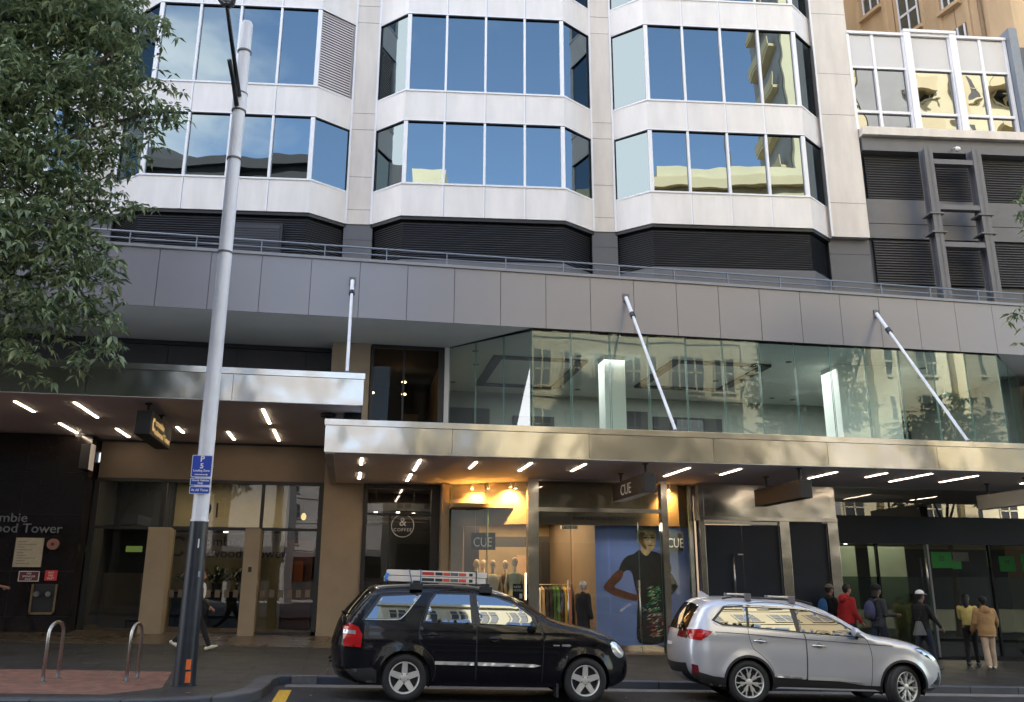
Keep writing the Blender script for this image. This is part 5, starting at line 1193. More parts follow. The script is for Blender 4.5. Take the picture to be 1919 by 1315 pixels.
def wheel(par, c, R_, rr_, width, spokes, kind, steer=0.0, side=-1):
    """wheel part with tyre, rim as sub-parts; c = hub centre in the car's frame"""
    mw = par.matrix_world @ Matrix.Translation(c) @ Matrix.Rotation(steer, 4, 'Z')
    T = lambda p: mw @ Vector((p[0], p[1] * -side, p[2]))
    def lathe(b, prof, seg=44, mi=0):
        vs = []
        for (y, r) in prof:
            for j in range(seg): t = 2 * math.pi * j / seg; vs.append((r * math.cos(t), y, r * math.sin(t)))
        n = len(prof); b.add(vs, [(i * seg + j, (i + 1) * seg + j, (i + 1) * seg + (j + 1) % seg, i * seg + (j + 1) % seg) for i in range(n - 1) for j in range(seg)], mi)
    h = width / 2
    b = MB(T); lathe(b, [(-h * 0.75, rr_ - 0.01), (-h * 0.95, rr_ + 0.01), (-h, (R_ + rr_) / 2), (-h * 0.93, R_ - 0.03), (-h * 0.72, R_ - 0.004), (-h * 0.3, R_), (-h * 0.28, R_ - 0.01), (-h * 0.24, R_ - 0.01), (-h * 0.22, R_), (h * 0.22, R_), (h * 0.24, R_ - 0.01), (h * 0.28, R_ - 0.01), (h * 0.3, R_), (h * 0.72, R_ - 0.004), (h * 0.95, R_ - 0.03), (h, (R_ + rr_) / 2), (h * 0.9, rr_)])
    w = b.build('wheel', 'rubber', par, smooth=True)
    b = MB(T)
    yf = -h * 0.86
    lathe(b, [(yf - 0.002, rr_ + 0.004), (yf - 0.008, rr_ - 0.004), (yf, rr_ - 0.014), (yf + 0.02, rr_ - 0.02), (h * 0.6, rr_ - 0.03)], mi=0)
    lathe(b, [(yf + 0.075, rr_ - 0.02), (yf + 0.078, 0.02)], mi=1)
    def sp(ang, r0, r1, w0, w1, y0, y1, mi=0, skew=0.0):
        ca, sa = math.cos(ang), math.sin(ang); ca2, sa2 = math.cos(ang + skew), math.sin(ang + skew)
        P = lambda r, l, y, c_, s_: (r * c_ - l * s_, y, r * s_ + l * c_)
        b.add([P(r0, -w0, y0, ca, sa), P(r0, w0, y0, ca, sa), P(r1, w1, y1, ca2, sa2), P(r1, -w1, y1, ca2, sa2), P(r0, -w0 * 1.1, y0 + 0.03, ca, sa), P(r0, w0 * 1.1, y0 + 0.03, ca, sa), P(r1, w1 * 1.15, y1 + 0.03, ca2, sa2), P(r1, -w1 * 1.15, y1 + 0.03, ca2, sa2)],
              [(0, 1, 2, 3), (0, 3, 7, 4), (1, 5, 6, 2), (2, 6, 7, 3)], mi)
    ph = R(90)
    if kind == 'five':
        for i in range(5): sp(ph + 2 * math.pi * i / 5, 0.035, rr_ - 0.012, 0.046, 0.038, yf + 0.012, yf - 0.002)
        lathe(b, [(yf + 0.004, 0.001), (yf + 0.004, 0.05), (yf + 0.012, 0.075), (yf + 0.04, 0.08)])
        for i in range(5):
            a = ph + 2 * math.pi * (i + 0.5) / 5; b.blob((0.062 * math.cos(a), yf + 0.004, 0.062 * math.sin(a)), (0.010, 0.006, 0.010), 8, 4, mi=1)
    else:
        for i in range(7):
            a = ph + 2 * math.pi * i / 7
            sp(a, 0.04, rr_ * 0.50, 0.016, 0.014, yf + 0.012, yf + 0.006)
            for q in (-1, 1): sp(a, rr_ * 0.46, rr_ - 0.012, 0.011, 0.008, yf + 0.006, yf, 0, q * 0.20); sp(a + q * 0.10, 0.05, rr_ * 0.6, 0.006, 0.006, yf + 0.02, yf + 0.012, 0, q * 0.12)
        lathe(b, [(yf + 0.002, 0.001), (yf + 0.002, 0.032), (yf + 0.012, 0.055), (yf + 0.04, 0.06)])
    b.build('rim', ['rim_silver', 'rim_dark'], w, smooth=True, autos=True)
    return w

def paint(name, col, metal, rough, flake=0.0):
    m, t, b = _nodes(name)
    b.inputs['Base Color'].default_value = (*col, 1); b.inputs['Metallic'].default_value = metal; b.inputs['Roughness'].default_value = rough
    b.inputs['Coat Weight'].default_value = 0.7; b.inputs['Specular IOR Level'].default_value = 0.3; b.inputs['Coat Roughness'].default_value = 0.02
    return m
M['paint_black'] = paint('paint_black', (0.006, 0.006, 0.008), 0.0, 0.25)
bb_ = M['paint_black'].node_tree.nodes['Principled BSDF']; bb_.inputs['Coat Weight'].default_value = 0.45; bb_.inputs['Specular IOR Level'].default_value = 0.1
M['paint_silver'] = paint('paint_silver', (0.55, 0.56, 0.60), 0.45, 0.30)
M['car_glass'] = mirror_glass('car_glass', (0.52, 0.56, 0.60), (0.006, 0.007, 0.007), wav=0.0, fac=0.42)
M['car_glass_dark'] = mirror_glass('car_glass_dark', (0.6, 0.6, 0.6), (0.004, 0.004, 0.004), wav=0.0, fac=0.22)
M['trim_black'] = mat('trim_black', (0.010, 0.010, 0.011), 0.35)
M['plastic_black'] = mat('plastic_black', (0.018, 0.018, 0.020), 0.6, var=0.2, vscale=20)
M['lamp_red'] = mat('lamp_red', (0.42, 0.008, 0.010), 0.12, coat=1.0)
M['lamp_dark_red'] = mat('lamp_dark_red', (0.12, 0.006, 0.008), 0.12, coat=1.0)
M['lamp_clear'] = mat('lamp_clear', (0.45, 0.46, 0.48), 0.12, metal=0.5, coat=1.0)
M['chrome'] = mat('chrome', (0.72, 0.72, 0.72), 0.12, metal=1.0)

# ---- black wagon
tilt = math.atan(SL)
def car_root(name, label, x, y, yaw):
    return thing(name, label, 'car', (x, y, road_z(x) + 0.0), -yaw, None, tilt)
bc = car_root('parked_car', 'black station wagon with a ladder on its roof rack, parked at the kerb', 0.95, 15.26, 0)
C1 = Car(bc, 1.90, [(-0.72, 0.27), (-0.95, 0.36), (-1.03, 0.55), (-1.05, 0.80), (-1.01, 1.0), (-0.93, 1.22), (-0.74, 1.46), (-0.55, 1.645), (-0.30, 1.695), (0.2, 1.725), (0.75, 1.73), (1.22, 1.695), (1.65, 1.60), (2.0, 1.43), (2.30, 1.27), (2.58, 1.185), (2.97, 1.11), (3.30, 1.02), (3.53, 0.90), (3.66, 0.74), (3.70, 0.52), (3.65, 0.36), (3.46, 0.27)],
         0.25, [(0.0, 0.415, 0.355), (2.90, 0.415, 0.355)], 1.12, 0.93, 0.36, (0.30, 0.75), (0.16, 0.5), flare=0.028, R_round=0.08)
rd = [(0.44, 0.30), (0.47, 0.52), (0.42, 0.66), (0.30, 0.78), (0.20, 0.92), (0.20, 1.14), (0.30, 1.42), (0.42, 1.655), (1.06, 1.665), (1.10, 1.14), (1.11, 0.30)]
fd = [(1.12, 0.30), (1.11, 1.14), (1.07, 1.665), (1.42, 1.63), (1.78, 1.52), (2.06, 1.33), (2.16, 1.18), (2.20, 0.95), (2.18, 0.30)]
C1.skin([rd, fd], 'paint_black'); C1.under()
for dp in (rd, fd): C1.line(dp[:] , 0.0005, 0.0045, 'black', 'door_seam')
C1.patch([(-0.72, 1.195), (-0.45, 1.585), (0.24, 1.635), (-0.04, 1.27), (-0.17, 1.195)], 0.003, 'trim_black', 'window_trim')
C1.patch([(-0.64, 1.22), (-0.42, 1.555), (0.19, 1.60), (-0.06, 1.29), (-0.19, 1.22)], 0.008, 'car_glass', 'window')
C1.line([(0.20, 1.60), (-0.04, 1.29), (-0.10, 1.235), (-0.20, 1.21), (-0.66, 1.205)], 0.006, 0.007, 'rim_silver', 'window_moulding')
C1.patch([(0.24, 1.18), (0.33, 1.50), (0.42, 1.64), (1.05, 1.645), (1.09, 1.17)], 0.003, 'trim_black', 'window_trim')
C1.patch([(0.28, 1.20), (0.36, 1.49), (0.45, 1.615), (0.99, 1.62), (1.02, 1.19)], 0.008, 'car_glass', 'window')
C1.patch([(1.095, 1.17), (1.06, 1.645), (1.42, 1.615), (1.76, 1.51), (2.05, 1.32), (2.12, 1.16)], 0.003, 'trim_black', 'window_trim')
C1.patch([(1.165, 1.19), (1.105, 1.62), (1.41, 1.595), (1.74, 1.49), (2.0, 1.305), (2.03, 1.17)], 0.008, 'car_glass', 'window')
C1.strip(lambda x, z: 1.72 < x < 2.34 and z > 1.2, 0.004, 'car_glass', 'windscreen', 0.9)
C1.strip(lambda x, z: x < -0.56 and z > 1.2, 0.004, 'car_glass_dark', 'rear_window', 0.9)
C1.patch([(-0.97, 0.80), (-1.0, 1.10), (-0.90, 1.145), (-0.76, 1.09), (-0.69, 0.98), (-0.70, 0.79)], 0.012, 'lamp_red', 'tail_light', thick=0.02)
C1.patch([(-0.99, 0.99), (-0.985, 1.045), (-0.80, 1.035), (-0.79, 0.98)], 0.016, 'lamp_clear', 'tail_light_lens')
C1.patch([(3.33, 0.93), (3.43, 0.95), (3.58, 0.84), (3.60, 0.74), (3.52, 0.70), (3.40, 0.77)], 0.008, 'lamp_clear', 'headlight', curve=True, thick=0.015)
C1.patch([(0.46, 0.56), (0.46, 0.61), (1.08, 0.605), (1.08, 0.555)], 0.014, 'rim_silver', 'side_moulding', thick=0.015)
C1.patch([(1.14, 0.555), (1.14, 0.605), (2.05, 0.59), (2.16, 0.57), (2.05, 0.545)], 0.014, 'rim_silver', 'side_moulding', thick=0.015)
C1.patch([(2.50, 0.90), (2.62, 0.905), (2.66, 0.885), (2.62, 0.865), (2.50, 0.87)], 0.006, 'lamp_clear', 'indicator')
C1.patch([(2.36, 0.89), (2.46, 0.89), (2.46, 0.875), (2.36, 0.875)], 0.004, 'rim_silver', 'badge')
C1.patch([(-0.05, 0.79), (-0.07, 0.75), (0.02, 0.75), (0.04, 0.79)], -0.01, 'trim_black', 'vent')
for (hx, hz) in ((0.40, 1.0), (1.40, 0.96)):
    C1.patch([(hx - 0.09, hz), (hx, hz + 0.045), (hx + 0.10, hz), (hx, hz - 0.045)], 0.002, 'black', 'handle_recess', curve=True)
    for sd in (-1, 1):
        b = MB(C1.L); y = sd * (C1.w(hx, hz) + 0.03); b.tube([(hx - 0.10, y - sd * 0.02, hz), (hx - 0.05, y, hz + 0.002), (hx + 0.06, y, hz), (hx + 0.11, y - sd * 0.02, hz - 0.002)], 0.014, seg=8); b.build('door_handle', 'paint_black', bc, smooth=True)
for sd in (-1, 1):   # door mirrors
    b = MB(C1.L); y = sd * (C1.w(2.02, 1.15) + 0.13)
    b.blob((1.98, y, 1.17), (0.075, 0.115, 0.085), 16, 10, f=lambda d, q: Vector((q.x if d.x > 0 else q.x * 0.35, q.y, q.z)))
    b.tube([(2.05, sd * (C1.w(2.05, 1.12) - 0.01), 1.13), (2.02, y, 1.10)], 0.03, seg=8); b.build('door_mirror', 'trim_black', bc, smooth=True)
C1.line([(-0.50, 1.70), (-0.2, 1.735), (0.5, 1.765), (1.1, 1.75), (1.55, 1.66), (1.62, 1.62)], -0.16, 0.014, 'rim_silver', 'roof_rail')
for xx, zz in ((0.12, 1.745), (1.26, 1.73)):
    b = MB(C1.L); b.tube([(xx, -0.74, zz + 0.055), (xx, 0.74, zz + 0.055)], 0.018, seg=8)
    for sd in (-1, 1): b.box(xx - 0.10, xx + 0.10, sd * 0.76, sd * 0.64, zz - 0.07, zz + 0.03); b.box(xx - 0.055, xx + 0.055, sd * 0.74, sd * 0.66, zz + 0.03, zz + 0.075)
    b.build('roof_bar', 'plastic_black', bc, bev=0.008)
b = MB(C1.L); b.box(-1.18, -1.0, -0.03, 0.03, 0.50, 0.53); b.blob((-1.17, 0, 0.57), (0.03, 0.03, 0.03)); b.build('tow_bar', 'black', bc)
b = MB(C1.L); b.tube([(-0.98, -0.1, 1.22), (-1.03, -0.35, 1.30), (-0.98, -0.55, 1.32)], 0.012); b.build('rear_wiper', 'black', bc)
b = MB(C1.L); b.box(2.42, 2.46, -0.93, -0.72, 0.10, 0.46); b.box(2.42, 2.46, 0.72, 0.93, 0.10, 0.46); b.build('mud_flap', 'plastic_black', bc)
C1.patch([(-0.42, 0.27), (-0.44, 0.46), (-0.52, 0.50), (-0.92, 0.46), (-0.72, 0.29)], 0.004, 'plastic_black', 'bumper_trim')
wz = 0.355
for (xw, sd) in ((0, -1), (2.90, -1), (0, 1), (2.90, 1)):
    wheel(bc, (xw, sd * 0.84, wz), 0.355, 0.235, 0.225, 5, 'five', 0.0, sd)
# mud: ladder on the rack
ld = thing('ladder', 'white extension ladder with red and black labels strapped on the black car roof', 'ladder', (1.5, 14.95, 1.80))
lz = 1.755
def lx(x): return x + 0.95
tz = lambda x: lz + 0.03 * 0 - SL * (x - 1.5)
for si, (dz, x0, x1) in enumerate(((0.0, 0.62, 2.28), (0.098, 0.66, 2.30))):
    sec = 'ladder_section'
    for yy in (14.72, 15.12):
        b = MB()
        z0 = lz + dz
        zz = lambda x: -SL * (x - 1.5)
        vs = []
        for x in (x0, x1):
            for (a, c) in ((yy - 0.018, 0.0), (yy + 0.018, 0.0), (yy + 0.018, 0.085), (yy - 0.018, 0.085)): vs.append((x, a, z0 + c + zz(x)))
        b.add(vs, [(0, 3, 2, 1), (4, 5, 6, 7), (0, 1, 5, 4), (1, 2, 6, 5), (2, 3, 7, 6), (3, 0, 4, 7)])
        st_ = b.build('stile', mat('ladder_white', (0.72, 0.66, 0.60), 0.45, var=0.06) if 'ladder_white' not in M else M['ladder_white'], ld, bev=0.004)
        M['ladder_white'] = st_.data.materials[0]
        if yy < 15:
            segs = [(1.22, 1.42, 'red_sign' if si else 'sticker_dark'), (1.44, 1.56, 'sticker_dark'), (1.57, 1.68, 'sticker_red'), (1.69, 1.82, 'sticker_grey'), (1.83, 1.95, 'sticker_red'), (2.0, 2.06, 'sticker_dark')]
            M.setdefault('sticker_dark', mat('sticker_dark', (0.03, 0.035, 0.04), 0.5, var=0.6, vscale=40)); M.setdefault('sticker_red', mat('sticker_red', (0.62, 0.08, 0.04), 0.5, var=0.15, vscale=30)); M.setdefault('sticker_grey', mat('sticker_grey', (0.12, 0.14, 0.14), 0.5, var=0.5, vscale=40))
            for (a, c, mm) in segs:
                b = MB(); h0, h1 = (0.018, 0.066)
                b.add([(a, yy - 0.0185 - 0.003, z0 + h0 + zz(a)), (c, yy - 0.0215, z0 + h0 + zz(c)), (c, yy - 0.0215, z0 + h1 + zz(c)), (a, yy - 0.0215, z0 + h1 + zz(a))], [(0, 1, 2, 3)]); b.build('label_sticker', mm, st_)
    b = MB()
    x = x0 + 0.12
    while x < x1 - 0.05: b.tube([(x, 14.72, lz + dz + 0.045 - SL * (x - 1.5)), (x, 15.12, lz + dz + 0.045 - SL * (x - 1.5))], 0.014, seg=8); x += 0.28
    b.build('rungs', 'ladder_white', ld, smooth=True)
for (x, m_) in ((1.06, 'strap_blue'), (1.20, 'strap_blue'), (2.12, 'black')):
    M.setdefault('strap_blue', mat('strap_blue', (0.10, 0.22, 0.34), 0.7))
    b = MB(); z0 = lz - SL * (x - 1.5)
    lean = 0.05 if x < 1.1 else 0.0
    b.tube([(x, 14.695, z0 - 0.03), (x - lean, 14.69, z0 + 0.19), (x - lean, 15.15, z0 + 0.19), (x, 15.145, z0 - 0.03)], 0.010, seg=6); b.build('strap', m_, ld)
b = MB(); b.tube([(0.66, 14.69, lz + 0.02), (0.63, 14.69, lz + 0.06), (0.66, 14.69, lz + 0.15)], 0.028, seg=8); b.build('rag', mat('rag_blue', (0.05, 0.20, 0.55), 0.8), ld, smooth=True)

# ---- silver SUV
sv = car_root('parked_car', 'silver sport utility car with roof bars, parked ahead of the black wagon', 6.75 + 0.92 * math.sin(R(8)), 14.50 + 0.92 * math.cos(R(8)), R(8))
C2 = Car(sv, 1.82, [(-0.62, 0.30), (-0.86, 0.38), (-0.98, 0.50), (-1.03, 0.72), (-1.02, 0.92), (-0.97, 1.13), (-0.86, 1.36), (-0.70, 1.58), (-0.50, 1.665), (-0.1, 1.695), (0.35, 1.70), (0.85, 1.675), (1.22, 1.61), (1.55, 1.49), (1.85, 1.33), (2.12, 1.18), (2.40, 1.11), (2.77, 1.06), (3.07, 0.985), (3.31, 0.87), (3.47, 0.70), (3.50, 0.52), (3.45, 0.38), (3.28, 0.30)],
         0.27, [(0.0, 0.405, 0.355), (2.67, 0.405, 0.355)], 1.17, 1.10, 0.36, (0.34, 0.85), (0.14, 0.45), flare=0.022, R_round=0.085)
rd = [(0.40, 0.36), (0.42, 0.52), (0.36, 0.66), (0.22, 0.80), (0.09, 0.90), (0.03, 1.08), (0.02, 1.24), (0.06, 1.615), (0.86, 1.61), (0.96, 1.20), (1.0, 1.07), (1.0, 0.70), (0.98, 0.36)]
fd = [(0.99, 0.36), (1.01, 0.70), (1.01, 1.07), (0.97, 1.20), (0.88, 1.61), (1.16, 1.575), (1.52, 1.44), (1.88, 1.22), (2.06, 1.10), (2.13, 0.82), (2.09, 0.36)]
C2.skin([rd, fd], 'paint_silver'); C2.under()
for dp in (rd, fd): C2.line(dp, 0.0005, 0.004, 'black', 'door_seam')
C2.patch([(-0.60, 1.335), (-0.36, 1.575), (0.05, 1.60), (0.90, 1.585), (1.14, 1.56), (1.46, 1.46), (1.84, 1.26), (2.04, 1.12), (0.9, 1.175), (0.0, 1.235), (-0.42, 1.255)], 0.003, 'trim_black', 'window_trim')
C2.line([(-0.60, 1.335), (-0.54, 1.28), (-0.42, 1.25), (0.0, 1.228), (0.9, 1.168), (1.9, 1.115)], 0.003, 0.006, 'chrome', 'window_moulding')
C2.line([(-0.60, 1.335), (-0.36, 1.578), (0.05, 1.603), (0.6, 1.60)], 0.003, 0.006, 'chrome', 'window_moulding')
C2.patch([(-0.54, 1.335), (-0.34, 1.545), (0.03, 1.575), (0.0, 1.26), (-0.40, 1.285)], 0.008, 'car_glass', 'window')
C2.patch([(0.07, 1.575), (0.80, 1.565), (0.85, 1.205), (0.05, 1.255)], 0.008, 'car_glass', 'window')
C2.patch([(0.92, 1.195), (0.90, 1.56), (1.14, 1.53), (1.44, 1.44), (1.78, 1.265), (1.90, 1.145)], 0.008, 'car_glass_dark', 'window')
C2.patch([(-0.02, 1.60), (0.86, 1.598), (1.14, 1.57), (1.12, 1.545), (0.86, 1.57), (-0.02, 1.575)], 0.03, mirror_glass('visor', (0.45, 0.5, 0.6), (0.03, 0.03, 0.04), 0.0, fac=0.5, rough=0.1), 'weather_shield', sides=(-1, 1))
C2.strip(lambda x, z: 1.50 < x < 2.20 and z > 1.15, 0.004, 'car_glass', 'windscreen', 0.9)
C2.strip(lambda x, z: x < -0.70 and z > 1.12, 0.004, 'car_glass_dark', 'rear_window', 0.9)
# dark line painting the shade along the pressed side crease
C2.line([(-0.55, 1.15), (0.0, 1.13), (1.0, 1.075), (2.05, 1.03), (2.5, 1.01)], 0.004, 0.006, mat('swage_shade', (0.10, 0.10, 0.12), 0.5), 'crease_shade')
# tail light across the corner and the rear face
C2.patch([(-1.02, 1.17), (-0.80, 1.19), (-0.60, 1.155), (-0.66, 1.10), (-0.80, 1.0), (-0.98, 1.02)], 0.010, 'lamp_red', 'tail_light', thick=0.02)
C2.patch([(-0.86, 1.12), (-0.70, 1.125), (-0.78, 1.05), (-0.88, 1.06)], 0.014, mat('lamp_bright', (0.75, 0.03, 0.02), 0.15, coat=1.0), 'tail_light_lens')
def rear_patch(z0, z1, u0, u1, off, m_, name):
    idx = [i for i, p in enumerate(C2.top) if z0 <= p[1] <= z1 and p[0] < -0.5]; b = MB(C2.L); vs = []; n = 8
    for i in idx:
        a = Vector(C2.top[max(0, i - 1)]); c = Vector(C2.top[i + 1]); t = (c - a).normalized(); nr = Vector((-t.y, t.x)); p = C2.top[i]; w0 = C2.w(p[0], p[1], 0.0); cr = C2.crown(p, nr)
        for j in range(n + 1):
            u = u0 + (u1 - u0) * j / n; q = cr * (1 - abs(u) ** 2.4) + off
            vs.append((p[0] + nr.x * q, u * w0, p[1] + nr.y * q))
    m = n + 1
    b.add(vs, [(i * m + j, (i + 1) * m + j, (i + 1) * m + j + 1, i * m + j + 1) for i in range(len(idx) - 1) for j in range(n)]); return b.build(name, m_, sv, smooth=True)
rear_patch(0.99, 1.16, -1.0, -0.52, 0.008, 'lamp_dark_red', 'tail_light'); rear_patch(0.99, 1.16, 0.52, 1.0, 0.008, 'lamp_dark_red', 'tail_light')
rear_patch(1.03, 1.10, -0.50, 0.50, 0.010, 'chrome', 'tailgate_bar')
rear_patch(0.28, 0.66, -0.98, 0.98, 0.006, 'plastic_black', 'bumper_insert'); rear_patch(0.36, 0.50, -0.66, 0.66, 0.018, 'rim_silver', 'skid_plate')
rear_patch(0.84, 0.95, -0.24, 0.24, 0.014, 'sign_white', 'number_plate')
C2.patch([(-0.94, 0.46), (-0.96, 0.62), (-0.86, 0.60), (-0.84, 0.46)], 0.008, 'lamp_dark_red', 'reflector')
C2.patch([(-0.40, 0.27), (-0.42, 0.42), (-0.62, 0.44), (-0.86, 0.50), (-0.95, 0.60), (-0.96, 0.44), (-0.8, 0.33), (-0.6, 0.28)], 0.003, 'plastic_black', 'bumper_trim')
C2.patch([(0.40, 0.27), (0.42, 0.46), (1.5, 0.42), (1.98, 0.36), (2.26, 0.36), (2.26, 0.27)], 0.006, 'plastic_black', 'sill_trim', thick=0.01)
C2.patch([(0.46, 0.455), (0.50, 0.50), (0.96, 0.475), (0.96, 0.43)], 0.016, 'rim_silver', 'side_moulding', thick=0.012)
C2.patch([(1.0, 0.425), (1.0, 0.475), (1.6, 0.455), (1.96, 0.405), (1.6, 0.415)], 0.016, 'rim_silver', 'side_moulding', thick=0.012)
for (xw, ra, hz) in C2.wheels:
    pl_ = [(xw + (ra + 0.035) * math.cos(a), hz + (ra + 0.035) * math.sin(a)) for a in [R(-10) + R(200) * i / 24 for i in range(25)]] + [(xw + (ra - 0.002) * math.cos(a), hz + (ra - 0.002) * math.sin(a)) for a in [R(190) - R(200) * i / 24 for i in range(25)]]
    C2.patch(pl_, 0.004, 'plastic_black', 'wheel_arch_trim', step=0.12)
C2.patch([(2.90, 0.97), (3.05, 0.985), (3.22, 0.91), (3.35, 0.80), (3.26, 0.79), (3.07, 0.87)], 0.008, 'lamp_clear', 'headlight', thick=0.012)
C2.patch([(2.88, 0.985), (3.05, 1.0), (3.27, 0.90), (3.24, 0.88), (3.03, 0.965)], 0.010, 'trim_black', 'headlight_trim')
C2.patch([(3.17, 0.38), (3.35, 0.52), (3.38, 0.60), (3.42, 0.50), (3.38, 0.36)], 0.010, 'chrome', 'fog_light_surround', thick=0.012)
C2.patch([(3.24, 0.40), (3.36, 0.49), (3.37, 0.40)], 0.016, 'black', 'fog_light_recess')
C2.patch([(2.98, 0.28), (3.05, 0.34), (3.33, 0.34), (3.2, 0.29)], 0.004, 'plastic_black', 'bumper_trim')
for (hx, hz) in ((0.20, 1.02), (1.21, 0.975)):
    C2.patch([(hx - 0.05, hz + 0.0), (hx + 0.02, hz + 0.05), (hx + 0.09, hz), (hx + 0.02, hz - 0.045)], 0.002, 'lamp_clear', 'handle_recess', curve=True)
    for sd in (-1, 1):
        b = MB(C2.L); y = sd * (C2.w(hx, hz) + 0.032); b.tube([(hx - 0.11, y - sd * 0.025, hz + 0.005), (hx - 0.05, y, hz + 0.006), (hx + 0.07, y, hz), (hx + 0.12, y - sd * 0.025, hz - 0.003)], 0.013, seg=8); b.build('door_handle', 'chrome', sv, smooth=True)
for sd in (-1, 1):
    y = sd * (C2.w(1.78, 1.15) + 0.14)
    b = MB(C2.L); b.blob((1.80, y, 1.225), (0.10, 0.13, 0.075), 18, 12, f=lambda d, q: Vector((q.x if d.x > 0 else q.x * 0.35, q.y, q.z))); mo = b.build('door_mirror', 'paint_silver', sv, smooth=True)
    b = MB(C2.L); b.box(1.78, 1.88, y - 0.08, y + 0.08, 1.205, 1.215); b.build('indicator', 'lamp_clear', mo)
    b = MB(C2.L); b.tube([(1.90, sd * (C2.w(1.9, 1.13) - 0.01), 1.13), (1.83, y, 1.16)], 0.035, seg=8); b.build('mirror_arm', 'trim_black', mo, smooth=True)
for sd in (-1, 1):
    b = MB(C2.L); b.tube([(-0.35, sd * 0.62, 1.70), (-0.15, sd * 0.62, 1.735), (1.0, sd * 0.62, 1.71), (1.25, sd * 0.62, 1.66)], 0.014, seg=8); b.build('roof_rail', 'trim_black', sv, smooth=True)
for xx, zz in ((0.10, 1.735), (0.88, 1.715)):
    b = MB(C2.L); b.tube([(xx, -0.66, zz + 0.045), (xx, 0.66, zz + 0.045)], 0.02, seg=8, mi=0)
    for sd in (-1, 1): b.box(xx - 0.05, xx + 0.05, sd * 0.68, sd * 0.58, zz - 0.06, zz + 0.065, 1)
    b.build('roof_bar', ['rim_silver', mat('bar_foot', (0.16, 0.16, 0.18), 0.4)], sv, bev=0.01)
b = MB(C2.L); b.add([(-0.62, 0, 1.70), (-0.40, 0.035, 1.72), (-0.40, -0.035, 1.72), (-0.60, 0, 1.82), (-0.55, 0.008, 1.815), (-0.55, -0.008, 1.815)], [(0, 1, 4, 3), (0, 3, 5, 2), (1, 2, 5, 4), (3, 4, 5)]); b.build('antenna', 'paint_silver', sv)
b = MB(C2.L); b.tube([(-1.03, 0.0, 1.17), (-1.04, -0.25, 1.22), (-1.01, -0.45, 1.24)], 0.012); b.build('rear_wiper', 'black', sv)
wheel(sv, (0, -0.80, 0.355), 0.355, 0.245, 0.225, 7, 'multi', 0, -1); wheel(sv, (0, 0.80, 0.355), 0.355, 0.245, 0.225, 7, 'multi', 0, 1)
wheel(sv, (2.67, -0.79, 0.355), 0.355, 0.245, 0.225, 7, 'multi', R(24), -1); wheel(sv, (2.67, 0.79, 0.355), 0.355, 0.245, 0.225, 7, 'multi', R(24), 1)
# ------------------------------------------------------------------ lamp post with parking signs
px_, py_ = -2.39, 14.95
lp_ = thing('street_lamp', 'tall white street lamp post with a dark painted base and two dark arms', 'street lamp', (px_, py_, path_z(px_, 14)))
b = MB(); b.tube([(px_, py_, 0.20), (px_, py_, 0.9), (px_, py_, 2.72)], [0.172, 0.162, 0.142], seg=28); b.tube([(px_, py_, 0.19), (px_, py_, 0.225)], 0.19, seg=28); b.build('base', 'pole_dark', lp_, smooth=True, autos=True)
b = MB(); b.tube([(px_, py_, 2.72), (px_, py_, 12.02)], [0.130, 0.108], seg=28); b.tube([(px_, py_, 2.70), (px_, py_, 2.735)], 0.146, seg=28)
b.tube([(px_, py_, 10.15), (px_, py_, 10.5)], 0.128, seg=24); b.tube([(px_, py_, 12.02), (px_, py_, 12.06)], 0.09, seg=24)
b.build('pole', 'pole_white', lp_, smooth=True, autos=True)
for z in (11.4, 10.5, 10.15, 9.17, 7.35):
    b = MB(); b.tube([(px_, py_, z), (px_, py_, z + 0.03)], (0.133 if z < 10 else 0.131), seg=24); b.build('band', 'steel_grey', lp_, smooth=True, autos=True)
b = MB(); b.tube([(px_, 14.83, 10.42), (-2.41, 14.3, 10.62), (-2.44, 13.1, 11.02)], [0.042, 0.038, 0.034], seg=10); b.build('arm', 'pole_dark', lp_, smooth=True)
b = MB(); b.tube([(px_ - 0.03, 14.83, 10.22), (-2.46, 14.4, 10.50), (-2.50, 14.1, 10.68)], [0.045, 0.04, 0.04], seg=10); b.build('arm', 'pole_dark', lp_, smooth=True)
b = MB(); b.blob((-2.44, 12.8, 11.09), (0.17, 0.42, 0.075), 18, 8, mi=0); b.blob((-2.44, 12.75, 11.035), (0.12, 0.26, 0.05), 16, 6, mi=1); b.build('luminaire', ['steel_grey', 'lamp_clear'], lp_, smooth=True)
# painted orange marks and stickers on the base
def on_post(a0, a1, z0, z1, r, m_, name):
    b = MB(); n = 6; vs = []
    for i in range(n + 1):
        a = R(a0 + (a1 - a0) * i / n); vs += [(px_ + r * math.cos(a), py_ + r * math.sin(a), z0), (px_ + r * math.cos(a), py_ + r * math.sin(a), z1)]
    b.add(vs, [(2 * i, 2 * i + 2, 2 * i + 3, 2 * i + 1) for i in range(n)]); return b.build(name, m_, lp_, smooth=True)
on_post(-78, -52, 0.26, 0.42, 0.176, 'orange', 'paint_mark'); on_post(-80, -55, 0.45, 0.60, 0.174, 'orange', 'paint_mark')
on_post(-78, -70, 2.28, 2.42, 0.153, 'sign_white', 'sticker'); on_post(-62, -48, 1.83, 1.92, 0.157, 'rail', 'sticker')
ps = thing('parking_sign', 'three blue and white parking sign plates stacked on the white lamp post', 'parking sign', (-2.41, 14.79, 3.13))
M['sign_border'] = mat('sign_border', (0.62, 0.66, 0.74), 0.4)
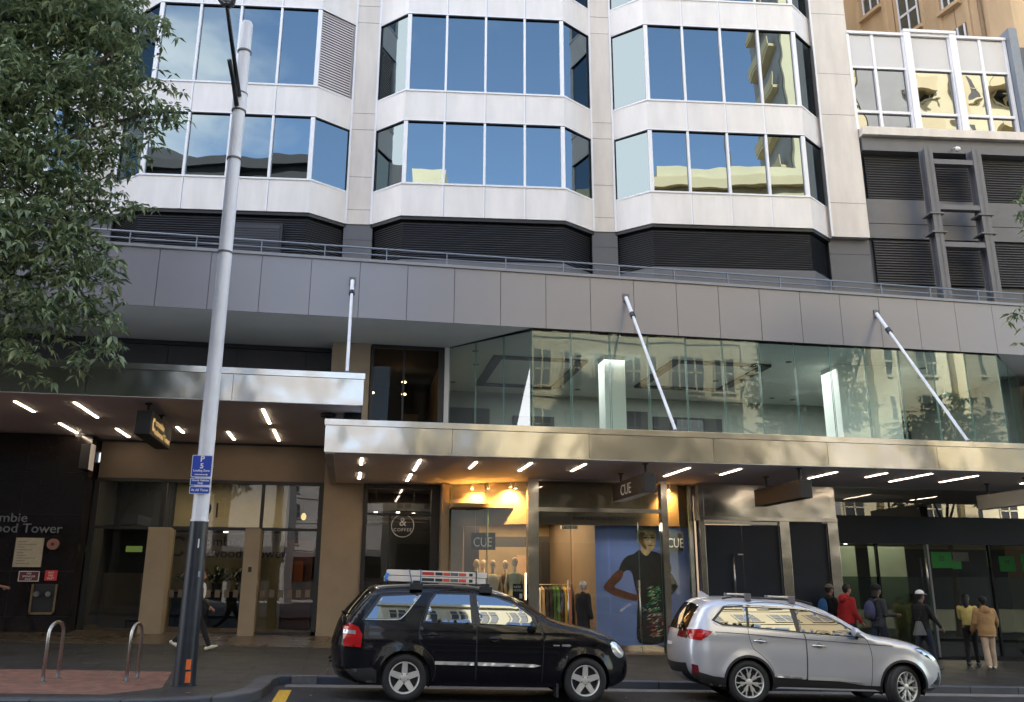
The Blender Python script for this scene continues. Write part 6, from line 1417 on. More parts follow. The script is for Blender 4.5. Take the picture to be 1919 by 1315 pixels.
def plate(z0, z1, cx=-2.41, w_=0.32):
    b = MB(); y = 14.79
    pts = []
    for (ex_, ez, a0) in ((1, 1, 0), (-1, 1, 90), (-1, -1, 180), (1, -1, 270)):
        for i in range(4): a = R(a0 + 30 * i); pts.append((cx + ex_ * (w_ / 2 - 0.02) + 0.02 * math.cos(a), (z1 if ez > 0 else z0) - ez * 0.02 + 0.02 * math.sin(a)))
    n = len(pts)
    b.add([(p[0], y, p[1]) for p in pts] + [(p[0], y + 0.004, p[1]) for p in pts], [tuple(range(n)), tuple(range(2 * n - 1, n - 1, -1))] + [(i, (i + 1) % n, n + (i + 1) % n, n + i) for i in range(n)], 0)
    q = [(cx + (p[0] - cx) * 0.93, (z0 + z1) / 2 + (p[1] - (z0 + z1) / 2) * (1 - 0.022 / (z1 - z0))) for p in pts]
    b.add([(p[0], y - 0.002, p[1]) for p in q], [tuple(range(n))], 1)
    return b.build('plate', ['sign_border', 'sign_blue'], ps)
plate(3.40, 3.76); plate(3.265, 3.385); plate(3.13, 3.25)
for (s_, z, sz) in (('P', 3.655, 0.13), ('5', 3.545, 0.115), ('Loading Zone', 3.492, 0.046), ('Goods Vehicles', 3.335, 0.042), ('Only', 3.290, 0.042), ('At All Times', 3.175, 0.052)):
    text('lettering', s_, ps, (-2.41, 14.786, z), sz, 'sign_white', None, 0.0005, align='CENTER', bold=0.0015 if sz < 0.1 else 0.004)
b = MB(); b.add([(-2.51, 14.787, 3.435), (-2.33, 14.787, 3.435), (-2.33, 14.787, 3.425), (-2.30, 14.787, 3.442), (-2.33, 14.787, 3.459), (-2.33, 14.787, 3.449), (-2.51, 14.787, 3.449)], [(0, 1, 2, 3, 4, 5, 6)]); b.build('arrow', 'sign_white', ps)
b = MB()
for z in (3.19, 3.33, 3.6): b.tube([(px_ + 0.138 * math.cos(2 * math.pi * i / 24), py_ + 0.138 * math.sin(2 * math.pi * i / 24), z) for i in range(25)], 0.006, seg=5, cap=False)
b.build('strap', 'steel', ps)

# ------------------------------------------------------------------ bicycle hoops
def hoop(label, x, y, x2, y2):
    z = path_z(x, 14); o = thing('bicycle_hoop', label, 'bicycle rack', ((x + x2) / 2, (y + y2) / 2, z), 0, 'steel bicycle hoops on the red paving')
    r = 0.17; L = math.hypot(x2 - x, y2 - y); dx, dy = (x2 - x) / L, (y2 - y) / L; pts = [(x, y, z - 0.02), (x, y, z + 0.70)]
    for i in range(1, 9):
        a = math.pi * i / 9 ; t = (1 - math.cos(a)) / 2 * L; pts.append((x + dx * t, y + dy * t, z + 0.70 + math.sin(a) * 0.17))
    pts += [(x2, y2, z + 0.70), (x2, y2, z - 0.02)]
    b = MB(); b.tube(pts, 0.026, seg=14); b.build('tube', 'steel', o, smooth=True)
    for (a, c) in ((x, y), (x2, y2)):
        b = MB(); b.tube([(a, c, z), (a, c, z + 0.02)], 0.06, seg=16); b.build('flange', 'steel', o, smooth=True, autos=True)
hoop('left bicycle hoop at the edge of the red paving', -4.43, 14.95, -4.38, 15.5)
hoop('right bicycle hoop, the one nearer the white lamp post', -3.28, 15.15, -3.24, 15.7)

# ------------------------------------------------------------------ trees
def leaf_mat(name, col):
    m, t, b = _nodes(name)
    g = t.nodes.new('ShaderNodeNewGeometry'); r = t.nodes.new('ShaderNodeValToRGB')
    r.color_ramp.elements[0].color = (col[0] * 0.45, col[1] * 0.5, col[2] * 0.5, 1); r.color_ramp.elements[1].color = (col[0] * 1.9, col[1] * 1.7, col[2] * 1.5, 1)
    t.links.new(g.outputs['Random Per Island'], r.inputs[0]); t.links.new(r.outputs[0], b.inputs['Base Color'])
    b.inputs['Roughness'].default_value = 0.42; b.inputs['Transmission Weight'].default_value = 0.0
    tr = t.nodes.new('ShaderNodeBsdfTranslucent'); mi = t.nodes.new('ShaderNodeMixShader'); mi.inputs[0].default_value = 0.25
    t.links.new(r.outputs[0], tr.inputs[0]); o = t.nodes['Material Output']
    t.links.new(b.outputs[0], mi.inputs[1]); t.links.new(tr.outputs[0], mi.inputs[2]); t.links.new(mi.outputs[0], o.inputs[0])
    return m
M['leaf'] = leaf_mat('leaf', (0.20, 0.265, 0.155))
def leaves(bld, clumps, per, size, r, droop=0.35):
    V = bld.v; F = bld.f
    for (cx, cy, cz, rx, ry, rz) in clumps:
        n = int(per * rx * ry * rz * 4)
        for _ in range(n):
            while True:
                d = Vector((r.uniform(-1, 1), r.uniform(-1, 1), r.uniform(-1, 1)))
                if d.length < 1: break
            k = d.length; d = d * (0.55 + 0.45 * k) if k > 0.2 else d
            c = Vector((cx + d.x * rx, cy + d.y * ry, cz + d.z * rz))
            a0 = r.uniform(0, 6.28); t0 = r.uniform(-0.5, 0.5)
            for j in range(r.choice((4, 5, 6, 7))):
                a = a0 + j * 1.05 + r.uniform(-0.3, 0.3); e = t0 - droop + r.uniform(-0.5, 0.4)
                dr = Vector((math.cos(a) * math.cos(e), math.sin(a) * math.cos(e), math.sin(e))); L = size * r.uniform(0.55, 1.4)
                sd = dr.cross(Vector((r.uniform(-0.5, 0.5), r.uniform(-0.5, 0.5), 1))).normalized() * L * 0.17
                p0 = c + dr * 0.02; p1 = c + dr * L * 0.5 + Vector((0, 0, 0.01)); p2 = c + dr * L - Vector((0, 0, L * 0.18))
                i0 = len(V); V += [p0, p1 + sd, p2, p1 - sd]; F += [(i0, i0 + 1, i0 + 2, i0 + 3)]; bld.m.append(0)
def tree(name, label, base, top, limbs, clumps, per, size, seed, trunk_r=0.2):
    r = random.Random(seed); o = thing(name, label, 'tree', base)
    b = MB(); bp, tp = Vector(base), Vector(top); mid = bp.lerp(tp, 0.5) + Vector((0.1, 0.05, 0))
    b.tube([bp, bp + Vector((0, 0, 0.4)), mid, tp], [trunk_r * 1.35, trunk_r, trunk_r * 0.8, trunk_r * 0.55], seg=14)
    b.build('trunk', 'bark', o, smooth=True)
    b = MB()
    for (c) in limbs:
        s_ = bp.lerp(tp, r.uniform(0.55, 1.0)); e = Vector(c); m_ = s_.lerp(e, 0.5) + Vector((0, 0, 0.3))
        b.tube([s_, m_, e], [trunk_r * 0.4, trunk_r * 0.22, trunk_r * 0.08], seg=8)
        for _ in range(2):
            q = m_.lerp(e, r.uniform(0, 0.9)); f = q + Vector((r.uniform(-0.8, 0.8), r.uniform(-0.7, 0.7), r.uniform(-0.4, 0.7))); b.tube([q, q.lerp(f, 0.5) + Vector((0, 0, 0.1)), f], [0.025, 0.016, 0.006], seg=6)
    b.build('limbs', 'bark', o, smooth=True)
    b = MB(); leaves(b, clumps, per, size, r); b.build('crown', 'leaf', o)
    return o
# left street tree: clumps follow the drooping outline of the crown
cl = [(-6.6, 14.0, 10.6, 1.3, 1.5, 1.2), (-5.2, 14.2, 10.9, 1.0, 1.2, 1.0), (-4.35, 13.9, 10.9, 0.62, 0.8, 0.75), (-5.8, 13.6, 9.2, 1.1, 1.3, 1.1), (-4.6, 13.9, 9.6, 0.75, 1.0, 0.7),
      (-3.75, 13.7, 9.35, 0.50, 0.6, 0.28), (-3.3, 13.7, 9.25, 0.36, 0.4, 0.33), (-3.95, 13.8, 10.1, 0.45, 0.6, 0.40), (-3.62, 13.9, 11.05, 0.28, 0.4, 0.30), (-3.38, 13.9, 9.95, 0.24, 0.3, 0.24),
      (-4.25, 13.7, 8.55, 0.55, 0.8, 0.45), (-3.62, 13.7, 8.75, 0.36, 0.4, 0.26), (-6.2, 13.4, 7.9, 1.2, 1.3, 1.0), (-4.9, 13.6, 8.0, 0.7, 0.9, 0.7), (-4.15, 13.6, 7.55, 0.52, 0.7, 0.42), (-3.6, 13.6, 7.55, 0.34, 0.4, 0.17),
      (-4.6, 13.5, 6.9, 0.62, 0.9, 0.7), (-4.05, 13.6, 6.45, 0.42, 0.6, 0.62), (-5.5, 13.3, 6.6, 0.9, 1.1, 0.9), (-4.5, 13.5, 5.85, 0.65, 0.8, 0.6), (-3.85, 13.6, 5.75, 0.32, 0.5, 0.45), (-3.75, 13.6, 5.2, 0.28, 0.4, 0.36),
      (-5.3, 13.4, 5.45, 0.7, 0.9, 0.5), (-4.05, 13.6, 4.95, 0.28, 0.35, 0.32), (-4.62, 13.6, 4.65, 0.24, 0.3, 0.24), (-4.85, 13.5, 5.0, 0.4, 0.5, 0.3), (-7.8, 14.2, 9.0, 1.6, 1.8, 2.0), (-7.4, 14.0, 6.6, 1.2, 1.4, 1.0), (-8.5, 14.4, 11.5, 2, 2, 1.6), (-5.6, 14.4, 12.2, 1.5, 1.6, 1.0)]
tree('street_tree', 'leafy green street tree hanging in from the left edge of the photo', (-8.4, 14.6, path_z(-8.4, 14)), (-7.9, 14.4, 7.6),
     [(-4.2, 13.8, 10.6), (-3.6, 13.7, 9.3), (-4.2, 13.6, 7.6), (-4.4, 13.5, 6.2), (-5.5, 14, 11.3), (-6.5, 13.6, 9), (-4.6, 13.6, 8.4), (-9.5, 15, 10), (-8.5, 14, 12)], cl, 125, 0.158, 11, 0.24)
tree('street_tree', 'green street tree whose few leafy twigs reach in at the right edge of the photo', (15.6, 13.9, path_z(15.6, 14)), (15.4, 13.8, 6.6),
     [(12.0, 13.1, 6.6), (12.4, 13.1, 7.5), (14.5, 13.5, 8.6), (14.5, 14, 10), (16.5, 14, 9)],
     [(11.62, 13.0, 6.32, 0.22, 0.3, 0.20), (11.86, 13.0, 6.55, 0.22, 0.3, 0.24), (11.42, 13.0, 6.12, 0.12, 0.2, 0.10), (11.75, 13.0, 5.98, 0.20, 0.2, 0.08), (12.05, 13.0, 7.5, 0.11, 0.15, 0.10), (12.0, 13.0, 7.1, 0.09, 0.15, 0.08), (14.6, 13.6, 8.6, 1.2, 1.4, 1.2), (15.0, 13.9, 7.2, 1.3, 1.4, 1.0), (15.6, 14.2, 9.8, 1.8, 1.9, 1.4), (16.8, 13.8, 8.0, 1.4, 1.5, 1.2)], 90, 0.15, 12, 0.2)
for (x, y, lab, sd) in ((-11.5, -1.5, 'round street tree across the road behind the camera, left', 5), (33.0, -2.0, 'round street tree across the road behind the camera, right', 6)):
    tree('street_tree', lab, (x, y, road_z(x)), (x, y, 5.5), [(x - 1.5, y, 8), (x + 1.5, y, 8), (x, y + 1, 9)],
         [(x, y, 8.5, 2.6, 2.4, 1.9), (x - 2.0, y, 7.4, 1.8, 1.8, 1.4), (x + 2.2, y + 0.3, 7.6, 2.0, 1.8, 1.4), (x, y, 11, 2.0, 1.8, 1.6), (x + 2, y, 10, 1.8, 1.8, 1.5), (x - 2, y, 10, 1.6, 1.8, 1.4)], 9, 0.34, sd, 0.2)
# fallen leaves and scraps
b = MB(); rr = random.Random(77)
for i in range(120):
    x_ = rr.uniform(-8, 10); y_ = rr.choice([rr.uniform(13.6, 16.3), rr.uniform(15.9, 16.6), rr.uniform(17, 20)])
    if x_ > -1.3 and y_ < 16.7: z_ = road_z(x_) + 0.008
    else:
        if x_ > -1.3 and y_ < 17: continue
        z_ = path_z(x_, y_) + 0.010
    a = rr.uniform(0, 6.28); L = rr.uniform(0.02, 0.05); c_, s_ = math.cos(a) * L, math.sin(a) * L
    b.add([(x_ - c_, y_ - s_, z_), (x_ + s_ * 0.4, y_ - c_ * 0.4, z_ + 0.008), (x_ + c_, y_ + s_, z_ + 0.003), (x_ - s_ * 0.4, y_ + c_ * 0.4, z_ + 0.006)], [(0, 1, 2, 3)], rr.choice([0, 0, 1]))
for i in range(150):
    x_ = rr.uniform(-8, 18); y_ = rr.uniform(13.5, 20.5)
    if x_ > -1.5 and y_ < 17.1: continue
    z_ = path_z(x_, y_) + 0.006; L = rr.uniform(0.012, 0.03)
    b.add([(x_ + L * math.cos(t), y_ + L * math.sin(t), z_ + (0.0 if y_ < 16.7 else 0.055 * L * math.sin(t))) for t in [math.pi * k / 4 for k in range(8)]], [tuple(range(8))], 2)
o = b.build('leaf_litter', [mat('dry_leaf', (0.22, 0.13, 0.06), 0.8), mat('scrap', (0.4, 0.38, 0.34), 0.8), mat('gum_spot', (0.12, 0.12, 0.115), 0.7)]); o['kind'] = 'stuff'; o['label'] = 'scattered dry leaves on pavement and gutter'

# ------------------------------------------------------------------ buildings across the road (seen in the glass)
M['cream'] = mat('cream', (0.62, 0.53, 0.34), 0.85, var=0.10, vscale=0.4)
M['cream2'] = mat('cream2', (0.66, 0.60, 0.42), 0.85, var=0.08, vscale=0.4)
M['stone_grey'] = mat('stone_grey', (0.32, 0.32, 0.33), 0.85, var=0.15, vscale=0.5)
M['dark_stone'] = mat('dark_stone', (0.05, 0.05, 0.055), 0.8, var=0.2, vscale=0.5)
M['dark_win'] = mat('dark_win', (0.02, 0.025, 0.03), 0.5)
M['brick_or'] = mat('brick_or', (0.35, 0.16, 0.08), 0.9, var=0.15, vscale=2)
def block(name, label, x0, x1, y0, y1, h, wall, nx, floors, wsz, extras=None, trims=True):
    o = thing(name, label, 'building', ((x0 + x1) / 2, (y0 + y1) / 2, road_z(x0)))
    b = MB(); b.box(x0, x1, y0, y1, -2, h); b.build('wall', wall, o)
    b = MB(); b.box(x0 - 0.2, x1 + 0.2, y1, y1 + 0.5, h - 0.5, h + 0.2); b.box(x0, x1, y1, y1 + 0.25, 4.4, 4.9)
    if trims:
        for z in floors: b.box(x0, x1, y1, y1 + 0.12, z - 0.7, z - 0.5)
    b.build('cornice', wall, o)
    b = MB(); b.box(x0, x1, y1 + 0.26, y1 + 3.6, 5.0, 5.5); b.build('awning', 'steel_grey', o)
    b = MB(); b.box(x0 + 0.4, x1 - 0.4, y1, y1 + 0.05, 0.3, 4.2); b.build('shop_window', 'dark_win', o)
    proto = None; st = (x1 - x0) / nx
    for z in floors:
        for i in range(nx):
            cx = x0 + st * (i + 0.5)
            if proto is None:
                b = MB(LT(o)); ox, oy, oz = o.location
                w2, hh = wsz
                b.box(-w2 / 2, w2 / 2, 0, 0.02, 0, hh, 0)
                for q in (-w2 / 2, 0, w2 / 2): b.box(q - 0.05, q + 0.05, 0.021, 0.08, 0, hh, 1)
                b.box(-w2 / 2, w2 / 2, 0.021, 0.08, hh * 0.5 - 0.04, hh * 0.5 + 0.04, 1); b.box(-w2 / 2 - 0.1, w2 / 2 + 0.1, 0.0, 0.2, -0.15, 0, 1)
                proto = b.build('window', ['dark_win', wall], o)
                first = True
            if first: w_ = proto; first = False
            else: w_ = proto.copy(); scene.collection.objects.link(w_); w_.parent = o
            w_.location = (cx - o.location.x, y1 + 0.01 - o.location.y, z - o.location.z)
    return o
block('opposite_building', 'dark domed stone building across the road with curved cornices', -46, -11.7, -30, -10, 31.0, 'dark_stone', 9, [7, 11.5, 16, 20.5, 25], (2.0, 2.6))
dm = MB(); 
for i in range(9):
    a0 = math.pi / 2 * i / 9; a1 = math.pi / 2 * (i + 1) / 9
    dm.tube([(-28, -20, 31 + 5 * math.sin(a0)), (-28, -20, 31 + 5 * math.sin(a1))], [9.8 * math.cos(a0), 9.8 * math.cos(a1) + 0.01], seg=32, cap=False)
o = dm.build('dome', 'dark_stone', bpy.data.objects['opposite_building'], smooth=True)
ob2 = block('opposite_building', 'slim grey tower far down the side street with a yellow rooftop box', -12.2, -6.2, -60, -48, 44.5, 'stone_grey', 4, [14 + 3.5 * i for i in range(8)], (1.0, 1.8), trims=False)
b = MB(); b.box(-11.6, -7.4, -54, -48.4, 44.5, 50.5, 0); b.box(-11.2, -7.8, -48.4, -48.35, 45.0, 47.6, 1); b.build('rooftop_box', ['cream2', 'dark_win'], ob2)
block('opposite_building', 'low grey stone row closing the side street across the road', -40, 7, -84, -62, 21, 'stone_grey', 12, [6.5, 9.5, 12.5], (1.6, 1.6))
b = MB(); b.box(-24, -4, -80, -62.5, 21, 26); b.build('sky_block_wing', 'stone_grey', bpy.data.objects['opposite_building.002'])  # unseen row and wing raised to keep bright sky out of canopy reflections
ob3 = block('opposite_building', 'cream classical building across the road with rows of windows', 11.0, 24.4, -26, -10, 28.8, 'cream', 7, [6.5, 10.2, 13.9, 17.6, 21.3, 25], (1.15, 2.1))
b = MB(); b.tube([(18.7, -12, 28.8), (18.7, -12, 34)], 0.06, seg=6); b.build('antenna', 'steel_grey', ob3)
b = MB(); b.box(12.8, 24.0, -12.5, -10.1, 29.0, 30.0); b.build('roof_parapet', 'cream2', ob3)
ob4 = block('opposite_building', 'tall cream apartment tower with balconies across the road', 23.2, 50, -20, -12, 58, 'cream2', 9, [6 + 3.4 * i for i in range(11)], (1.5, 1.9), trims=False)
b = MB()
for i in range(7):
    for x in (27, 33, 39, 45): b.box(x - 1.1, x + 1.1, -12, -10.8, 20 + 3.4 * i, 20.3 + 3.4 * i); b.box(x - 1.1, x + 1.1, -10.9, -10.8, 20.3 + 3.4 * i, 21.2 + 3.4 * i)
for i in range(12):
    z_ = 18 + 3.4 * i
    b.box(22.5, 23.2, -18.6, -13.2, z_, z_ + 0.25); b.box(22.45, 22.52, -18.6, -13.2, z_ + 0.25, z_ + 1.1)
for x in (36, 42): b.box(x - 0.5, x + 0.5, -12, -11.4, 5, 57)
b.build('balcony', 'cream', ob4)
b = MB(); b.box(28.6, 32.4, -12, -11.6, 5.6, 57); b.box(23.1, 23.21, -19.8, -12.4, 5.6, 57)
b.build('shade_sheet', 'stone_grey', ob4)  # grey sheets proud of the walls, painting shade of a recess and the side
ob6 = block('opposite_building', 'brick orange building far behind the gap across the road', 7.5, 19, -70, -50, 18.5, 'brick_or', 3, [7, 10.5, 14], (1.4, 2))
block('opposite_building', 'cream seven storey building across the road beside the side street', 2.6, 10.6, -24, -10, 25.5, 'cream2', 5, [6.4, 9.6, 12.8, 16, 19.2, 22.2], (0.95, 1.8))
# street walls continuing beyond the frame
block('side_building', 'plain stone building further up the street on the left', -46, -19.5, 21.5, 40, 24, 'stone_grey', 8, [6, 10, 14, 18], (1.6, 2.2))
block('side_building', 'plain cream unseen building down the street on the right, enlarged for its shade', 36.5, 66, 21.5, 40, 32, 'cream', 8, [6, 10, 14, 18, 22, 26], (1.6, 2.2))  # out of view, made taller so it shades the pavement opposite

# ------------------------------------------------------------------ people
def remeshed(mb, vox, name):
    me = bpy.data.meshes.new(name); me.from_pydata([tuple(p) for p in mb.v], [], mb.f); me.update()
    bmm = bmesh.new(); bmm.from_mesh(me); bmesh.ops.recalc_face_normals(bmm, faces=bmm.faces); bmm.to_mesh(me); bmm.free()
    o = bpy.data.objects.new(name, me); scene.collection.objects.link(o)
    md = o.modifiers.new('r', 'REMESH'); md.mode = 'VOXEL'; md.voxel_size = vox; md.use_smooth_shade = True
    sm = o.modifiers.new('s', 'SMOOTH'); sm.iterations = 4; sm.factor = 0.5
    bpy.context.view_layer.update(); dg = bpy.context.evaluated_depsgraph_get(); m2 = bpy.data.meshes.new_from_object(o.evaluated_get(dg)); bpy.data.objects.remove(o); bpy.data.meshes.remove(me)
    return [v.co.copy() for v in m2.vertices], [tuple(p.vertices) for p in m2.polygons]
M['skin'] = mat('skin', (0.30, 0.15, 0.10), 0.5, var=0.08, vscale=10)
M['skin_dark'] = mat('skin_dark', (0.17, 0.085, 0.055), 0.5, var=0.08, vscale=10)
M['hair_black'] = mat('hair_black', (0.004, 0.0035, 0.0035), 0.6, var=0.4, vscale=30, stretch=(1, 1, 0.2))
M['hair_brown'] = mat('hair_brown', (0.09, 0.035, 0.02), 0.5, var=0.4, vscale=30, stretch=(1, 1, 0.2))
M['hair_grey'] = mat('hair_grey', (0.42, 0.42, 0.42), 0.6, var=0.35, vscale=40)
def cloth(name, c): M[name] = mat(name, c, 0.85, var=0.22, vscale=5, bump=0.5, bscale=9); return name
def person(label, x, y, rz, H, top, bottom, shoes, skin='skin', hair='hair_black', hairlen=0.0, arms=((0.2, 0.1, 0.3), (-0.2, 0.1, 0.3)), legs=((0.3, 0.05), (-0.3, 0.25)), hat=None, sleeve=1.0, fat=1.0, hem=0.86, lean=0.0, headturn=0.0, puffy=0.0, flare=0.0, hood=None, under=None):
    s = H / 1.76; z0 = path_z(x, y)
    o = thing('person', label, 'person', (x, y, z0), rz); T = LT(o)
    def S(v): return Vector(v) * s
    # leg joints; arms ((swing, out, elbow bend), ...) right first; legs ((swing, knee bend), ...)
    hz = 0.90; J = {}
    minz = 9
    for k, sd in ((0, -1), (1, 1)):
        sw, kb = legs[k]; h = Vector((0, 0.09 * sd, hz)); kn = h + Vector((math.sin(sw), 0, -math.cos(sw))) * 0.43; an = kn + Vector((math.sin(sw - kb), 0, -math.cos(sw - kb))) * 0.42
        J['h%d' % k], J['k%d' % k], J['a%d' % k] = h, kn, an; J['f%d' % k] = sw - kb * 0.6; minz = min(minz, an.z)
    drop = 0.075 - minz
    for q in list(J):
        if isinstance(J[q], Vector): J[q] = J[q] + Vector((0, 0, drop))
    base = hz + drop
    L_ = lambda z: lean * (z - 0.9)
    P = lambda x_, y_, z_: Vector((x_ + L_(z_), y_, z_ + (base - 0.90)))
    pel, waist, chest, neck0, neck1 = P(0, 0, 0.93), P(0, 0, 1.10), P(0.01, 0, 1.32), P(0.0, 0, 1.46), P(0.015, 0, 1.53)
    head = P(0.03, 0, 1.645)
    for k, sd in ((0, -1), (1, 1)):
        sw, ou, be = arms[k]; sh = P(0, 0.185 * sd, 1.40); d = Vector((math.sin(sw), math.sin(ou) * sd, -math.cos(sw) * math.cos(ou))).normalized(); el = sh + d * 0.285
        d2 = Vector((math.sin(sw + be), math.sin(ou) * sd * 0.6, -math.cos(sw + be))).normalized(); wr = el + d2 * 0.25
        J['s%d' % k], J['e%d' % k], J['w%d' % k], J['d%d' % k] = sh, el, wr, d2
    def limb(b, pts, rad, g=0.0):
        b.tube([S(p) for p in pts], [(r_ + g) * s for r_ in rad], seg=12)
        for p, r_ in zip(pts, rad): b.blob(S(p), ((r_ + g) * s,) * 3, 12, 8)
    def torso(b, g, low=0.93, w=1.0):
        secs = [(0.82, 0.10, 0.150), (0.93, 0.115, 0.165), (1.08, 0.105, 0.145), (1.25, 0.115, 0.170), (1.36, 0.11, 0.185), (1.43, 0.085, 0.150), (1.47, 0.06, 0.075)]
        vs = []; n = 18; rows = [q for q in secs if q[0] >= low - 0.02] if low > 0.83 else [(low, 0.11 * fat, 0.16)] + secs
        if low > 0.83: rows = [(low, 0.115, 0.162)] + [q for q in secs if q[0] > low]
        for (z_, rx, ry) in rows:
            c = P(0, 0, z_)
            for j in range(n):
                t = 2 * math.pi * j / n; vs.append(S((c.x + (rx * fat + g) * math.cos(t), (ry * fat + g) * math.sin(t) * w, c.z)))
        m = len(rows); b.add(vs, [(i * n + j, i * n + (j + 1) % n, (i + 1) * n + (j + 1) % n, (i + 1) * n + j) for i in range(m - 1) for j in range(n)] + [tuple(range(n - 1, -1, -1)), tuple((m - 1) * n + j for j in range(n))])
    # --- continuous body
    b = MB(); torso(b, -0.012, 0.88)
    limb(b, [neck0, neck1, head - Vector((0.02, 0, 0.05))], [0.055, 0.05, 0.052])
    for k in (0, 1):
        limb(b, [J['s%d' % k], J['e%d' % k], J['w%d' % k]], [0.05, 0.038, 0.026])
        limb(b, [J['h%d' % k] + Vector((0, 0, 0.02)), J['h%d' % k].lerp(J['k%d' % k], 0.5), J['k%d' % k], J['k%d' % k].lerp(J['a%d' % k], 0.35), J['a%d' % k]], [0.085, 0.072, 0.052, 0.052, 0.036])
        w_, d = J['w%d' % k], J['d%d' % k]; limb(b, [w_, w_ + d * 0.05, w_ + d * 0.085], [0.026, 0.032, 0.030])
    # head: skull, jaw, nose, ears
    hy = lambda v: head + Matrix.Rotation(headturn, 3, 'Z') @ Vector(v)
    b.blob(S(head + Vector((-0.012, 0, 0.03))), (0.098 * s, 0.076 * s, 0.095 * s), 18, 12); b.blob(S(hy((0.022, 0, -0.04))), (0.068 * s, 0.060 * s, 0.078 * s), 16, 10)
    b.tube([S(hy((0.085, 0, 0.02))), S(hy((0.108, 0, -0.018))), S(hy((0.09, 0, -0.03)))], [0.010 * s, 0.016 * s, 0.014 * s], seg=8)
    b.blob(S(hy((0.088, 0, -0.058))), (0.012 * s, 0.022 * s, 0.010 * s), 10, 6)
    for sd in (-1, 1): b.blob(S(hy((-0.01, 0.077 * sd, 0.0))), (0.020 * s, 0.010 * s, 0.030 * s), 8, 6)
    vs, fs = remeshed(b, 0.011, 'body')
    bb = MB(T); bb.add(vs, fs, 0)
    # fingers: four of unequal length and a thumb, slightly curled
    for k, sd in ((0, -1), (1, 1)):
        w_, d = J['w%d' % k], J['d%d' % k]; side = Vector((0, sd, 0)); fw = side.cross(d).normalized() * (1 if sd > 0 else -1); inn = -side
        for i, (off, ln) in enumerate(((0.024, 0.070), (0.009, 0.078), (-0.007, 0.073), (-0.022, 0.058))):
            a = w_ + d * 0.09 + fw * off; m1 = a + d * ln * 0.5 + inn * 0.006; e_ = m1 + (d * 0.8 + inn * 0.6) * ln * 0.5; bb.tube([S(a), S(m1), S(e_)], [0.0095 * s, 0.0085 * s, 0.007 * s], seg=7)
        a = w_ + d * 0.03 + fw * 0.026; m1 = a + (d * 0.6 + fw * 0.7) * 0.035; bb.tube([S(a), S(m1), S(m1 + (d * 0.9 + inn * 0.3) * 0.032)], [0.013 * s, 0.011 * s, 0.008 * s], seg=7)
    # eyes, brows, lips
    for sd in (-1, 1):
        bb.blob(S(hy((0.083, 0.030 * sd, 0.012))), (0.007 * s, 0.013 * s, 0.007 * s), 8, 6, mi=1); bb.tube([S(hy((0.088, 0.016 * sd, 0.034))), S(hy((0.082, 0.044 * sd, 0.034)))], 0.004 * s, seg=5, mi=1)
    bb.tube([S(hy((0.093, -0.02, -0.056))), S(hy((0.099, 0, -0.057))), S(hy((0.093, 0.02, -0.056)))], 0.004 * s, seg=5, mi=2)
    body = bb.build('body', [skin, 'hair_black', mat('lips', (0.25, 0.07, 0.06), 0.5) if 'lips' not in M else M['lips']], o, smooth=True)
    # --- clothes
    def garment(name, fn, m_, vox=0.013):
        b = MB(); fn(b); vs, fs = remeshed(b, vox, name); g = MB(T); g.add(vs, fs); return g.build(name, m_, o, smooth=True)
    def topf(b):
        torso(b, 0.012 + puffy, hem, 1.0)
        for k in (0, 1):
            S0, E0, W0 = J['s%d' % k], J['e%d' % k], J['w%d' % k]
            if sleeve >= 1: limb(b, [S0, E0, E0.lerp(W0, 0.93)], [0.065, 0.052, 0.040], puffy * 0.7)
            else: limb(b, [S0, S0.lerp(E0, sleeve)], [0.065, 0.06], puffy * 0.7)
        limb(b, [neck0 - Vector((0, 0, 0.02)), neck0 + Vector((0, 0, 0.015))], [0.068, 0.062])
        if hood: b.blob(S(P(-0.12, 0, 1.44)), (0.085 * s, 0.135 * s, 0.10 * s), 14, 10); b.blob(S(P(-0.04, 0, 1.50)), (0.10 * s, 0.11 * s, 0.05 * s), 14, 8)
    garment('top', topf, top)
    if under: garment('shirt', lambda b: (torso(b, 0.006, 0.95), b.blob(S(P(0.09, 0, 1.30)), (0.07 * s, 0.05 * s, 0.20 * s))), under)
    def botf(b):
        c = P(0, 0, 0.90); b.blob(S(c), (0.125 * s * fat, 0.165 * s * fat, 0.12 * s), 18, 10)
        for k in (0, 1):
            h, kn, an = J['h%d' % k], J['k%d' % k], J['a%d' % k]
            limb(b, [h, h.lerp(kn, 0.5), kn, kn.lerp(an, 0.4), kn.lerp(an, 0.97)], [0.098 * fat, 0.086 * fat, 0.066 + flare * 0.4, 0.062 + flare * 0.7, 0.050 + flare])
    garment('trousers', botf, bottom)
    for k in (0, 1):
        an = J['a%d' % k]; p = -J['f%d' % k] * 0.8; b = MB()
        c_, s_ = math.cos(p), math.sin(p); f = lambda u, w_, h: S(an + Vector((u * c_ - h * s_ * 0 + h * 0, w_, h + u * -s_ * (1 if u > 0 else 1))))
        b.tube([f(-0.06, 0, -0.035), f(0.02, 0, -0.03), f(0.11, 0, -0.045), f(0.175, 0, -0.052)], [0.040 * s, 0.046 * s, 0.040 * s, 0.024 * s], seg=12)
        b.blob(f(-0.06, 0, -0.035), (0.04 * s,) * 3, 10, 8); b.blob(f(0.175, 0, -0.050), (0.028 * s, 0.030 * s, 0.024 * s), 10, 8); b.tube([S(an), f(0, 0, -0.03)], [0.042 * s, 0.045 * s], seg=10)
        vs, fs = remeshed(b, 0.010, 'shoe'); g = MB(T); g.add(vs, fs); g.build('shoe', shoes, o, smooth=True)
    # --- hair
    g = MB(T)
    c = hy((-0.018, 0, 0.040)); b = MB()
    def hf(d, q): return q if d.x < 0.35 else Vector((q.x * 0.78, q.y * 0.92, q.z))
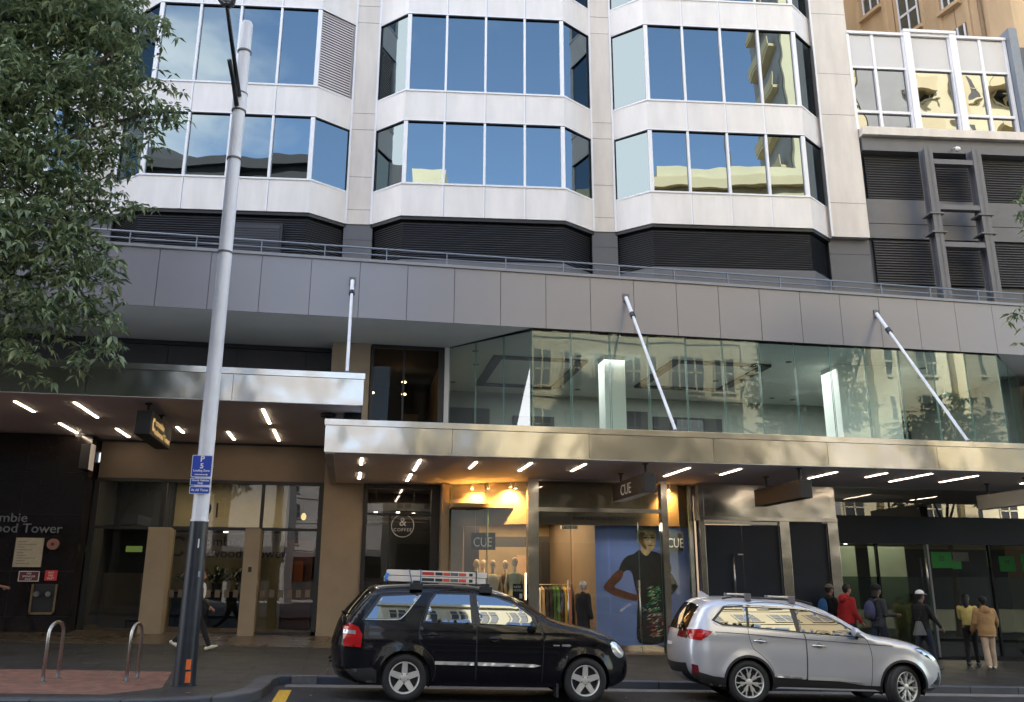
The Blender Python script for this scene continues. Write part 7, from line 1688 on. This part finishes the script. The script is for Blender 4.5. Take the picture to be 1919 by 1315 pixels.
    b.blob(S(c), (0.108 * s, 0.088 * s, 0.096 * s), 18, 12, f=lambda d, q: Vector((q.x, q.y, q.z * (0.55 if d.z < 0 and d.x > 0.1 else 1.0))))
    if hairlen: limb(b, [hy((-0.055, 0, 0.0)), hy((-0.075, 0, -0.12)), hy((-0.07, 0, -0.12 - hairlen))], [0.075, 0.075, 0.055])
    else: b.blob(S(hy((-0.055, 0, -0.02))), (0.055 * s, 0.07 * s, 0.06 * s), 12, 8)
    vs, fs = remeshed(b, 0.010, 'hair'); vs2 = vs
    # keep the face free
    keep = []
    for f_ in fs:
        cc = sum((vs[i] for i in f_), Vector()) / len(f_) / s - head; cc = Matrix.Rotation(-headturn, 3, 'Z') @ cc
        if not (cc.x > 0.045 and cc.z < 0.07): keep.append(f_)
    g.add(vs, keep); g.build('hair', hair, o, smooth=True)
    if hat:
        kind, hm = hat; g = MB(T)
        cc = hy((-0.012, 0, 0.050))
        if kind == 'cap':
            g.blob(S(cc), (0.113 * s, 0.094 * s, 0.098 * s), 20, 14, f=lambda d, q: Vector((q.x, q.y, q.z)) if d.z > -0.2 else Vector((q.x * 0.5, q.y * 0.5, -0.01)))
            pts = [hy((0.085, 0.075 * math.sin(a), 0.045)) for a in (-1.2, 1.2)]
            vv = []; n = 9
            for i in range(n):
                a = -1.25 + 2.5 * i / (n - 1); p1 = hy((0.055 + 0.03 * math.cos(a), 0.080 * math.sin(a), 0.052)); p2 = hy((0.075 + 0.095 * math.cos(a), 0.080 * math.sin(a), 0.038)); vv += [S(p1), S(p2), S(p2 + Vector((0, 0, 0.006))), S(p1 + Vector((0, 0, 0.008)))]
            g.add(vv, [(4 * i + a, 4 * (i + 1) + a, 4 * (i + 1) + (a + 1) % 4, 4 * i + (a + 1) % 4) for i in range(n - 1) for a in range(4)])
            g.blob(S(cc + Vector((0, 0, 0.085))), (0.008, 0.008, 0.005), 8, 4)
        else:
            g.blob(S(cc + Vector((-0.01, 0, 0.005))), (0.120 * s, 0.100 * s, 0.10 * s), 20, 12, f=lambda d, q: Vector((q.x, q.y, q.z if d.z > -0.25 else -0.03)))
            g.tube([S(cc + Vector((-0.01, 0, -0.028)) + Vector((0.118 * math.cos(a), 0.098 * math.sin(a), 0))) for a in [2 * math.pi * i / 20 for i in range(21)]], 0.010 * s, seg=6, cap=False)
        g.build('hat', hm, o, smooth=True)
    o2 = {'root': o, 'T': T, 'S': S, 'P': P, 'J': J, 's': s}
    return o2
def backpack(pr, label, cols):
    P, S, T = pr['P'], pr['S'], pr['T']; c = P(-0.20, 0, 1.20); w = T(S(c)); o = thing('backpack', label, 'backpack', w, pr['root'].rotation_euler.z)
    b = MB(LT(o)); b.blob((0, 0, 0.0), (0.115, 0.165, 0.24), 18, 12, f=lambda d, q: Vector((q.x * (0.45 if d.x > 0 else 1), q.y, q.z * (1.0 if d.z > 0 else 0.95)))); b.build('bag', cols[0], o, smooth=True)
    b = MB(LT(o)); b.blob((-0.08, 0, -0.10), (0.065, 0.125, 0.11), 14, 10); b.build('pocket', cols[1], o, smooth=True)
    for sd in (-1, 1):
        b = MB(LT(o)); b.tube([(0.02, sd * 0.10, 0.20), (0.13, sd * 0.11, 0.255), (0.26, sd * 0.12, 0.20), (0.345, sd * 0.13, 0.02), (0.24, sd * 0.16, -0.14), (0.03, sd * 0.12, -0.19)], 0.017, seg=8); b.build('strap', cols[1], o, smooth=True)
E_ = 0.0   # heading: 0 = walking to the right (+X)
cloth('c_black', (0.006, 0.006, 0.008)); cloth('c_char', (0.035, 0.04, 0.05)); cloth('c_red', (0.40, 0.018, 0.022)); cloth('c_navy', (0.015, 0.02, 0.04)); cloth('c_denim', (0.03, 0.04, 0.07))
cloth('c_yellow', (0.62, 0.52, 0.18)); cloth('c_tan', (0.40, 0.245, 0.115)); cloth('c_cream', (0.50, 0.38, 0.29)); cloth('c_white', (0.70, 0.68, 0.62)); cloth('c_blue', (0.03, 0.12, 0.35)); cloth('c_purple', (0.06, 0.065, 0.16)); cloth('c_grey', (0.10, 0.10, 0.10))
M['shoe_white'] = mat('shoe_white', (0.70, 0.66, 0.52), 0.5); M['shoe_dark'] = mat('shoe_dark', (0.02, 0.02, 0.022), 0.5); M['cap_white'] = mat('cap_white', (0.70, 0.70, 0.73), 0.7); M['cap_grey'] = mat('cap_grey', (0.12, 0.10, 0.09), 0.8)
person('woman in black jacket and white sneakers striding right, half hidden behind the lamp post', -3.06, 19.95, E_, 1.64, 'c_black', 'c_black', 'shoe_white', hair='hair_brown', hairlen=0.10, arms=((0.35, 0.1, 0.5), (-0.35, 0.1, 0.3)), legs=((0.42, 0.05), (-0.38, 0.42)), under='c_white', fat=0.9)
person('grey haired person in a long black coat beside the blue poster, behind the black car', 5.42, 20.2, R(25), 1.62, 'c_black', 'c_black', 'shoe_dark', hair='hair_grey', arms=((0.05, 0.12, 0.2), (0.0, 0.1, 0.2)), legs=((0.08, 0.0), (-0.08, 0.05)), hem=0.60, puffy=0.02, fat=1.05)
p3 = person('person in dark jacket, grey cap and blue backpack, furthest left of the walking group', 11.95, 20.75, R(8), 1.76, 'c_black', 'c_navy', 'shoe_dark', skin='skin_dark', hat=('cap', 'cap_grey'), arms=((0.2, 0.1, 0.4), (-0.2, 0.1, 0.4)), puffy=0.015)
backpack(p3, 'bright blue backpack on the person in the grey cap', ('c_blue', 'c_navy'))
person('man in a red hooded jacket behind the bonnet of the silver car', 12.10, 20.2, R(5), 1.80, 'c_red', 'c_navy', 'shoe_dark', arms=((0.08, 0.12, 0.55), (-0.25, 0.1, 0.4)), puffy=0.02, hood=True, fat=1.05)
p5 = person('man in a dark beanie and charcoal top with a purple grey backpack', 12.42, 19.45, R(8), 1.84, 'c_char', 'c_navy', 'shoe_dark', skin='skin_dark', hairlen=0.05, hat=('beanie', 'c_black'), arms=((0.10, 0.15, 1.45), (0.0, 0.1, 0.25)), puffy=0.01)
backpack(p5, 'purple grey backpack on the man in the dark beanie', ('c_purple', 'c_char'))
p6 = person('man in a white cap and black sweater swinging his arm', 13.18, 18.9, R(10), 1.75, 'c_black', 'c_navy', 'shoe_dark', skin='skin_dark', hat=('cap', 'cap_white'), arms=((0.42, 0.2, 0.25), (-0.1, 0.1, 0.2)), legs=((0.25, 0.05), (-0.3, 0.3)), fat=1.08)
T_, S_, P_ = p6['T'], p6['S'], p6['P']
c = T_(S_(P_(-0.24, -0.12, 0.93))); o = thing('shoulder_bag', 'grey shoulder bag hanging behind the man in the white cap', 'bag', c, R(10))
b = MB(LT(o)); b.add([(-0.17, -0.07, -0.16), (0.17, -0.07, -0.16), (0.19, 0.07, -0.16), (-0.17, 0.07, -0.16), (-0.05, -0.04, 0.16), (0.07, -0.04, 0.16), (0.07, 0.04, 0.16), (-0.05, 0.04, 0.16)], [(0, 3, 2, 1), (4, 5, 6, 7), (0, 1, 5, 4), (1, 2, 6, 5), (2, 3, 7, 6), (3, 0, 4, 7)]); b.build('pouch', 'c_grey', o, bev=0.03, smooth=True)
b = MB(LT(o)); b.tube([(-0.03, 0, 0.15), (0.10, -0.02, 0.32), (0.20, 0.14, 0.56), (0.24, 0.28, 0.60)], 0.010, seg=6); b.build('strap', 'c_black', o)
person('woman with long dark hair in a yellow top and black trousers', 15.18, 19.95, R(40), 1.66, 'c_yellow', 'c_black', 'shoe_dark', hairlen=0.26, arms=((0.1, 0.1, 0.3), (0.5, 0.1, 0.9)), legs=((0.1, 0.0), (-0.12, 0.1)), hem=0.98, sleeve=0.95, fat=0.9, puffy=0.012)
person('person in a tan hooded jacket and cream flared trousers seen from behind', 15.22, 19.40, R(68), 1.62, 'c_tan', 'c_cream', 'shoe_white', hat=('beanie', 'hair_black'), arms=((0.45, 0.35, 0.6), (0.1, 0.25, 0.5)), legs=((0.10, 0.0), (-0.16, 0.06)), hem=0.78, puffy=0.045, flare=0.03, hood=True, fat=1.05)
person('person mostly cut off by the left edge, one bent forearm showing before the granite wall', -7.60, 21.1, E_, 1.72, 'c_char', 'c_denim', 'shoe_dark', arms=((0.45, 0.1, 0.9), (-0.3, 0.1, 0.3)), legs=((0.3, 0.05), (-0.3, 0.3)), sleeve=0.8)
